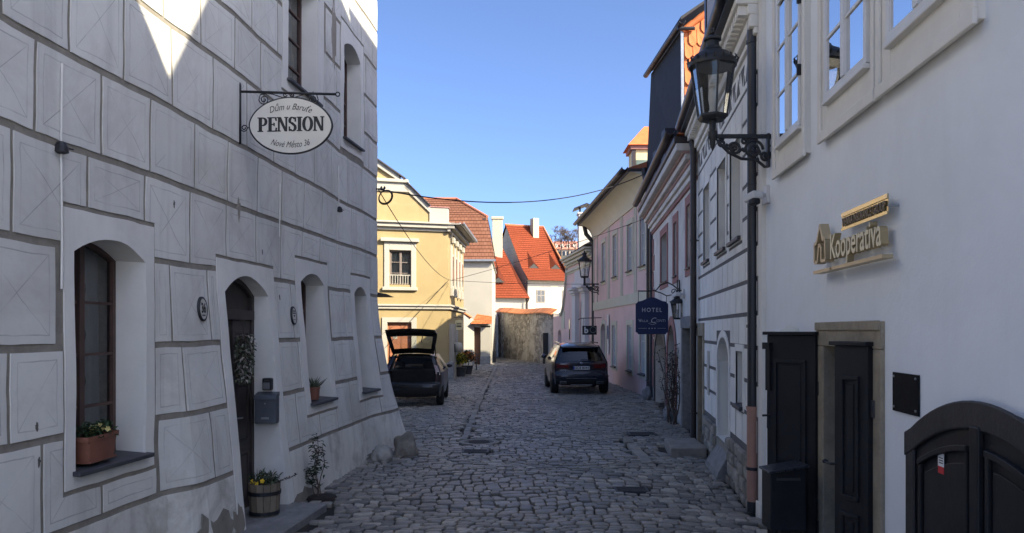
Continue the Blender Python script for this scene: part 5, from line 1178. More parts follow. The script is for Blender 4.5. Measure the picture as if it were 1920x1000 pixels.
for h in YW:
    e = .2; k = MB(); FY.solid(k, h.s0-e, h.s0, h.z0-.1, h.zs+.35, -.01, .06); FY.solid(k, h.s1, h.s1+e, h.z0-.1, h.zs+.35, -.01, .06); FY.solid(k, h.s0, h.s1, h.zs, h.zs+.35, -.01, .06); FY.solid(k, h.s0-.26, h.s1+.26, h.z0-.24, h.z0-.1, -.01, .14); FY.solid(k, h.s0-.32, h.s1+.32, h.zs+.35, h.zs+.5, -.01, .2); k.part('window_surround', YWH, YH, bevel=.015)
    w = window(FY, YH, h, .1, 2, 3, .07, Mt('brown_grey_window', (.16, .13, .11), .6, .1, 3, .1), GLASS, Mt('cream_curtain', (.5, .45, .34), .9, .1, 2, .2), .06, .03)
    for i in range(9): k = MB(); s = lerp(h.s0+.03, h.s1-.03, i/8); FY.solid(k, s-.012, s+.012, h.z0+.02, h.z0+.38, -.02, .0); k.part('rail_bar', YWH, w)
    k = MB(); FY.solid(k, h.s0, h.s1, h.z0+.38, h.z0+.42, -.03, .01); k.part('hand_rail', YWH, w)
k = MB(); FY.solid(k, YD.s0-.2, YD.s0, -.1, 2.65, -.01, .06); FY.solid(k, YD.s1, YD.s1+.2, -.1, 2.65, -.01, .06); FY.solid(k, YD.s0, YD.s1, 2.45, 2.65, -.01, .06); k.part('door_surround', YWH, YH)
BRD = Mt('red_brown_door', (.30, .115, .055), .55, .15, 2, .2, 20); k = MB(); FY.solid(k, YD.s0, YD.s1, 0, 2.45, -.2, -.14); dr = k.part('door', BRD, YH)
for a, b in ((-5.12, -4.75), (-4.67, -4.3)):
    for z0_, z1_ in ((.2, 1.1), (1.2, 2.3)): k = MB(); FY.solid(k, a, b, z0_, z1_, -.14, -.12); k.part('door_panel', BRD, dr, bevel=.02)
k = MB(); FY.solid(k, -4.98, -4.82, 1.75, 1.95, -.119, -.114); k.part('notice', YWH, dr)
k = MB(); FY.solid(k, -9.5, -2.6, 3.0, 3.12, -.01, .1); FY.solid(k, -9.5, -2.55, 3.12, 3.2, -.01, .17); YS.solid(k, 32.95, 39.5, 3.0, 3.12, -.01, .1); YS.solid(k, 32.9, 39.5, 3.12, 3.2, -.01, .17); k.part('belt_course', YWH, YH, bevel=.02)
k = MB(); FY.solid(k, -9.5, -2.65, 6.3, 6.42, -.01, .1); FY.solid(k, -9.5, -2.5, 6.42, 6.58, -.01, .24); FY.solid(k, -9.5, -2.4, 6.58, 6.66, -.01, .34); YS.solid(k, 32.8, 39.5, 6.3, 6.42, -.01, .12); YS.solid(k, 32.75, 39.5, 6.42, 6.58, -.01, .3); k.part('main_cornice', YWH, YH, bevel=.02)
k = MB(); YS.solid(k, 32.7, 39.5, 6.58, 6.64, -.01, .55); k.part('eaves', Mt('grey_eaves', (.28, .26, .23), .8), YH); gutter(YS, YH, 32.7, 39.6, 6.68, .62, .09, TIN)
k = MB()
def rake(k, x0, z0_, x1, z1_, t, d): k.prism([FY.pos(x0, z0_, d), FY.pos(x1, z1_, d), FY.pos(x1, z1_+t, d), FY.pos(x0, z0_+t, d)], (0, .3+d, 0))
rake(k, -3.45, 7.05, -4.55, 8.1, .32, .08); rake(k, -4.7, 8.32, -6.4, 9.42, .32, .14); k.prism([FY.pos(x, z, .08) for x, z in ((-4.3, 7.9), (-4.3, 8.3), (-9, 8.3), (-9, 7.9))][::-1], (0, .3, 0)); FY.solid(k, -3.5, -2.72, 6.62, 7.32, -.4, .06); FY.solid(k, -4.35, -9, 8.28, 8.42, -.02, .2); k.part('gable_coping', YWH, YH, bevel=.02)
k = MB(); FY.solid(k, -3.5, -2.68, 7.32, 7.36, -.42, .1); k.part('coping_slab', REDT, YH); k = MB(); rake(k, -4.45, 8.42, -6.4, 9.72, .06, .25); rake(k, -3.45, 7.37, -4.45, 8.35, .05, .2); k.part('verge_tiles', DPIPE, YH)
for i in range(4):
    y = 33.7+i*1.35; k = MB(); YS.solid(k, y, y+.35, 4.0, 6.3, -.01, .08); YS.solid(k, y-.05, y+.4, 5.9, 6.15, .08, .2); YS.solid(k, y-.02, y+.37, 3.6, 4.0, .0, .14); k.part('bracket_pilaster', YWH, YH, bevel=.02)
    k = MB(); YS.solid(k, y+.45, y+1.2, 4.0, 5.5, -.01, .03); k.part('side_window_surround', YWH, YH); k = MB(); YS.solid(k, y+.55, y+1.1, 4.1, 5.4, .03, .04); k.part('side_window', DGLASS, YH)
k = MB(); YS.solid(k, 33.4, 34.4, -.1, 2.4, -.01, .12); YS.solid(k, 34.9, 35.9, -.1, 2.4, -.01, .12); k.part('shop_surround', YWH, YH, bevel=.02); k = MB(); YS.solid(k, 34.4, 34.9, 0, 2.1, -.01, .04); k.part('shop_door', DOORW, YH)
k = MB(); YS.solid(k, 32.95, 33.45, -.1, .75, -.01, .22); FY.solid(k, -3.0, -2.6, -.1, .7, -.01, .1); k.part('corner_plinth', GRANITE, YH, bevel=.03)
downpipe('grey downpipe at the far corner of the yellow house', PX(866, 39.4), 39.4, .075, [(.0, 6.0, TIN, 1)], [(PX(866, 39.4), 39.4, 5.9), (PX(866, 39.4), 39.4, 6.1), (PX(872, 39.4), 39.4, 6.5)], None)
# hanging pale sign, globe lamp, flowers and chair before the yellow house
hs = thing('hanging_sign', 'small cream board sign with dark lines hanging from the yellow house side', 'sign', (-2.3, 35, 2.2)); k = MB(); y = 35; x0, x1 = PX(853, y), PX(868, y); z0_, z1_ = PZ(619, y), PZ(600, y)
N = 20; k.prism([((x0+x1)/2+(x1-x0)/2*math.copysign(abs(cos(2*pi*i/N))**.5, cos(2*pi*i/N)), y, (z0_+z1_)/2+(z1_-z0_)/2*math.copysign(abs(sin(2*pi*i/N))**.5, sin(2*pi*i/N))) for i in range(N)], (0, .03, 0)); k.part('board', Mt('cream_board', (.7, .62, .36), .6, .05, 2, 0), hs)
for z in (.62, .45, .28): k = MB(); zz_ = lerp(z0_, z1_, z); k.box(x0+.07, x1-.07, y-.008, y-.003, zz_, zz_+.03 if z > .3 else zz_+.05); k.part('print_line', INK, hs)
k = MB(); k.tube([(-2.66, y, z1_+.12), (x1, y, z1_+.12)], .012, 6); k.tube([(x0+.05, y, z1_), (x0+.05, y, z1_+.12)], .006, 5); k.tube([(x1-.05, y, z1_), (x1-.05, y, z1_+.12)], .006, 5); k.part('bracket', IRON, hs)
gl = thing('globe_lamp', 'white globe ornament with a dark cap on the yellow house side wall', 'lamp', (-2.45, 34.6, 1.3)); k = MB(); k.lathe([(.02, -.24), (.18, -.18), (.25, 0), (.18, .18), (.02, .24)], (-2.42, 34.6, 1.35), 16); k.part('globe', YWH, gl, smooth=True); k = MB(); k.box(-2.66, -2.52, 34.3, 34.55, 1.15, 1.5); k.tube([(-2.7, 34.6, 1.35), (-2.42, 34.6, 1.35)], .03, 6); k.part('mount', BLACKP, gl)
for nm, lb, c, mt, n, h in (('flower_planter', 'planter of yellow flowers before the yellow house side', (-2.35, 35.3, 0), Mt('yellow_flower_mass', (.5, .42, .05), .7, .2, 3, 0, rand=.3), 260, .75), ('flower_planter', 'planter of orange flowers behind the yellow ones', (-2.15, 37.2, 0), Mt('orange_flower_mass', (.6, .24, .08), .7, .2, 3, 0, rand=.3), 260, .85)):
    t = thing(nm, lb, 'planter', c); k = MB(); k.lathe([(.2, 0), (.28, .4), (.3, .42), (.25, .42)], c, 14); k.part('tub', SLATE, t, autos=40)
    for q, mm, f in (('blossom', mt, n), ('foliage', LEAF1, n)):
        k = MB()
        for i in range(f): d = rdir(-.2, 1); leaf(k, Vector(c)+Vector((0, 0, .5+h*.25))+Vector((d.x*.36, d.y*.36, d.z*h*.5))*random.uniform(.6, 1), rdir(), .12, .08)
        k.part(q, mm, t, fix=False)
hc = thing('metal_chair', 'dark wire garden chair standing by the white wall near the flowers', 'chair', (-2.15, 41, 0)); k = MB(); x, y = -2.1, 41
for sx in (-.22, .22):
    for sy in (-.2, .2): q = MB(); q.tube([(x+sx, y+sy, 0), (x+sx*.9, y+sy*.9, .45)], .018, 6); q.part('leg', IRON, hc)
q = MB(); q.box(x-.24, x+.24, y-.22, y+.22, .43, .46); q.part('seat', IRON, hc); q = MB(); q.tube([(x-.22, y+.2, .45), (x-.24, y+.24, .85), (x, y+.26, .95), (x+.24, y+.24, .85), (x+.22, y+.2, .45)], .018, 6)
for i in range(4): q.tube([(x-.14+.09*i, y+.2, .46), (x-.14+.09*i, y+.25, .9)], .01, 5)
q.part('backrest', IRON, hc)
# ------------------------------------------------------------------ white house with mansard roof, garden wall and gate
WH = thing('white_house', 'tall white house with a steep brown-red tiled roof behind the yellow house', 'house', (-4, 53, 0))
SW_ = Mt('sunny_white', (.36, .34, .285), .88, .05, .6, .2, 30, stain=(.45, .42, .34), stain_amt=.4, stain_scale=.3)
m = MB(); m.box(-8, -1.29, 50, 60, -.1, 6.5); m.box(-8, -1.2, 49.9, 60, 6.5, 6.62); m.part('wall', SW_, WH)
TBR = tile_mat('brown_red_tiles', (.17, .072, .043), (.205, .093, .058), .24, .31)
def roof_face(P, mat, parent, row=.31, name='roof_slope', lift=.03, UVo=(0, 0)):
    """stepped tile rows on a quad P0 (bottom left) P1 (bottom right) P2 (top right) P3 (top left)"""
    P = [Vector(p) for p in P]; n = max(2, int((P[3]-P[0]).length/row)); k = MB(); uv = []; nr = (P[1]-P[0]).cross(P[3]-P[0]).normalized()
    if nr.z < 0: nr = -nr
    for i in range(n):
        a, b = i/n, (i+1)/n+.0; A0, B0 = P[0].lerp(P[3], a), P[1].lerp(P[2], a); A1_, B1 = P[0].lerp(P[3], b), P[1].lerp(P[2], b)
        vs = [A0+nr*lift, B0+nr*lift, B1, A1_, A0, B0]; k.add(vs, [(0, 1, 2, 3), (4, 5, 1, 0)])
        ux = (P[1]-P[0]).normalized()
        for v in vs:
            u = (v-P[0]).dot(ux); w = {0: a, 1: a, 2: b, 3: b, 4: a, 5: a}[len(uv) % 6]*n*row; uv.append((u+UVo[0]+i*0, w+.001))
    k.uv = {'UVMap': uv}; return k.part(name, mat, parent, fix=False)
roof_face([(-8, 49.75, 6.62), (-1.1, 49.75, 6.62), (-1.66, 52.2, 9.75), (-8, 52.2, 9.75)], TBR, WH); roof_face([(-8, 52.2, 9.75), (-1.66, 52.2, 9.75), (-3.9, 54.2, 11.3), (-8, 54.2, 11.3)], TBR, WH)
roof_face([(-1.1, 49.75, 6.62), (-1.1, 60.2, 6.62), (-1.66, 57.5, 9.75), (-1.66, 52.2, 9.75)], TBR, WH); roof_face([(-1.66, 52.2, 9.75), (-1.66, 57.5, 9.75), (-3.9, 55.0, 11.3), (-3.9, 54.2, 11.3)], TBR, WH)
k = MB(); k.tube([(-1.66, 52.2, 9.78), (-3.9, 54.2, 11.34), (-8, 54.2, 11.34)], .1, 8); k.part('ridge_tiles', Mt('ridge_clay', (.40, .15, .08), .8, .15, 3, .2), WH); k = MB(); k.box(-8, -1.05, 49.66, 49.8, 6.56, 6.68); k.part('gutter', TIN, WH)
k = MB(); k.box(-1.95, -1.75, 52.0, 52.3, 9.5, 9.66); k.part('eaves_return', DPIPE, WH)
GW = thing('garden_wall', 'low white garden wall with an orange-tiled gate canopy', 'wall', (-2.6, 48, 0))
k = MB(); k.hexa([(-3.6, 47.2, -.1), (-2.35, 48, -.1), (-2.35, 48.4, -.1), (-3.6, 47.6, -.1), (-3.6, 47.2, 3.5), (-2.35, 48, 2.75), (-2.35, 48.4, 2.75), (-3.6, 47.6, 3.5)]); k.box(-1.95, -1.35, 48.0, 48.4, -.1, 2.4); k.box(-2.38, -1.35, 48.0, 49.2, 2.3, 2.55); k.part('wall', SW_, GW)
k = MB(); k.box(-2.1, -1.95, 48.6, 48.7, -.1, 2.3); k.box(-2.35, -2.0, 48.3, 48.35, 0, 2.3); k.part('gate', Mt('gate_brown', (.16, .09, .06), .7), GW)
k = MB(); k.box(-3.3, -2.33, 47.93, 48.0, -.1, .5); k.box(-1.97, -1.33, 47.95, 48.0, -.1, .5); k.part('plinth', GRANITE, GW)
roof_face([(-2.55, 47.6, 2.5), (-1.25, 47.6, 2.5), (-1.25, 48.8, 3.0), (-2.2, 48.8, 3.15)], tile_mat('gate_tiles', (.55, .19, .07), (.48, .15, .06), .3, .3), GW, .2, 'canopy_roof'); k = MB(); k.tube([(-3.6, 47.3, 3.58), (-2.5, 47.8, 2.92)], .07, 6); k.part('coping', CT, GW)
ab = thing('pavement_sign', 'dark folding pavement sign at the foot of the white pier', 'sign', (-1.3, 51, 0)); k = MB(); k.hexa([(-1.5, 50.8, 0), (-1.05, 50.8, 0), (-1.05, 50.85, 0), (-1.5, 50.85, 0), (-1.5, 51.0, .75), (-1.05, 51.0, .75), (-1.05, 51.05, .75), (-1.5, 51.05, .75)]); k.part('front_board', BLACKP, ab); k = MB(); k.hexa([(-1.5, 51.25, 0), (-1.05, 51.25, 0), (-1.05, 51.3, 0), (-1.5, 51.3, 0), (-1.5, 51.06, .75), (-1.05, 51.06, .75), (-1.05, 51.1, .75), (-1.5, 51.1, .75)]); k.part('back_board', BLACKP, ab)
# ------------------------------------------------------------------ red-roofed house
RHM = Matrix.Translation((1.45, 75, 0)) @ Matrix.Rotation(radians(23), 4, 'Z')
def rh(x, y, z): return tuple(RHM @ Vector((x, y, z)))
RH = thing('red_roofed_house', 'large white house with a bright orange-red roof beyond the garden wall', 'house', tuple(RHM @ Vector((3, 3, 0))))
RT = tile_mat('bright_red_tiles', (.22, .048, .02), (.19, .042, .018), .3, .3); LWL = 7.2
WL2 = bpy.data.materials.new('banded_white')
nt, N, L, b = nodes(WL2); br_ = N.new('ShaderNodeTexBrick'); sp_ = N.new('ShaderNodeSeparateXYZ'); cb_ = N.new('ShaderNodeCombineXYZ'); tc = N.new('ShaderNodeTexCoord'); L.new(tc.outputs['Object'], sp_.inputs[0]); L.new(sp_.outputs[0], cb_.inputs[0]); L.new(sp_.outputs[2], cb_.inputs[1]); L.new(cb_.outputs[0], br_.inputs[0])
for n_, v_ in (('Scale', 1), ('Brick Width', 1.4), ('Row Height', .7), ('Mortar Size', .03)): br_.inputs[n_].default_value = v_
br_.inputs['Color1'].default_value = (.38, .36, .30, 1); br_.inputs['Color2'].default_value = (.40, .375, .315, 1); br_.inputs['Mortar'].default_value = (.33, .31, .25, 1); L.new(br_.outputs[0], b.inputs['Base Color']); b.inputs['Roughness'].default_value = .9; b.inputs['Specular IOR Level'].default_value = .2
m = MB(); m.hexa([rh(0, 0, -.1), rh(4.5, 0, -.1), rh(4.5, 10.5, -.1), rh(0, 10.5, -.1), rh(0, 0, LWL-.2), rh(4.5, 0, LWL-.2), rh(4.5, 10.5, LWL-.2), rh(0, 10.5, LWL-.2)])
m.prism([rh(0, 0, LWL-.25), rh(0, 1.0, 7.95), rh(0, 5.2, 12.75), rh(0, 9.4, 7.95), rh(0, 10.5, LWL-.25)], Vector(rh(.3, 0, 0))-Vector(rh(0, 0, 0))); m.part('wall', WL2, RH)
roof_face([rh(-.15, -.7, 6.95), rh(4.6, -.7, 6.95), rh(4.5, 1.0, 8.2), rh(-.1, 1.0, 8.2)], RT, RH, .3); roof_face([rh(-.1, 1.0, 8.2), rh(4.5, 1.0, 8.2), rh(4.2, 5.2, 13.0), rh(-.1, 5.2, 13.0)], RT, RH, .3)
k = MB(); k.add([rh(4.6, -.7, 6.95), rh(4.6, 11, 6.95), rh(4.2, 5.2, 13), rh(-.1, 11, 6.95), rh(-.1, 5.2, 13.0)], [(0, 1, 2), (1, 3, 4, 2)]); k.part('rear_slopes', RT, RH)
k = MB(); k.tube([rh(-.15, 5.2, 13.02), rh(4.2, 5.2, 13.02), rh(4.6, -.7, 7.0)], .1, 6); k.part('ridge_tiles', CT, RH)
for x in (1.2, 3.6):
    k = MB(); z = 8.6; k.add([rh(x-.7, 1.0, 8.15), rh(x+.7, 1.0, 8.15), rh(x, 1.0, 8.75), rh(x, 2.9, 10.3)], [(0, 2, 3), (2, 1, 3)]); k.part('eyelid_dormer', RT, RH); k = MB(); k.add([rh(x-.6, 1.02, 8.2), rh(x+.6, 1.02, 8.2), rh(x, 1.02, 8.72)], [(0, 1, 2)]); k.part('dormer_opening', DARKROOM, RH)
def rwin(x, z, w=.75, h=1.1):
    k = MB(); k.hexa([rh(x, -.02, z), rh(x+w, -.02, z), rh(x+w, .06, z), rh(x, .06, z), rh(x, -.02, z+h), rh(x+w, -.02, z+h), rh(x+w, .06, z+h), rh(x, .06, z+h)]); w_ = k.part('window', DGLASS, RH); k = MB(); f = .07
    for a, b, c, d in ((x-f, x+w+f, z-f, z), (x-f, x+w+f, z+h, z+h+f), (x-f, x, z, z+h), (x+w, x+w+f, z, z+h), (x+w/2-.04, x+w/2+.04, z, z+h), (x, x+w, z+h*.55, z+h*.55+.06)): k.hexa([rh(a, -.05, c), rh(b, -.05, c), rh(b, .02, c), rh(a, .02, c), rh(a, -.05, d), rh(b, -.05, d), rh(b, .02, d), rh(a, .02, d)])
    k.part('window_frame', Mt('grey_brown_frame', (.22, .2, .17), .7), w_)
for x, z in ((1.1, 4.9), (3.9, 4.9), (1.1, 2.3), (3.9, 2.3)): rwin(x, z)
k = MB(); k.hexa([rh(2.6, -.01, 2), rh(3.3, -.01, 2), rh(3.3, .05, 2), rh(2.6, .05, 2), rh(2.6, -.01, 6.5), rh(3.3, -.01, 6.5), rh(3.3, .05, 6.5), rh(2.6, .05, 6.5)]); k.part('yellow_bay', Mt('bay_yellow', (.68, .6, .36), .9, .05), RH)
for (x, y, w_, z0_, z1_) in ((2.5, 4.0, .65, 11.3, 13.7),): 
    k = MB(); k.hexa([rh(x, y, z0_), rh(x+w_, y, z0_), rh(x+w_, y+.8, z0_), rh(x, y+.8, z0_), rh(x, y, z1_), rh(x+w_, y, z1_), rh(x+w_, y+.8, z1_), rh(x, y+.8, z1_)]); k.part('chimney', Mt('chimney_cream', (.44, .40, .29), .9, .05), RH, bevel=.03)
k = MB(); k.tube([rh(-.05, -.15, 0), rh(-.05, -.15, 6.9)], .07, 6); k.part('downpipe', DPIPE, RH)
RL = thing('low_red_wing', 'lower white wing with orange roof and eyelid dormer left of the red-roofed house', 'house', (-.5, 74, 0))
m = MB(); m.hexa([(-4, 72.4, -.1), (1.3, 73.6, -.1), (.4, 80, -.1), (-4, 80, -.1), (-4, 72.4, 5.3), (1.3, 73.6, 5.3), (.4, 80, 5.3), (-4, 80, 5.3)]); m.part('wall', WL2, RL)
roof_face([(-4, 72.0, 5.15), (1.7, 73.2, 5.15), (.6, 74.3, 6.6), (-4, 73.4, 6.5)], RT, RL, .3); roof_face([(-4, 73.4, 6.5), (.6, 74.3, 6.6), (-.9, 77.2, 10.3), (-4, 76.7, 10.3)], RT, RL, .3)
k = MB(); k.add([(1.7, 73.2, 5.15), (.6, 74.3, 6.6), (-.9, 77.2, 10.3), (.9, 80.5, 5.15), (-4, 80.5, 5.15), (-4, 76.7, 10.3)], [(0, 3, 2, 1), (2, 3, 4, 5)]); k.part('rear_slopes', RT, RL)
k = MB(); k.add([(-2.0, 73.45, 6.65), (-.6, 73.75, 6.65), (-1.3, 73.6, 7.2), (-1.4, 75.2, 8.5)], [(0, 2, 3), (2, 1, 3)]); k.part('eyelid_dormer', RT, RL); k = MB(); k.add([(-1.9, 73.46, 6.68), (-.7, 73.74, 6.68), (-1.3, 73.6, 7.15)], [(0, 1, 2)]); k.part('dormer_opening', DARKROOM, RL)
k = MB(); k.box(-.3, .5, 72.9, 73.3, 2.6, 4.0); k.part('window', DGLASS, RL)
k = MB(); k.box(-1.95, -.95, 76.3, 77.3, 8.0, 13.1); k.box(-2.05, -.85, 76.2, 77.4, 13.1, 13.35); k.part('chimney', Mt('chimney_cream', (.44, .40, .29)), RL, bevel=.03)
k = MB(); k.tube([(1.35, 73.3, .0), (1.35, 73.3, 4.6), (1.6, 73.15, 5.1)], .07, 6); k.part('downpipe', DPIPE, RL)
# ------------------------------------------------------------------ hill with a far building and bare trees
HILL = Mt('hill_scrub', (.13, .115, .075), .95, .3, .15, .8, 2, bdist=.3)
m = MB()
def hillz(x, y): return -2+25*exp(-((x-30)/75)**2)*sstep(120, 205, y)*(1-.35*sstep(230, 420, y))+.8*mnoise.noise((x*.06, y*.06, 2))*sstep(110, 140, y)
m.grid(lambda u, v: (lerp(-160, 220, u), lerp(105, 520, v), hillz(lerp(-160, 220, u), lerp(105, 520, v))), 60, 60); m.top('hill', HILL, None, None, kind='structure', smooth=True)
HB = thing('hill_building', 'distant pale building with a long red roof on the hill', 'building', (15, 205, 20)); by = 205; X0, X1 = PX(1030, by), PX(1100, by); zr = PZ(451, by); ze = PZ(468, by); zb = PZ(492, by)
k = MB(); k.box(X0, X1, by, by+9, zb-6, ze); k.part('wall', Mt('far_wall', (.42, .38, .33), .9, .1, .3, .2), HB)
for i in range(9): 
    x = lerp(X0+.6, X1-.6, i/8); k = MB(); k.box(x-.35, x+.35, by-.05, by+.1, ze-1.9, ze-.5); k.part('window', DGLASS, HB)
k = MB(); k.add([(X0-.4, by-.4, ze), (X1+.4, by-.4, ze), (X1, by+4.5, zr+.3), (X0+1.5, by+4.5, zr+.3), (X0-.4, by+9.4, ze), (X1+.4, by+9.4, ze)], [(0, 1, 2, 3), (3, 2, 5, 4), (0, 3, 4), (1, 5, 2)]); k.part('roof', Mt('far_red_roof', (.40, .17, .12), .9, .2, .5, .2), HB)
for i in range(5): x = lerp(X0+1.8, X1-1.5, i/4); k = MB(); k.box(x-.45, x+.45, by+.6, by+2, ze+.3, ze+1.5); k.part('dormer', Mt('far_dormer', (.5, .47, .42), .9), HB)
def bare_tree(label, x, y, h, seed):
    rnd = random.Random(seed); z = hillz(x, y)-.3; t = thing('bare_tree', label, 'tree', (x, y, z), 'bare trees on the far hill'); k = MB(); tw_ = MB(); lf = MB()
    k.tube([(x, y, z), (x+.1, y, z+h*.3), (x, y, z+h*.6)], [.22, .16, .08], 6)
    def br(p, d, L, r, n):
        q = p+d*L; (k if n > 2 else tw_).tube([p, p.lerp(q, .5)+Vector((rnd.uniform(-.1, .1), 0, .05)), q], [r, r*.8, r*.5], 4)
        if n == 0:
            for _ in range(3): lf.tube([q, q+Vector((rnd.uniform(-.5, .5), rnd.uniform(-.5, .5), rnd.uniform(-.1, .6)))], .02, 3)
            return
        for _ in range(3): br(q, (d+Vector((rnd.uniform(-.7, .7), rnd.uniform(-.7, .7), rnd.uniform(-.1, .5)))).normalized(), L*.7, r*.6, n-1)
    for f in (.3, .45, .6):
        for _ in range(2): br(Vector((x, y, z+h*f)), Vector((rnd.uniform(-1, 1), rnd.uniform(-1, 1), .9)).normalized(), h*.2, .08, 3)
    k.part('trunk', TWIG, t); tw_.v += []; o = len(tw_.v); tw_.add(lf.v, lf.f); tw_.part('crown', TWIG, t, stuff=True)
for i, (px, y, h, lb) in enumerate(((1040, 201, 6.5, 'leftmost bare tree on the hill below the far building'), (1052, 199, 7.5, 'tallest bare tree on the hill before the far building'), (1066, 200, 6.5, 'bare tree on the hill, middle one before the far building'), (1078, 198, 6, 'rightmost bare tree on the hill beside the white chimney'))): bare_tree(lb, PX(px, y), y, h, i+5)
# ------------------------------------------------------------------ parked cars
def interp_poly(P, n):
    """smooth dense polyline through P (Catmull-Rom)"""
    out = []
    for i in range(len(P)-1):
        p0, p1, p2, p3 = P[max(i-1, 0)], P[i], P[i+1], P[min(i+2, len(P)-1)]
        for k in range(n):
            t = k/n; out.append(tuple(.5*((2*b)+(-a+c)*t+(2*a-5*b+4*c-d)*t*t+(-a+3*b-3*c+d)*t**3) for a, b, c, d in zip(p0, p1, p2, p3)))
    return out+[tuple(P[-1])]
class Car:
    def __init__(c, t, loc, rz, sil, L, w, belt, tumble, r=.07, sub=4):
        c.t = t; c.M = Matrix.Translation(loc) @ Matrix.Rotation(rz, 4, 'Z'); c.L = L; c.w = w; c.belt = belt; c.tu = tumble; c.r = r; c.sub = sub
        c.sil = interp_poly(sil, sub); c.sil0 = sil
        c.ir = [i for i, p in enumerate(c.sil) if p[0] < L*.45]; 
    def W(c, z, y):
        w = c.w
        if z > c.belt: w -= (z-c.belt)*c.tu+.25*max(0, z-c.belt-.35)**2
        elif z < .55: w -= .05*((.55-z)/.3)
        e = abs((y-c.L/2)/(c.L/2)); return w-.10*e**5
    def P(c, x, y, z): return tuple(c.M @ Vector((x, y, z)))
    def nrm(c, i):
        a, b = c.sil[max(0, i-1)], c.sil[min(len(c.sil)-1, i+1)]; dy, dz = b[0]-a[0], b[1]-a[1]; l = sqrt(dy*dy+dz*dz) or 1; return dz/l, -dy/l   # inward
    def sp(c, i, v, off=0):
        y, z = c.sil[i]; ny, nz_ = c.nrm(i); q = c.r*abs(v)**5-off; return c.P(v*c.W(z, y), y+ny*q, z+nz_*q)
    def strip(c, i0, i1, vs, name, mat, off=0, parent=None, **kw):
        k = MB(); n = len(vs); pts = [c.sp(i, v, off) for i in range(i0, i1+1) for v in vs]
        k.add(pts, [(i*n+j, i*n+j+1, (i+1)*n+j+1, (i+1)*n+j) for i in range(i1-i0) for j in range(n-1)]); return k.part(name, mat, parent or c.t, smooth=True, fix=False, **kw)
    def yr(c, z, front):
        best = None; N = len(c.sil); rng = range(N-2, -1, -1) if front else range(N-1)
        for i in rng:
            a, b = c.sil[i], c.sil[i+1]
            if (a[1]-z)*(b[1]-z) <= 0 and a[1] != b[1]:
                t = (z-a[1])/(b[1]-a[1]); return lerp(a[0], b[0], t)
        return c.sil[0][0] if not front else c.sil[-1][0]
    def side(c, sg, zs, fr, win, paint, glass, names=('side_panel', 'side_window')):
        body = MB(); wins = {}
        def pt(z, f):
            a = c.yr(z, False)+c.r*.9; b = c.yr(z, True)-c.r*.9; y = lerp(a, b, f); return c.P(sg*c.W(z, y), y, z)
        for i in range(len(zs)-1):
            for j in range(len(fr)-1):
                q = [pt(zs[i], fr[j]), pt(zs[i], fr[j+1]), pt(zs[i+1], fr[j+1]), pt(zs[i+1], fr[j])]; key = win(i, j)
                (body if key is None else wins.setdefault(key, MB())).add(q, [(0, 1, 2, 3)])
        body.part(names[0], paint, c.t, smooth=True, fix=False)
        for m_ in wins.values(): m_.part(names[1], glass, c.t, smooth=True, fix=False)
    def box(c, x0, x1, y0, y1, z0, z1, name, mat, parent=None, bevel=.01, **kw):
        k = MB(); k.hexa([c.P(*p) for p in ((x0, y0, z0), (x1, y0, z0), (x1, y1, z0), (x0, y1, z0), (x0, y0, z1), (x1, y0, z1), (x1, y1, z1), (x0, y1, z1))]); return k.part(name, mat, parent or c.t, bevel=bevel, **kw)
    def wheel(c, x, y, R, wd, sg):
        k = MB(); C = Vector((x, y, R)); pr = [(R*.62, -wd/2), (R*.9, -wd/2), (R*.98, -wd*.4), (R, -wd*.2), (R, wd*.2), (R*.98, wd*.4), (R*.9, wd/2), (R*.62, wd/2), (R*.62, -wd/2)]
        t = MB(); t.lathe(pr, C, 28, 'X'); t.v = [c.P(*p) for p in t.v]; wh = t.part('wheel', TYRE, c.t, autos=40)
        t = MB(); t.lathe([(R*.63, wd*.42*sg), (R*.58, wd*.3*sg), (R*.15, wd*.34*sg), (.01, wd*.36*sg)], C, 24, 'X')
        for q in range(5): a = 2*pi*q/5; t.add([(x+sg*(wd*.38), y+cos(a+s)*rr, R+sin(a+s)*rr) for s, rr in ((-.12, R*.1), (.12, R*.1), (.16, R*.6), (-.16, R*.6))], [(0, 1, 2, 3)])
        t.v = [c.P(*p) for p in t.v]; t.part('rim', RIM, wh)
TYRE = Mt('tyre_rubber', (.018, .018, .018), .85, .2, 9, .3, 60); RIM = Mt('alloy_rim', (.32, .33, .34), .35, .1, 5, 0, metal=.8)
NAVY = Mt('navy_car_paint', (.007, .012, .024), .22, .08, 2, 0, spec=.4, coat=.5); BLKC = Mt('black_car_paint', (.007, .008, .009), .3, .1, 2, 0, spec=.35, coat=.35)
PLAS = Mt('black_car_plastic', (.02, .02, .021), .6, .15, 9, .1, 90); TAILR = Mt('tail_lamp_red', (.06, .005, .006), .2, .2, 9, 0, spec=.6, coat=.8); CHROME = Mt('car_chrome', (.6, .6, .62), .15, .05, 3, 0, metal=1)
VV = [-1, -.98, -.94, -.87, -.75, -.5, -.2, .2, .5, .75, .87, .94, .98, 1]
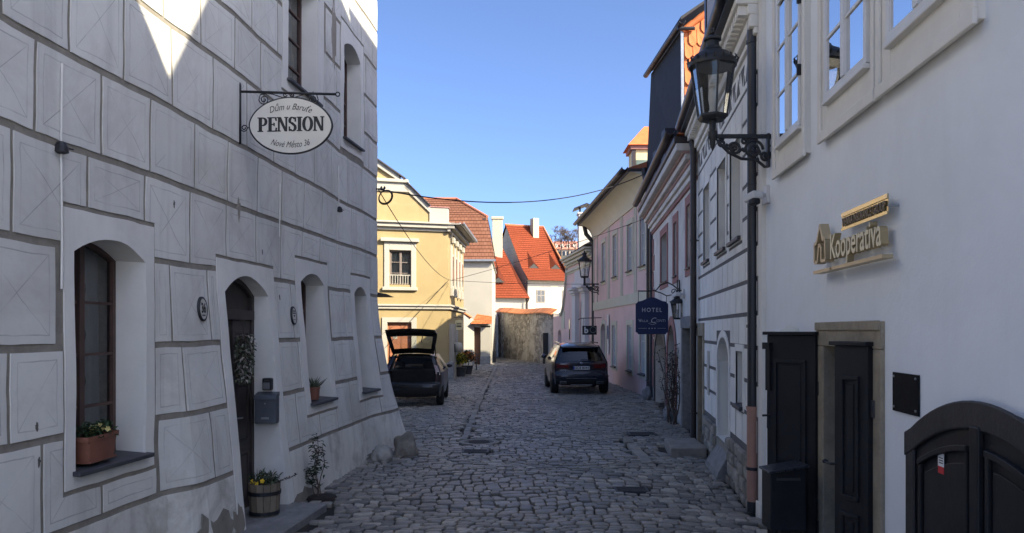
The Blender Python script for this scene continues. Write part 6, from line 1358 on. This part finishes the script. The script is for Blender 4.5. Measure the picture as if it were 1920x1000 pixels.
# ---- dark blue SUV
t = thing('parked_suv', 'dark blue SUV parked with its rear to the camera beside the pink house', 'car', (2.27, 25.2, 0))
sil = [(.14, .30), (.03, .40), (-.01, .60), (.03, .72), (.075, .80), (.06, .98), (.08, 1.06), (.14, 1.11), (.47, 1.50), (.52, 1.585), (.9, 1.655), (1.6, 1.69), (2.3, 1.67), (2.85, 1.57), (3.65, 1.12), (4.35, .99), (4.62, .82), (4.68, .55), (4.6, .28)]
c = Car(t, (2.27, 25.2, gz(2.3, 26)), radians(1.2), sil, 4.7, .945, 1.04, .46); S = c.sub
c.strip(0, 3*S, VV, 'bumper', NAVY); c.strip(3*S, 7*S, VV, 'tailgate', NAVY)
gv = [v for v in VV if abs(v) <= .87]; c.strip(7*S, 8*S, gv, 'rear_window', DGLASS)
for s in (-1, 1): c.strip(7*S, 9*S, [s*q for q in (.87, .94, .98, 1)], 'rear_pillar', NAVY)
c.strip(8*S, 9*S, gv, 'spoiler_base', NAVY); c.strip(9*S, 13*S, VV, 'roof', NAVY); c.strip(13*S, 14*S, gv, 'windscreen', DGLASS)
for s in (-1, 1): c.strip(13*S, 14*S, [s*q for q in (.87, .94, .98, 1)], 'front_pillar', NAVY)
c.strip(14*S, 16*S, VV, 'bonnet', NAVY); c.strip(16*S, 18*S, VV, 'front_bumper', NAVY)
zs = [.3, .42, .55, .7, .85, .98, 1.06, 1.10, 1.3, 1.50, 1.56, 1.60]; fr = [0, .04, .1, .17, .3, .42, .44, .58, .70, .72, .82, .88, .95, 1]
for s in (-1, 1): c.side(s, zs, fr, lambda i, j: None if not (7 <= i <= 8) else ('a' if 2 <= j <= 4 else ('b' if 6 <= j <= 7 else ('c' if j == 9 else None))), NAVY, DGLASS)
c.strip(1, 2*S-2, VV, 'lower_bumper', PLAS, .006)
for s in (-1, 1):
    c.strip(4*S+1, 6*S-1, [s*q for q in (.42, .55, .7, .82, .9, .95, .98)], 'tail_light', TAILR, .008); c.strip(4*S+2, 4*S+4, [s*q for q in (.5, .65, .8, .9)], 'light_bar', Mt('tail_lamp_bright', (.12, .008, .008), .3, .1, 5, 0), .013)
    c.box(s*.60-.11, s*.60+.11, -.02, .1, .36, .45, 'exhaust', Mt('dark_chrome', (.12, .12, .13), .3, .1, 4, 0, metal=.7)); c.box(s*.60-.09, s*.60+.09, -.024, .0, .375, .435, 'exhaust_mouth', DARKROOM)
    c.box(s*.64-.02, s*.64+.02, .95, 2.9, 1.665, 1.705, 'roof_rail', CHROME if s < 0 else PLAS); c.box(s*.80-.1, s*.80+.1, .0, .02, .60, .63, 'reflector', TAILR)
    k = MB(); k.lathe([(.02, -.11), (.09, -.08), (.1, 0), (.07, .08), (.02, .1)], (0, 0, 0), 12, 'X', 1, .8); k.v = [c.P(p[0]+s*1.02, p[1]+3.25, p[2]+1.16) for p in k.v]; mi = k.part('door_mirror', NAVY, t, smooth=True)
    for y in (.85, 3.72): c.wheel(s*.83, y, .365, .25, s); c.box(s*.80-.16, s*.80+.14, y-.42, y+.42, .36, .74, 'wheel_arch', PLAS, bevel=.1)
c.box(-.35, .35, .02, .1, .30, .34, 'diffuser', Mt('diffuser_grey', (.16, .16, .15), .5)); c.box(-.62, .62, .36, .56, 1.52, 1.565, 'spoiler', NAVY, bevel=.02); c.box(-.02, .45, .10, .13, 1.125, 1.15, 'wiper', PLAS)
c.box(-.5, .5, -.012, .03, .525, .55, 'chrome_strip', Mt('dark_chrome', (.12, .12, .13)), bevel=.004)
pl = c.box(-.265, .265, .03, .055, .82, .935, 'number_plate', Mt('plate_white', (.62, .62, .60), .4, .05, 4, 0), bevel=.004); c.box(-.27, -.225, .027, .03, .825, .93, 'plate_band', Mt('plate_blue', (.02, .05, .3), .4), pl, bevel=0)
k = MB(); text_into(k, '6C8 8044', .12, lambda x, y, d: c.P(.02+x, .027, .842+y), fit=.44, bold=.002); k.part('plate_lettering', INK, pl, fix=False)
k = MB(); k.lathe([(.041, 0), (.041, -.012), (.034, -.014), (.002, -.016)], (0, 0, 0), 18, 'Y'); k.v = [c.P(p[0], p[1]+.075, p[2]+1.03) for p in k.v]; bd = k.part('badge', CHROME, t); 
for a in (0, pi):
    k = MB(); k.add([c.P(0, .058, 1.03)]+[c.P(.026*cos(a+q*pi/10), .058, 1.03+.026*sin(a+q*pi/10)) for q in range(6)], [(0, i, i+1) for i in range(1, 6)]); k.part('badge_quarter', Mt('plate_blue', (.02, .05, .3)), bd, fix=False)
k = MB(); text_into(k, 'X3', .10, lambda x, y, d: c.P(-.56+x, .045, .72+y), bold=.002); k.part('model_lettering', CHROME, t, fix=False)
# ---- black hatchback with its tailgate open
t = thing('parked_hatchback', 'black hatchback with its tailgate raised behind the leaning white corner', 'car', (-2.78, 21.2, 0))
sil = [(.14, .26), (.02, .36), (-.03, .52), (.0, .64), (.06, .68), (.08, .84), (.12, .95), (.42, 1.37), (.62, 1.44), (1.2, 1.485), (1.8, 1.475), (2.25, 1.40), (2.95, .98), (3.65, .84), (3.9, .66), (3.92, .42), (3.85, .24)]
c = Car(t, (-2.74, 21.1, gz(-2.7, 22)), radians(2.0), sil, 3.95, .85, .93, .5, .06); S = c.sub
c.strip(0, 4*S, VV, 'bumper', BLKC); c.strip(1, 2*S, VV, 'lower_bumper', PLAS, .005)
ev_ = (.84, .9, .95, .98, 1)
for s in (-1, 1):
    c.strip(4*S, 8*S, [s*q for q in ev_], 'rear_pillar', BLKC); c.strip(4*S+1, 6*S+2, [s*q for q in (.85, .9, .95, .99)], 'tail_light', TAILR, .008)
c.strip(8*S, 11*S, VV, 'roof', BLKC); gv = [v for v in VV if abs(v) <= .87]; c.strip(11*S, 12*S, gv, 'windscreen', CARGLASS)
for s in (-1, 1): c.strip(11*S, 12*S, [s*q for q in (.87, .94, .98, 1)], 'front_pillar', BLKC)
c.strip(12*S, 14*S, VV, 'bonnet', BLKC); c.strip(14*S, 16*S, VV, 'front_bumper', BLKC)
zs = [.26, .4, .55, .7, .85, .93, .98, 1.15, 1.32, 1.38, 1.42]; fr = [0, .05, .12, .2, .38, .41, .62, .66, .8, .9, 1]
for s in (-1, 1): c.side(s, zs, fr, lambda i, j: None if not (6 <= i <= 7) else ('a' if 2 <= j <= 3 else ('b' if j == 5 else None)), BLKC, CARGLASS)
for s in (-1, 1):
    for y in (.72, 3.2): c.wheel(s*.74, y, .30, .2, s); c.box(s*.72-.13, s*.72+.12, y-.34, y+.34, .3, .6, 'wheel_arch', PLAS, bevel=.08)
    k = MB(); k.lathe([(.02, -.09), (.07, -.06), (.08, 0), (.05, .07), (.02, .08)], (0, 0, 0), 12, 'X', 1, .8); k.v = [c.P(p[0]+s*.92, p[1]+2.6, p[2]+1.02) for p in k.v]; k.part('door_mirror', BLKC, t, smooth=True)
SEAT = Mt('seat_cloth', (.03, .03, .032), .9, .2, 9, .3, 80); c.box(-.72, .72, .1, .95, .3, .5, 'boot_floor', SEAT); c.box(-.7, .7, .9, 1.1, .45, 1.0, 'rear_seat', SEAT, bevel=.05)
for x in (-.42, .38): c.box(x-.15, x+.15, .93, 1.05, .98, 1.22, 'headrest', SEAT, bevel=.06)
for x in (-.38, .38): c.box(x-.24, x+.24, 1.9, 2.05, .4, .88, 'front_seat', SEAT, bevel=.06)
c.box(-.7, .7, 2.6, 2.9, .6, .95, 'dashboard', SEAT, bevel=.05); c.box(-.75, -.68, .1, 1.0, .45, .95, 'boot_trim', SEAT); c.box(.68, .75, .1, 1.0, .45, .95, 'boot_trim', SEAT)
k = MB(); k.tube([c.P(x, .5-.09*0, 1.33+.03*(1-(x/.7)**2)) for x in [-.66+.132*i for i in range(11)]], .03, 6); k.part('hatch_header', BLKC, t)
# raised tailgate
tg = [(.56, 1.42), (.40, 1.52), (.10, 1.90), (.02, 1.98), (-.45, 2.06)]; hw = [.58, .60, .69, .70, .66]
def tgp(i, v, up=0, mid=0): y, z = tg[i]; return c.P(v*hw[i], y-up, z+.035*(1-v*v)+up)
def tq(i, j, v0, v1, k, th=.05):
    n = 8; A = []
    for q in range(n+1):
        v = lerp(v0, v1, q/n); A += [tgp(i, v), tgp(j, v), tgp(j, v, th), tgp(i, v, th)]
    k.add(A, [(4*q+a, 4*q+b, 4*q+4+b, 4*q+4+a) for q in range(n) for a, b in ((0, 1), (1, 2), (2, 3), (3, 0))]+[(0, 1, 2, 3), (4*n, 4*n+1, 4*n+2, 4*n+3)])
k = MB(); tq(0, 1, -1, 1, k); tq(2, 3, -1, 1, k); tq(3, 4, -1, 1, k); tq(1, 2, -1, -.84, k); tq(1, 2, .84, 1, k); gate = k.part('tailgate', BLKC, t, bevel=.01)
k = MB(); n = 8; A = []
for q in range(n+1): v = lerp(-.85, .85, q/n); A += [tgp(1, v, .02), tgp(2, v, .02)]
k.add(A, [(2*q, 2*q+1, 2*q+3, 2*q+2) for q in range(n)]); k.part('tailgate_window', CARGLASS, gate, fix=False)
k = MB(); k.tube([tgp(2, .42), c.P(.25, .2, 1.78)], .012, 5); k.part('rear_wiper', PLAS, gate)
for s in (-1, 1): k = MB(); k.tube([c.P(s*.66, .3, 1.05), c.P(s*.62, .22, 1.75)], .013, 6); k.part('gas_strut', PLAS, t)
# ------------------------------------------------------------------ lanterns
def lantern(parent, c, s, n=6, roof=1.0, mat=IRON, low=False):
    """c = centre of the glass body's bottom; s = scale (1 = .5 m wide)"""
    C = Vector(c); r0, r1, H = .165*s, .255*s, .60*s; ph = pi/n if n == 6 else pi/4
    P = lambda r, h, k: C+Vector((r*cos(2*pi*k/n+ph), r*sin(2*pi*k/n+ph), h))
    m = MB(); m.lathe([(.02*s, -.05*s), (r0*.9, -.045*s), (r0*1.07, -.01*s), (r0*1.07, .015*s), (r0*.9, .02*s)], C, n, ph=ph); m.part('base_ring', mat, parent)
    for k in range(n): m = MB(); m.tube([P(r0, 0, k), P(r1, H, k)], .012*s, 5); m.part('rib', mat, parent)
    for k in range(n):
        m = MB(); m.poly([P(r0*.97, .01, k), P(r0*.97, .01, k+1), P(r1*.98, H, k+1), P(r1*.98, H, k)]); m.part('pane', CLEAR, parent, fix=False)
    m = MB(); m.lathe([(r1*.96, H-.03*s), (r1*1.06, H-.03*s), (r1*1.08, H+.01*s), (r1*1.0, H+.05*s), (r1*.94, H+.06*s), (r1*.82, H+.10*s), (r1*.6, H+.135*s), (r1*.45, H+.15*s), (r1*.42, H+.16*s)], C, 18, ph=ph); m.part('hood', mat, parent, autos=45)
    m = MB(); m.lathe([(r1*.46, H+.155*s), (r1*.42, H+.18*s), (r1*.32, H+.195*s), (r1*.29, H+.265*s), (r1*.40, H+.275*s), (r1*.40, H+.295*s), (r1*.26, H+.32*s), (r1*.1, H+.335*s), (r1*.07, H+.35*s), (r1*.13, H+.36*s), (r1*.14, H+.378*s), (r1*.06, H+.39*s), (r1*.08, H+.40*s), (.002, H+.43*s)], C, 12); m.part('finial', mat, parent, autos=45)
    for k in range(n*3):
        a = 2*pi*k/(n*3); m = MB(); p = C+Vector((r1*1.05*cos(a), r1*1.05*sin(a), H+.01*s)); m.tube([p, p+Vector((.02*s*cos(a), .02*s*sin(a), .035*s)), p+Vector((0, 0, .06*s))], [.014*s, .012*s, .003*s], 5); m.part('crown_leaf', mat, parent)
    m = MB(); m.lathe([(.045*s, .0), (.045*s, .06*s), (.03*s, .08*s), (.05*s, .2*s), (.045*s, .3*s), (.005*s, .34*s)], C, 10); m.part('lamp_bulb', Mt('opal_bulb', (.6, .6, .56), .4, .05, 3, 0), parent, smooth=True)
def vine(k, P, r=.012): k.tube(P, r, 6)
def scroll_bracket(parent, xw, xe, y, z, h, mat=IRON, s=1.0):
    k = MB(); k.box(xe-.05*s, xw, y-.018*s, y+.018*s, z-.022*s, z+.022*s); k.part('arm', mat, parent, bevel=.004)
    k = MB(); k.box(xw-.045*s, xw-.015*s, y-.03*s, y+.03*s, z-h, z+.03*s); k.tube([(xw-.03*s, y, z-h*.3), (xw+.05, y, z-h*.3)], .015*s, 6); k.tube([(xw-.03*s, y, z-.02), (xw+.05, y, z-.02)], .015*s, 6); k.part('wall_plate', mat, parent, bevel=.006)
    k = MB(); L = xw-xe; X = (1, 0, 0); Zv = (0, 0, 1)
    k.tube([(xw-.03*s, y, z-h*.95), (xw-.1*L, y, z-h*.98), (xw-.25*L, y, z-h*.75), (xw-.5*L, y, z-h*.72), (xw-.72*L, y, z-h*.52), (xw-.88*L, y, z-h*.22), (xe+.06*L, y, z-h*.08)], [.017*s]*6+[.01*s], 7)
    for cx_, cz_, r, a0, t, fl in ((.30, .42, .17, 0, 2.2, 1), (.62, .40, .11, .5, 2.0, -1), (.84, .22, .07, 1, 1.8, 1), (.10, .62, .10, 2, 1.8, -1), (.45, .16, .06, 0, 1.6, 1)):
        k.tube(spiral((xw-cx_*L, y, z-cz_*h), (fl, 0, 0), Zv, r*L, r*L*.2, a0, a0+2*pi*t*.8, 30), [.016*s]*25+[.012*s]*6, 7)
    rnd = random.Random(4)
    for i in range(26):
        u = rnd.uniform(.05, .85); p = Vector((xw-u*L, y, z-h*(.2+.65*(1-u)*rnd.uniform(.5, 1.1)))); k.lathe([(.004, -.02*s), (.018*s, -.008*s), (.014*s, .012*s), (.003, .024*s)], p, 6)
    k.part('scrollwork', mat, parent, smooth=True)
ly = 8.45; xw = F1.pos(ly, 4, 0)[0]; xe = PX(1336, ly)
st = thing('street_lantern', 'large black hexagonal street lantern on an ornate scrolled wall bracket', 'street lamp', (xw, ly, 4.1)); za = PZ(256, ly)
scroll_bracket(st, xw, xe, ly, za, .34)
k = MB(); k.lathe([(.004, -.16), (.02, -.12), (.03, -.09), (.035, -.03), (.05, .0), (.05, .05), (.036, .06), (.04, .16), (.045, .2), (.06, .22)], (xe, ly, za), 10); k.part('stem', IRON, st, autos=40)
lantern(st, (xe, ly, PZ(219, ly)), .95)
# far lantern on the pink house downpipe corner
y2 = 34.5; xw2 = F4.pos(y2, 0, 0)[0]+.1; xe2 = PX(1096, y2); st2 = thing('street_lantern', 'small distant wall lantern beside the white portal', 'street lamp', (xw2, y2, 4.2)); scroll_bracket(st2, xw2, xe2, y2, PZ(533, y2), .5, s=1.3)
k = MB(); k.tube([(xe2, y2, PZ(536, y2)), (xe2, y2, PZ(518, y2))], .05, 6); k.part('stem', IRON, st2); lantern(st2, (xe2, y2, PZ(519, y2)), 1.15)
# small hanging lantern by the hotel sign
y3 = 17.2; x3 = PX(1270, y3); st3 = thing('hanging_lantern', 'small black lantern hanging under the hotel sign bracket', 'lamp', (x3, y3, 2.3)); lantern(st3, (x3, y3, PZ(597, y3)), .58); k = MB(); k.tube([(x3, y3, PZ(562, y3)), (x3, y3, PZ(540, y3)), (x3, y3, PZ(525, y3))], .014, 6); k.tube([(x3, y3, PZ(545, y3)), (F3.pos(y3, 0, 0)[0]+.05, y3, PZ(545, y3))], .016, 6); k.part('hanger', IRON, st3)
# ------------------------------------------------------------------ hotel sign
NAVS = Mt('navy_sign_paint', (.014, .025, .085), .5, .1, 3, .05); SILV = Mt('silver_letter', (.42, .43, .46), .4, .05, 3, 0)
y4 = 17.45; hsg = thing('hanging_sign', 'navy blue shield-shaped hotel sign hanging from a wrought-iron bracket', 'sign', (PX(1222, y4), y4, 2.0)); x0, x1 = PX(1192, y4), PX(1253, y4); zb, zt, zm = PZ(627, y4), PZ(568, y4), PZ(559, y4); xm = (x0+x1)/2
half = [(x1-.05, zb), (x1-.045, zb+.03), (x1-.01, zb+.045), (x1, zb+.06), (x1, zt-.02), (x1-.03, zt-.005), (x1-.05, zt+.025)]+[(lerp(x1-.07, xm, i/6), zt+.03+(zm-zt-.0)*sstep(0, 1, i/6)*.9) for i in range(7)]
pts = half+[(2*xm-a, b) for a, b in half[::-1]]
k = MB(); k.prism([(a, y4, b) for a, b in pts], (0, .035, 0)); k.part('board', NAVS, hsg, bevel=.004)
def hl(txt, size, xc, z, fit, **kw): k = MB(); text_into(k, txt, size, lambda x, y, d: (xc+x, y4-.004, z+y), fit=fit, **kw); k.part('lettering', SILV, hsg, fix=False)
hl('HOTEL', .13, xm, PZ(585, y4), .54*.83, bold=.002, space=1.3); hl('VILLA', .072, xm-.185, PZ(604, y4), .20); hl('ONTI', .085, xm+.20, PZ(604, y4), .20); hl('V', .1, xm-.275, PZ(604, y4), .07); hl('C', .17, xm+.04, PZ(605.5, y4), .12, shear=.3)
k = MB(); k.tube([(xm+.10, y4-.004, PZ(606, y4)), (xm, y4-.004, PZ(604.5, y4)), (xm-.08, y4-.004, PZ(607, y4)), (xm, y4-.004, PZ(609, y4)), (xm+.09, y4-.004, PZ(607, y4))], .005, 5); k.box(x0+.06, xm-.12, y4-.004, y4-.002, PZ(616.2, y4), PZ(615.6, y4)); k.box(xm+.12, x1-.06, y4-.004, y4-.002, PZ(616.2, y4), PZ(615.6, y4))
k.part('ornament', SILV, hsg)
for dx in (-.065, 0, .065):
    k = MB(); k.add([(xm+dx+(.02 if i % 2 == 0 else .009)*sin(i*pi/5), y4-.004, PZ(616, y4)+(.02 if i % 2 == 0 else .009)*cos(i*pi/5)) for i in range(10)], [tuple(range(10))]); k.part('star', SILV, hsg, fix=False)
k = MB(); wx = F3.pos(y4, 0, 0)[0]; zz4 = PZ(546, y4)
k.tube([(wx-.02, y4, PZ(525, y4)), (wx-.02, y4, PZ(562, y4))], .016, 6); k.tube([(PX(1196, y4), y4, PZ(546, y4)), (PX(1212, y4), y4, zz4), (PX(1230, y4), y4, PZ(545, y4)), (PX(1238, y4), y4, PZ(535, y4)), (PX(1252, y4), y4, PZ(530, y4)), (PX(1262, y4), y4, PZ(535, y4)), (PX(1270, y4), y4, PZ(542, y4)), (wx, y4, PZ(542, y4))], .014, 6)
k.tube([(PX(1228, y4), y4, PZ(546, y4)), (PX(1240, y4), y4, PZ(550, y4)), (PX(1250, y4), y4, PZ(555, y4)), (PX(1260, y4), y4, PZ(553, y4)), (PX(1266, y4), y4, PZ(545, y4))], .012, 6); k.tube(spiral((PX(1264, y4), y4, PZ(547, y4)), (1, 0, 0), (0, 0, 1), .055, .055, 0, 2*pi, 20), .01, 6)
for px in (1197, 1250): k.tube([(PX(px, y4), y4+.015, PZ(548 if px < 1200 else 555, y4)), (PX(px, y4), y4+.015, PZ(568, y4))], .007, 5)
k.part('bracket', IRON, hsg, smooth=True)
cctv('security_camera', 'tiny dark-lensed security camera on the hotel wall beside the hanging lantern', (F3.pos(16.8, 0, .02)[0], 16.8, PZ(551, 16.8)), 1.0)
# black sign with a white b near the portal
y5 = 33.4; bs = thing('hanging_sign', 'small black sign with a white letter b beside the far downpipe', 'sign', (PX(1104, y5), y5, 2)); k = MB(); k.box(PX(1092, y5), PX(1119, y5), y5, y5+.06, PZ(628, y5), PZ(611, y5)); k.part('board', BLACKP, bs, bevel=.02)
k = MB(); text_into(k, 'b', .36, lambda x, y, d: (PX(1099, y5)+x, y5-.006, PZ(624.5, y5)+y), bold=.012); k.part('lettering', Mt('white_letter', (.6, .6, .6), .5, .03, 3, 0), bs, fix=False); k = MB(); k.tube([(PX(1112, y5)+.13*cos(a*pi/8), y5-.004, PZ(618.5, y5)+.13*sin(a*pi/8)) for a in range(16)], .012, 5, closed=True); k.part('ring_emblem', Mt('grey_letter', (.2, .2, .2), .5), bs)
k = MB(); k.tube([(PX(1084, y5), y5+.03, PZ(600, y5)), (PX(1090, y5), y5+.03, PZ(597, y5)), (PX(1128, y5), y5+.03, PZ(596, y5))], .018, 6); k.tube([(PX(1094, y5), y5+.03, PZ(597, y5)), (PX(1094, y5), y5+.03, PZ(611, y5))], .01, 5); k.tube([(PX(1116, y5), y5+.03, PZ(597, y5)), (PX(1116, y5), y5+.03, PZ(611, y5))], .01, 5); k.part('bracket', IRON, bs)
# banner strip on the pink wall
k = MB(); F4.solid(k, 31.55, 31.95, 1.15, 2.75, .035, .05); bn = k.top('notice_board', Mt('notice_white', (.55, .57, .6), .5, .05, 3, 0), 'narrow white and blue notice strip on the pink wall', 'notice', F4.pos(31.7, 1.2, 0)); k = MB(); F4.solid(k, 31.56, 31.94, 1.75, 2.3, .051, .055); k.part('blue_panel', Mt('notice_blue', (.05, .08, .16), .5), bn)
# ------------------------------------------------------------------ climbing plant on the hotel wall
cp = thing('climbing_plant', 'leafless tangled climber growing up the hotel wall between the arches and the doorway', 'climber', F3.pos(17.5, 0, 0)); k = MB(); rnd = random.Random(9); tips = []
for i in range(16):
    s = 17.5+rnd.uniform(-.3, .3); z = 0; d = rnd.uniform(.05, .25); P_ = []
    for j in range(10): P_.append(Vector(F3.pos(s, z, d))); s += rnd.uniform(-.14, .14); z += rnd.uniform(.1, .26); d = max(.03, d+rnd.uniform(-.06, .07))
    k.tube(P_, [.014-.001*j for j in range(10)], 4); tips += P_[3:]
k.part('stem', TWIG, cp); k = MB()
for p in tips:
    for _ in range(3): leaf(k, p+rdir()*.08, rdir(-.6, .6), .08, .04)
k.part('dry_leaves', LEAFP, cp, fix=False)
boulder('guard_stone', 'small stone bollard at the foot of the dark arch by the climber', (F3.pos(18.1, 0, .18)[0], 18.1, .12), (.12, .14, .2), 21, GRANITE)
boulder('guard_stone', 'small stone at the wall foot between the pink house and the ochre gate', (F3.pos(23.4, 0, .2)[0], 23.4, .15), (.13, .13, .24), 33, GRANITE)
# ------------------------------------------------------------------ overhead cables
CBL = Mt('cable_black', (.02, .02, .022), .6, .1, 3, 0)
def cable(label, a, b, sag, r=.014, n=28, pts=None):
    a, b = Vector(a), Vector(b); k = MB(); k.tube([a.lerp(b, i/n)-Vector((0, 0, sag*4*(i/n)*(1-i/n))) for i in range(n+1)], r, 5); return k.top('overhead_cable', CBL, label, 'cable', tuple(a), group=None, smooth=True)
def at(px, py, y): return Vector((PX(px, y), y, PZ(py, y)))
wc0 = at(709, 355, 13.95); yc = Vector((-2.6, 33.0, PZ(526, 33)))
cable('thick black cable crossing the sky from the left corner to the hotel roof', wc0, at(1226, 318, 23.0), .55, .013)
cable('cable dropping from the white corner to the yellow house', wc0, yc, .35, .009)
cable('thin cable rising from the yellow house to the pink house eaves', yc, at(1216, 408, 24.5), .1, .009)
cable('thin level cable from the yellow house to the far wall lantern', yc, at(1090, 533, 34.4), .05, .009)
cable('thin cable slanting down the yellow facade to its brown door', yc+Vector((-.1, -.1, 0)), (-5.2, 32.1, PZ(650, 32.1)), .0, .01)
ci = thing('cable_bracket', 'iron wall bracket with a coil of cable on the leaning white corner', 'bracket', tuple(wc0)); k = MB(); k.tube([wc0+Vector((-.25, -.05, 0)), wc0+Vector((.12, 0, 0))], .015, 6)
k.part('arm', IRON, ci); k = MB()
for q in range(3): k.tube(spiral(wc0+Vector((.13, .02*q, -.14)), (1, 0, .2), (0, 0, 1), .11+.01*q, .11+.01*q, 0, 2*pi, 22), .007, 5)
k.part('cable_coil', CBL, ci)
for px, z in ((715, 0), (721, 0)): k = MB(); k.lathe([(.012, -.02), (.022, 0), (.012, .03), (.004, .035)], at(px, 353, 13.95), 8); k.part('insulator', IRON, ci)
# small dark canopy edge showing past the leaning corner
k = MB(); y6 = 15.2; k.hexa([(PX(690, y6), y6, PZ(553, y6)), (PX(727, y6), y6, PZ(553, y6)), (PX(722, y6), y6+1.2, PZ(553, y6)), (PX(690, y6), y6+1.2, PZ(553, y6)), (PX(690, y6), y6, PZ(545, y6)), (PX(725, y6), y6, PZ(551.5, y6)), (PX(718, y6), y6+1.2, PZ(551, y6)), (PX(690, y6), y6+1.2, PZ(545, y6))]); k.top('door_canopy', SLATE, 'small dark canopy edge jutting from behind the leaning white corner', 'canopy', at(700, 550, y6))
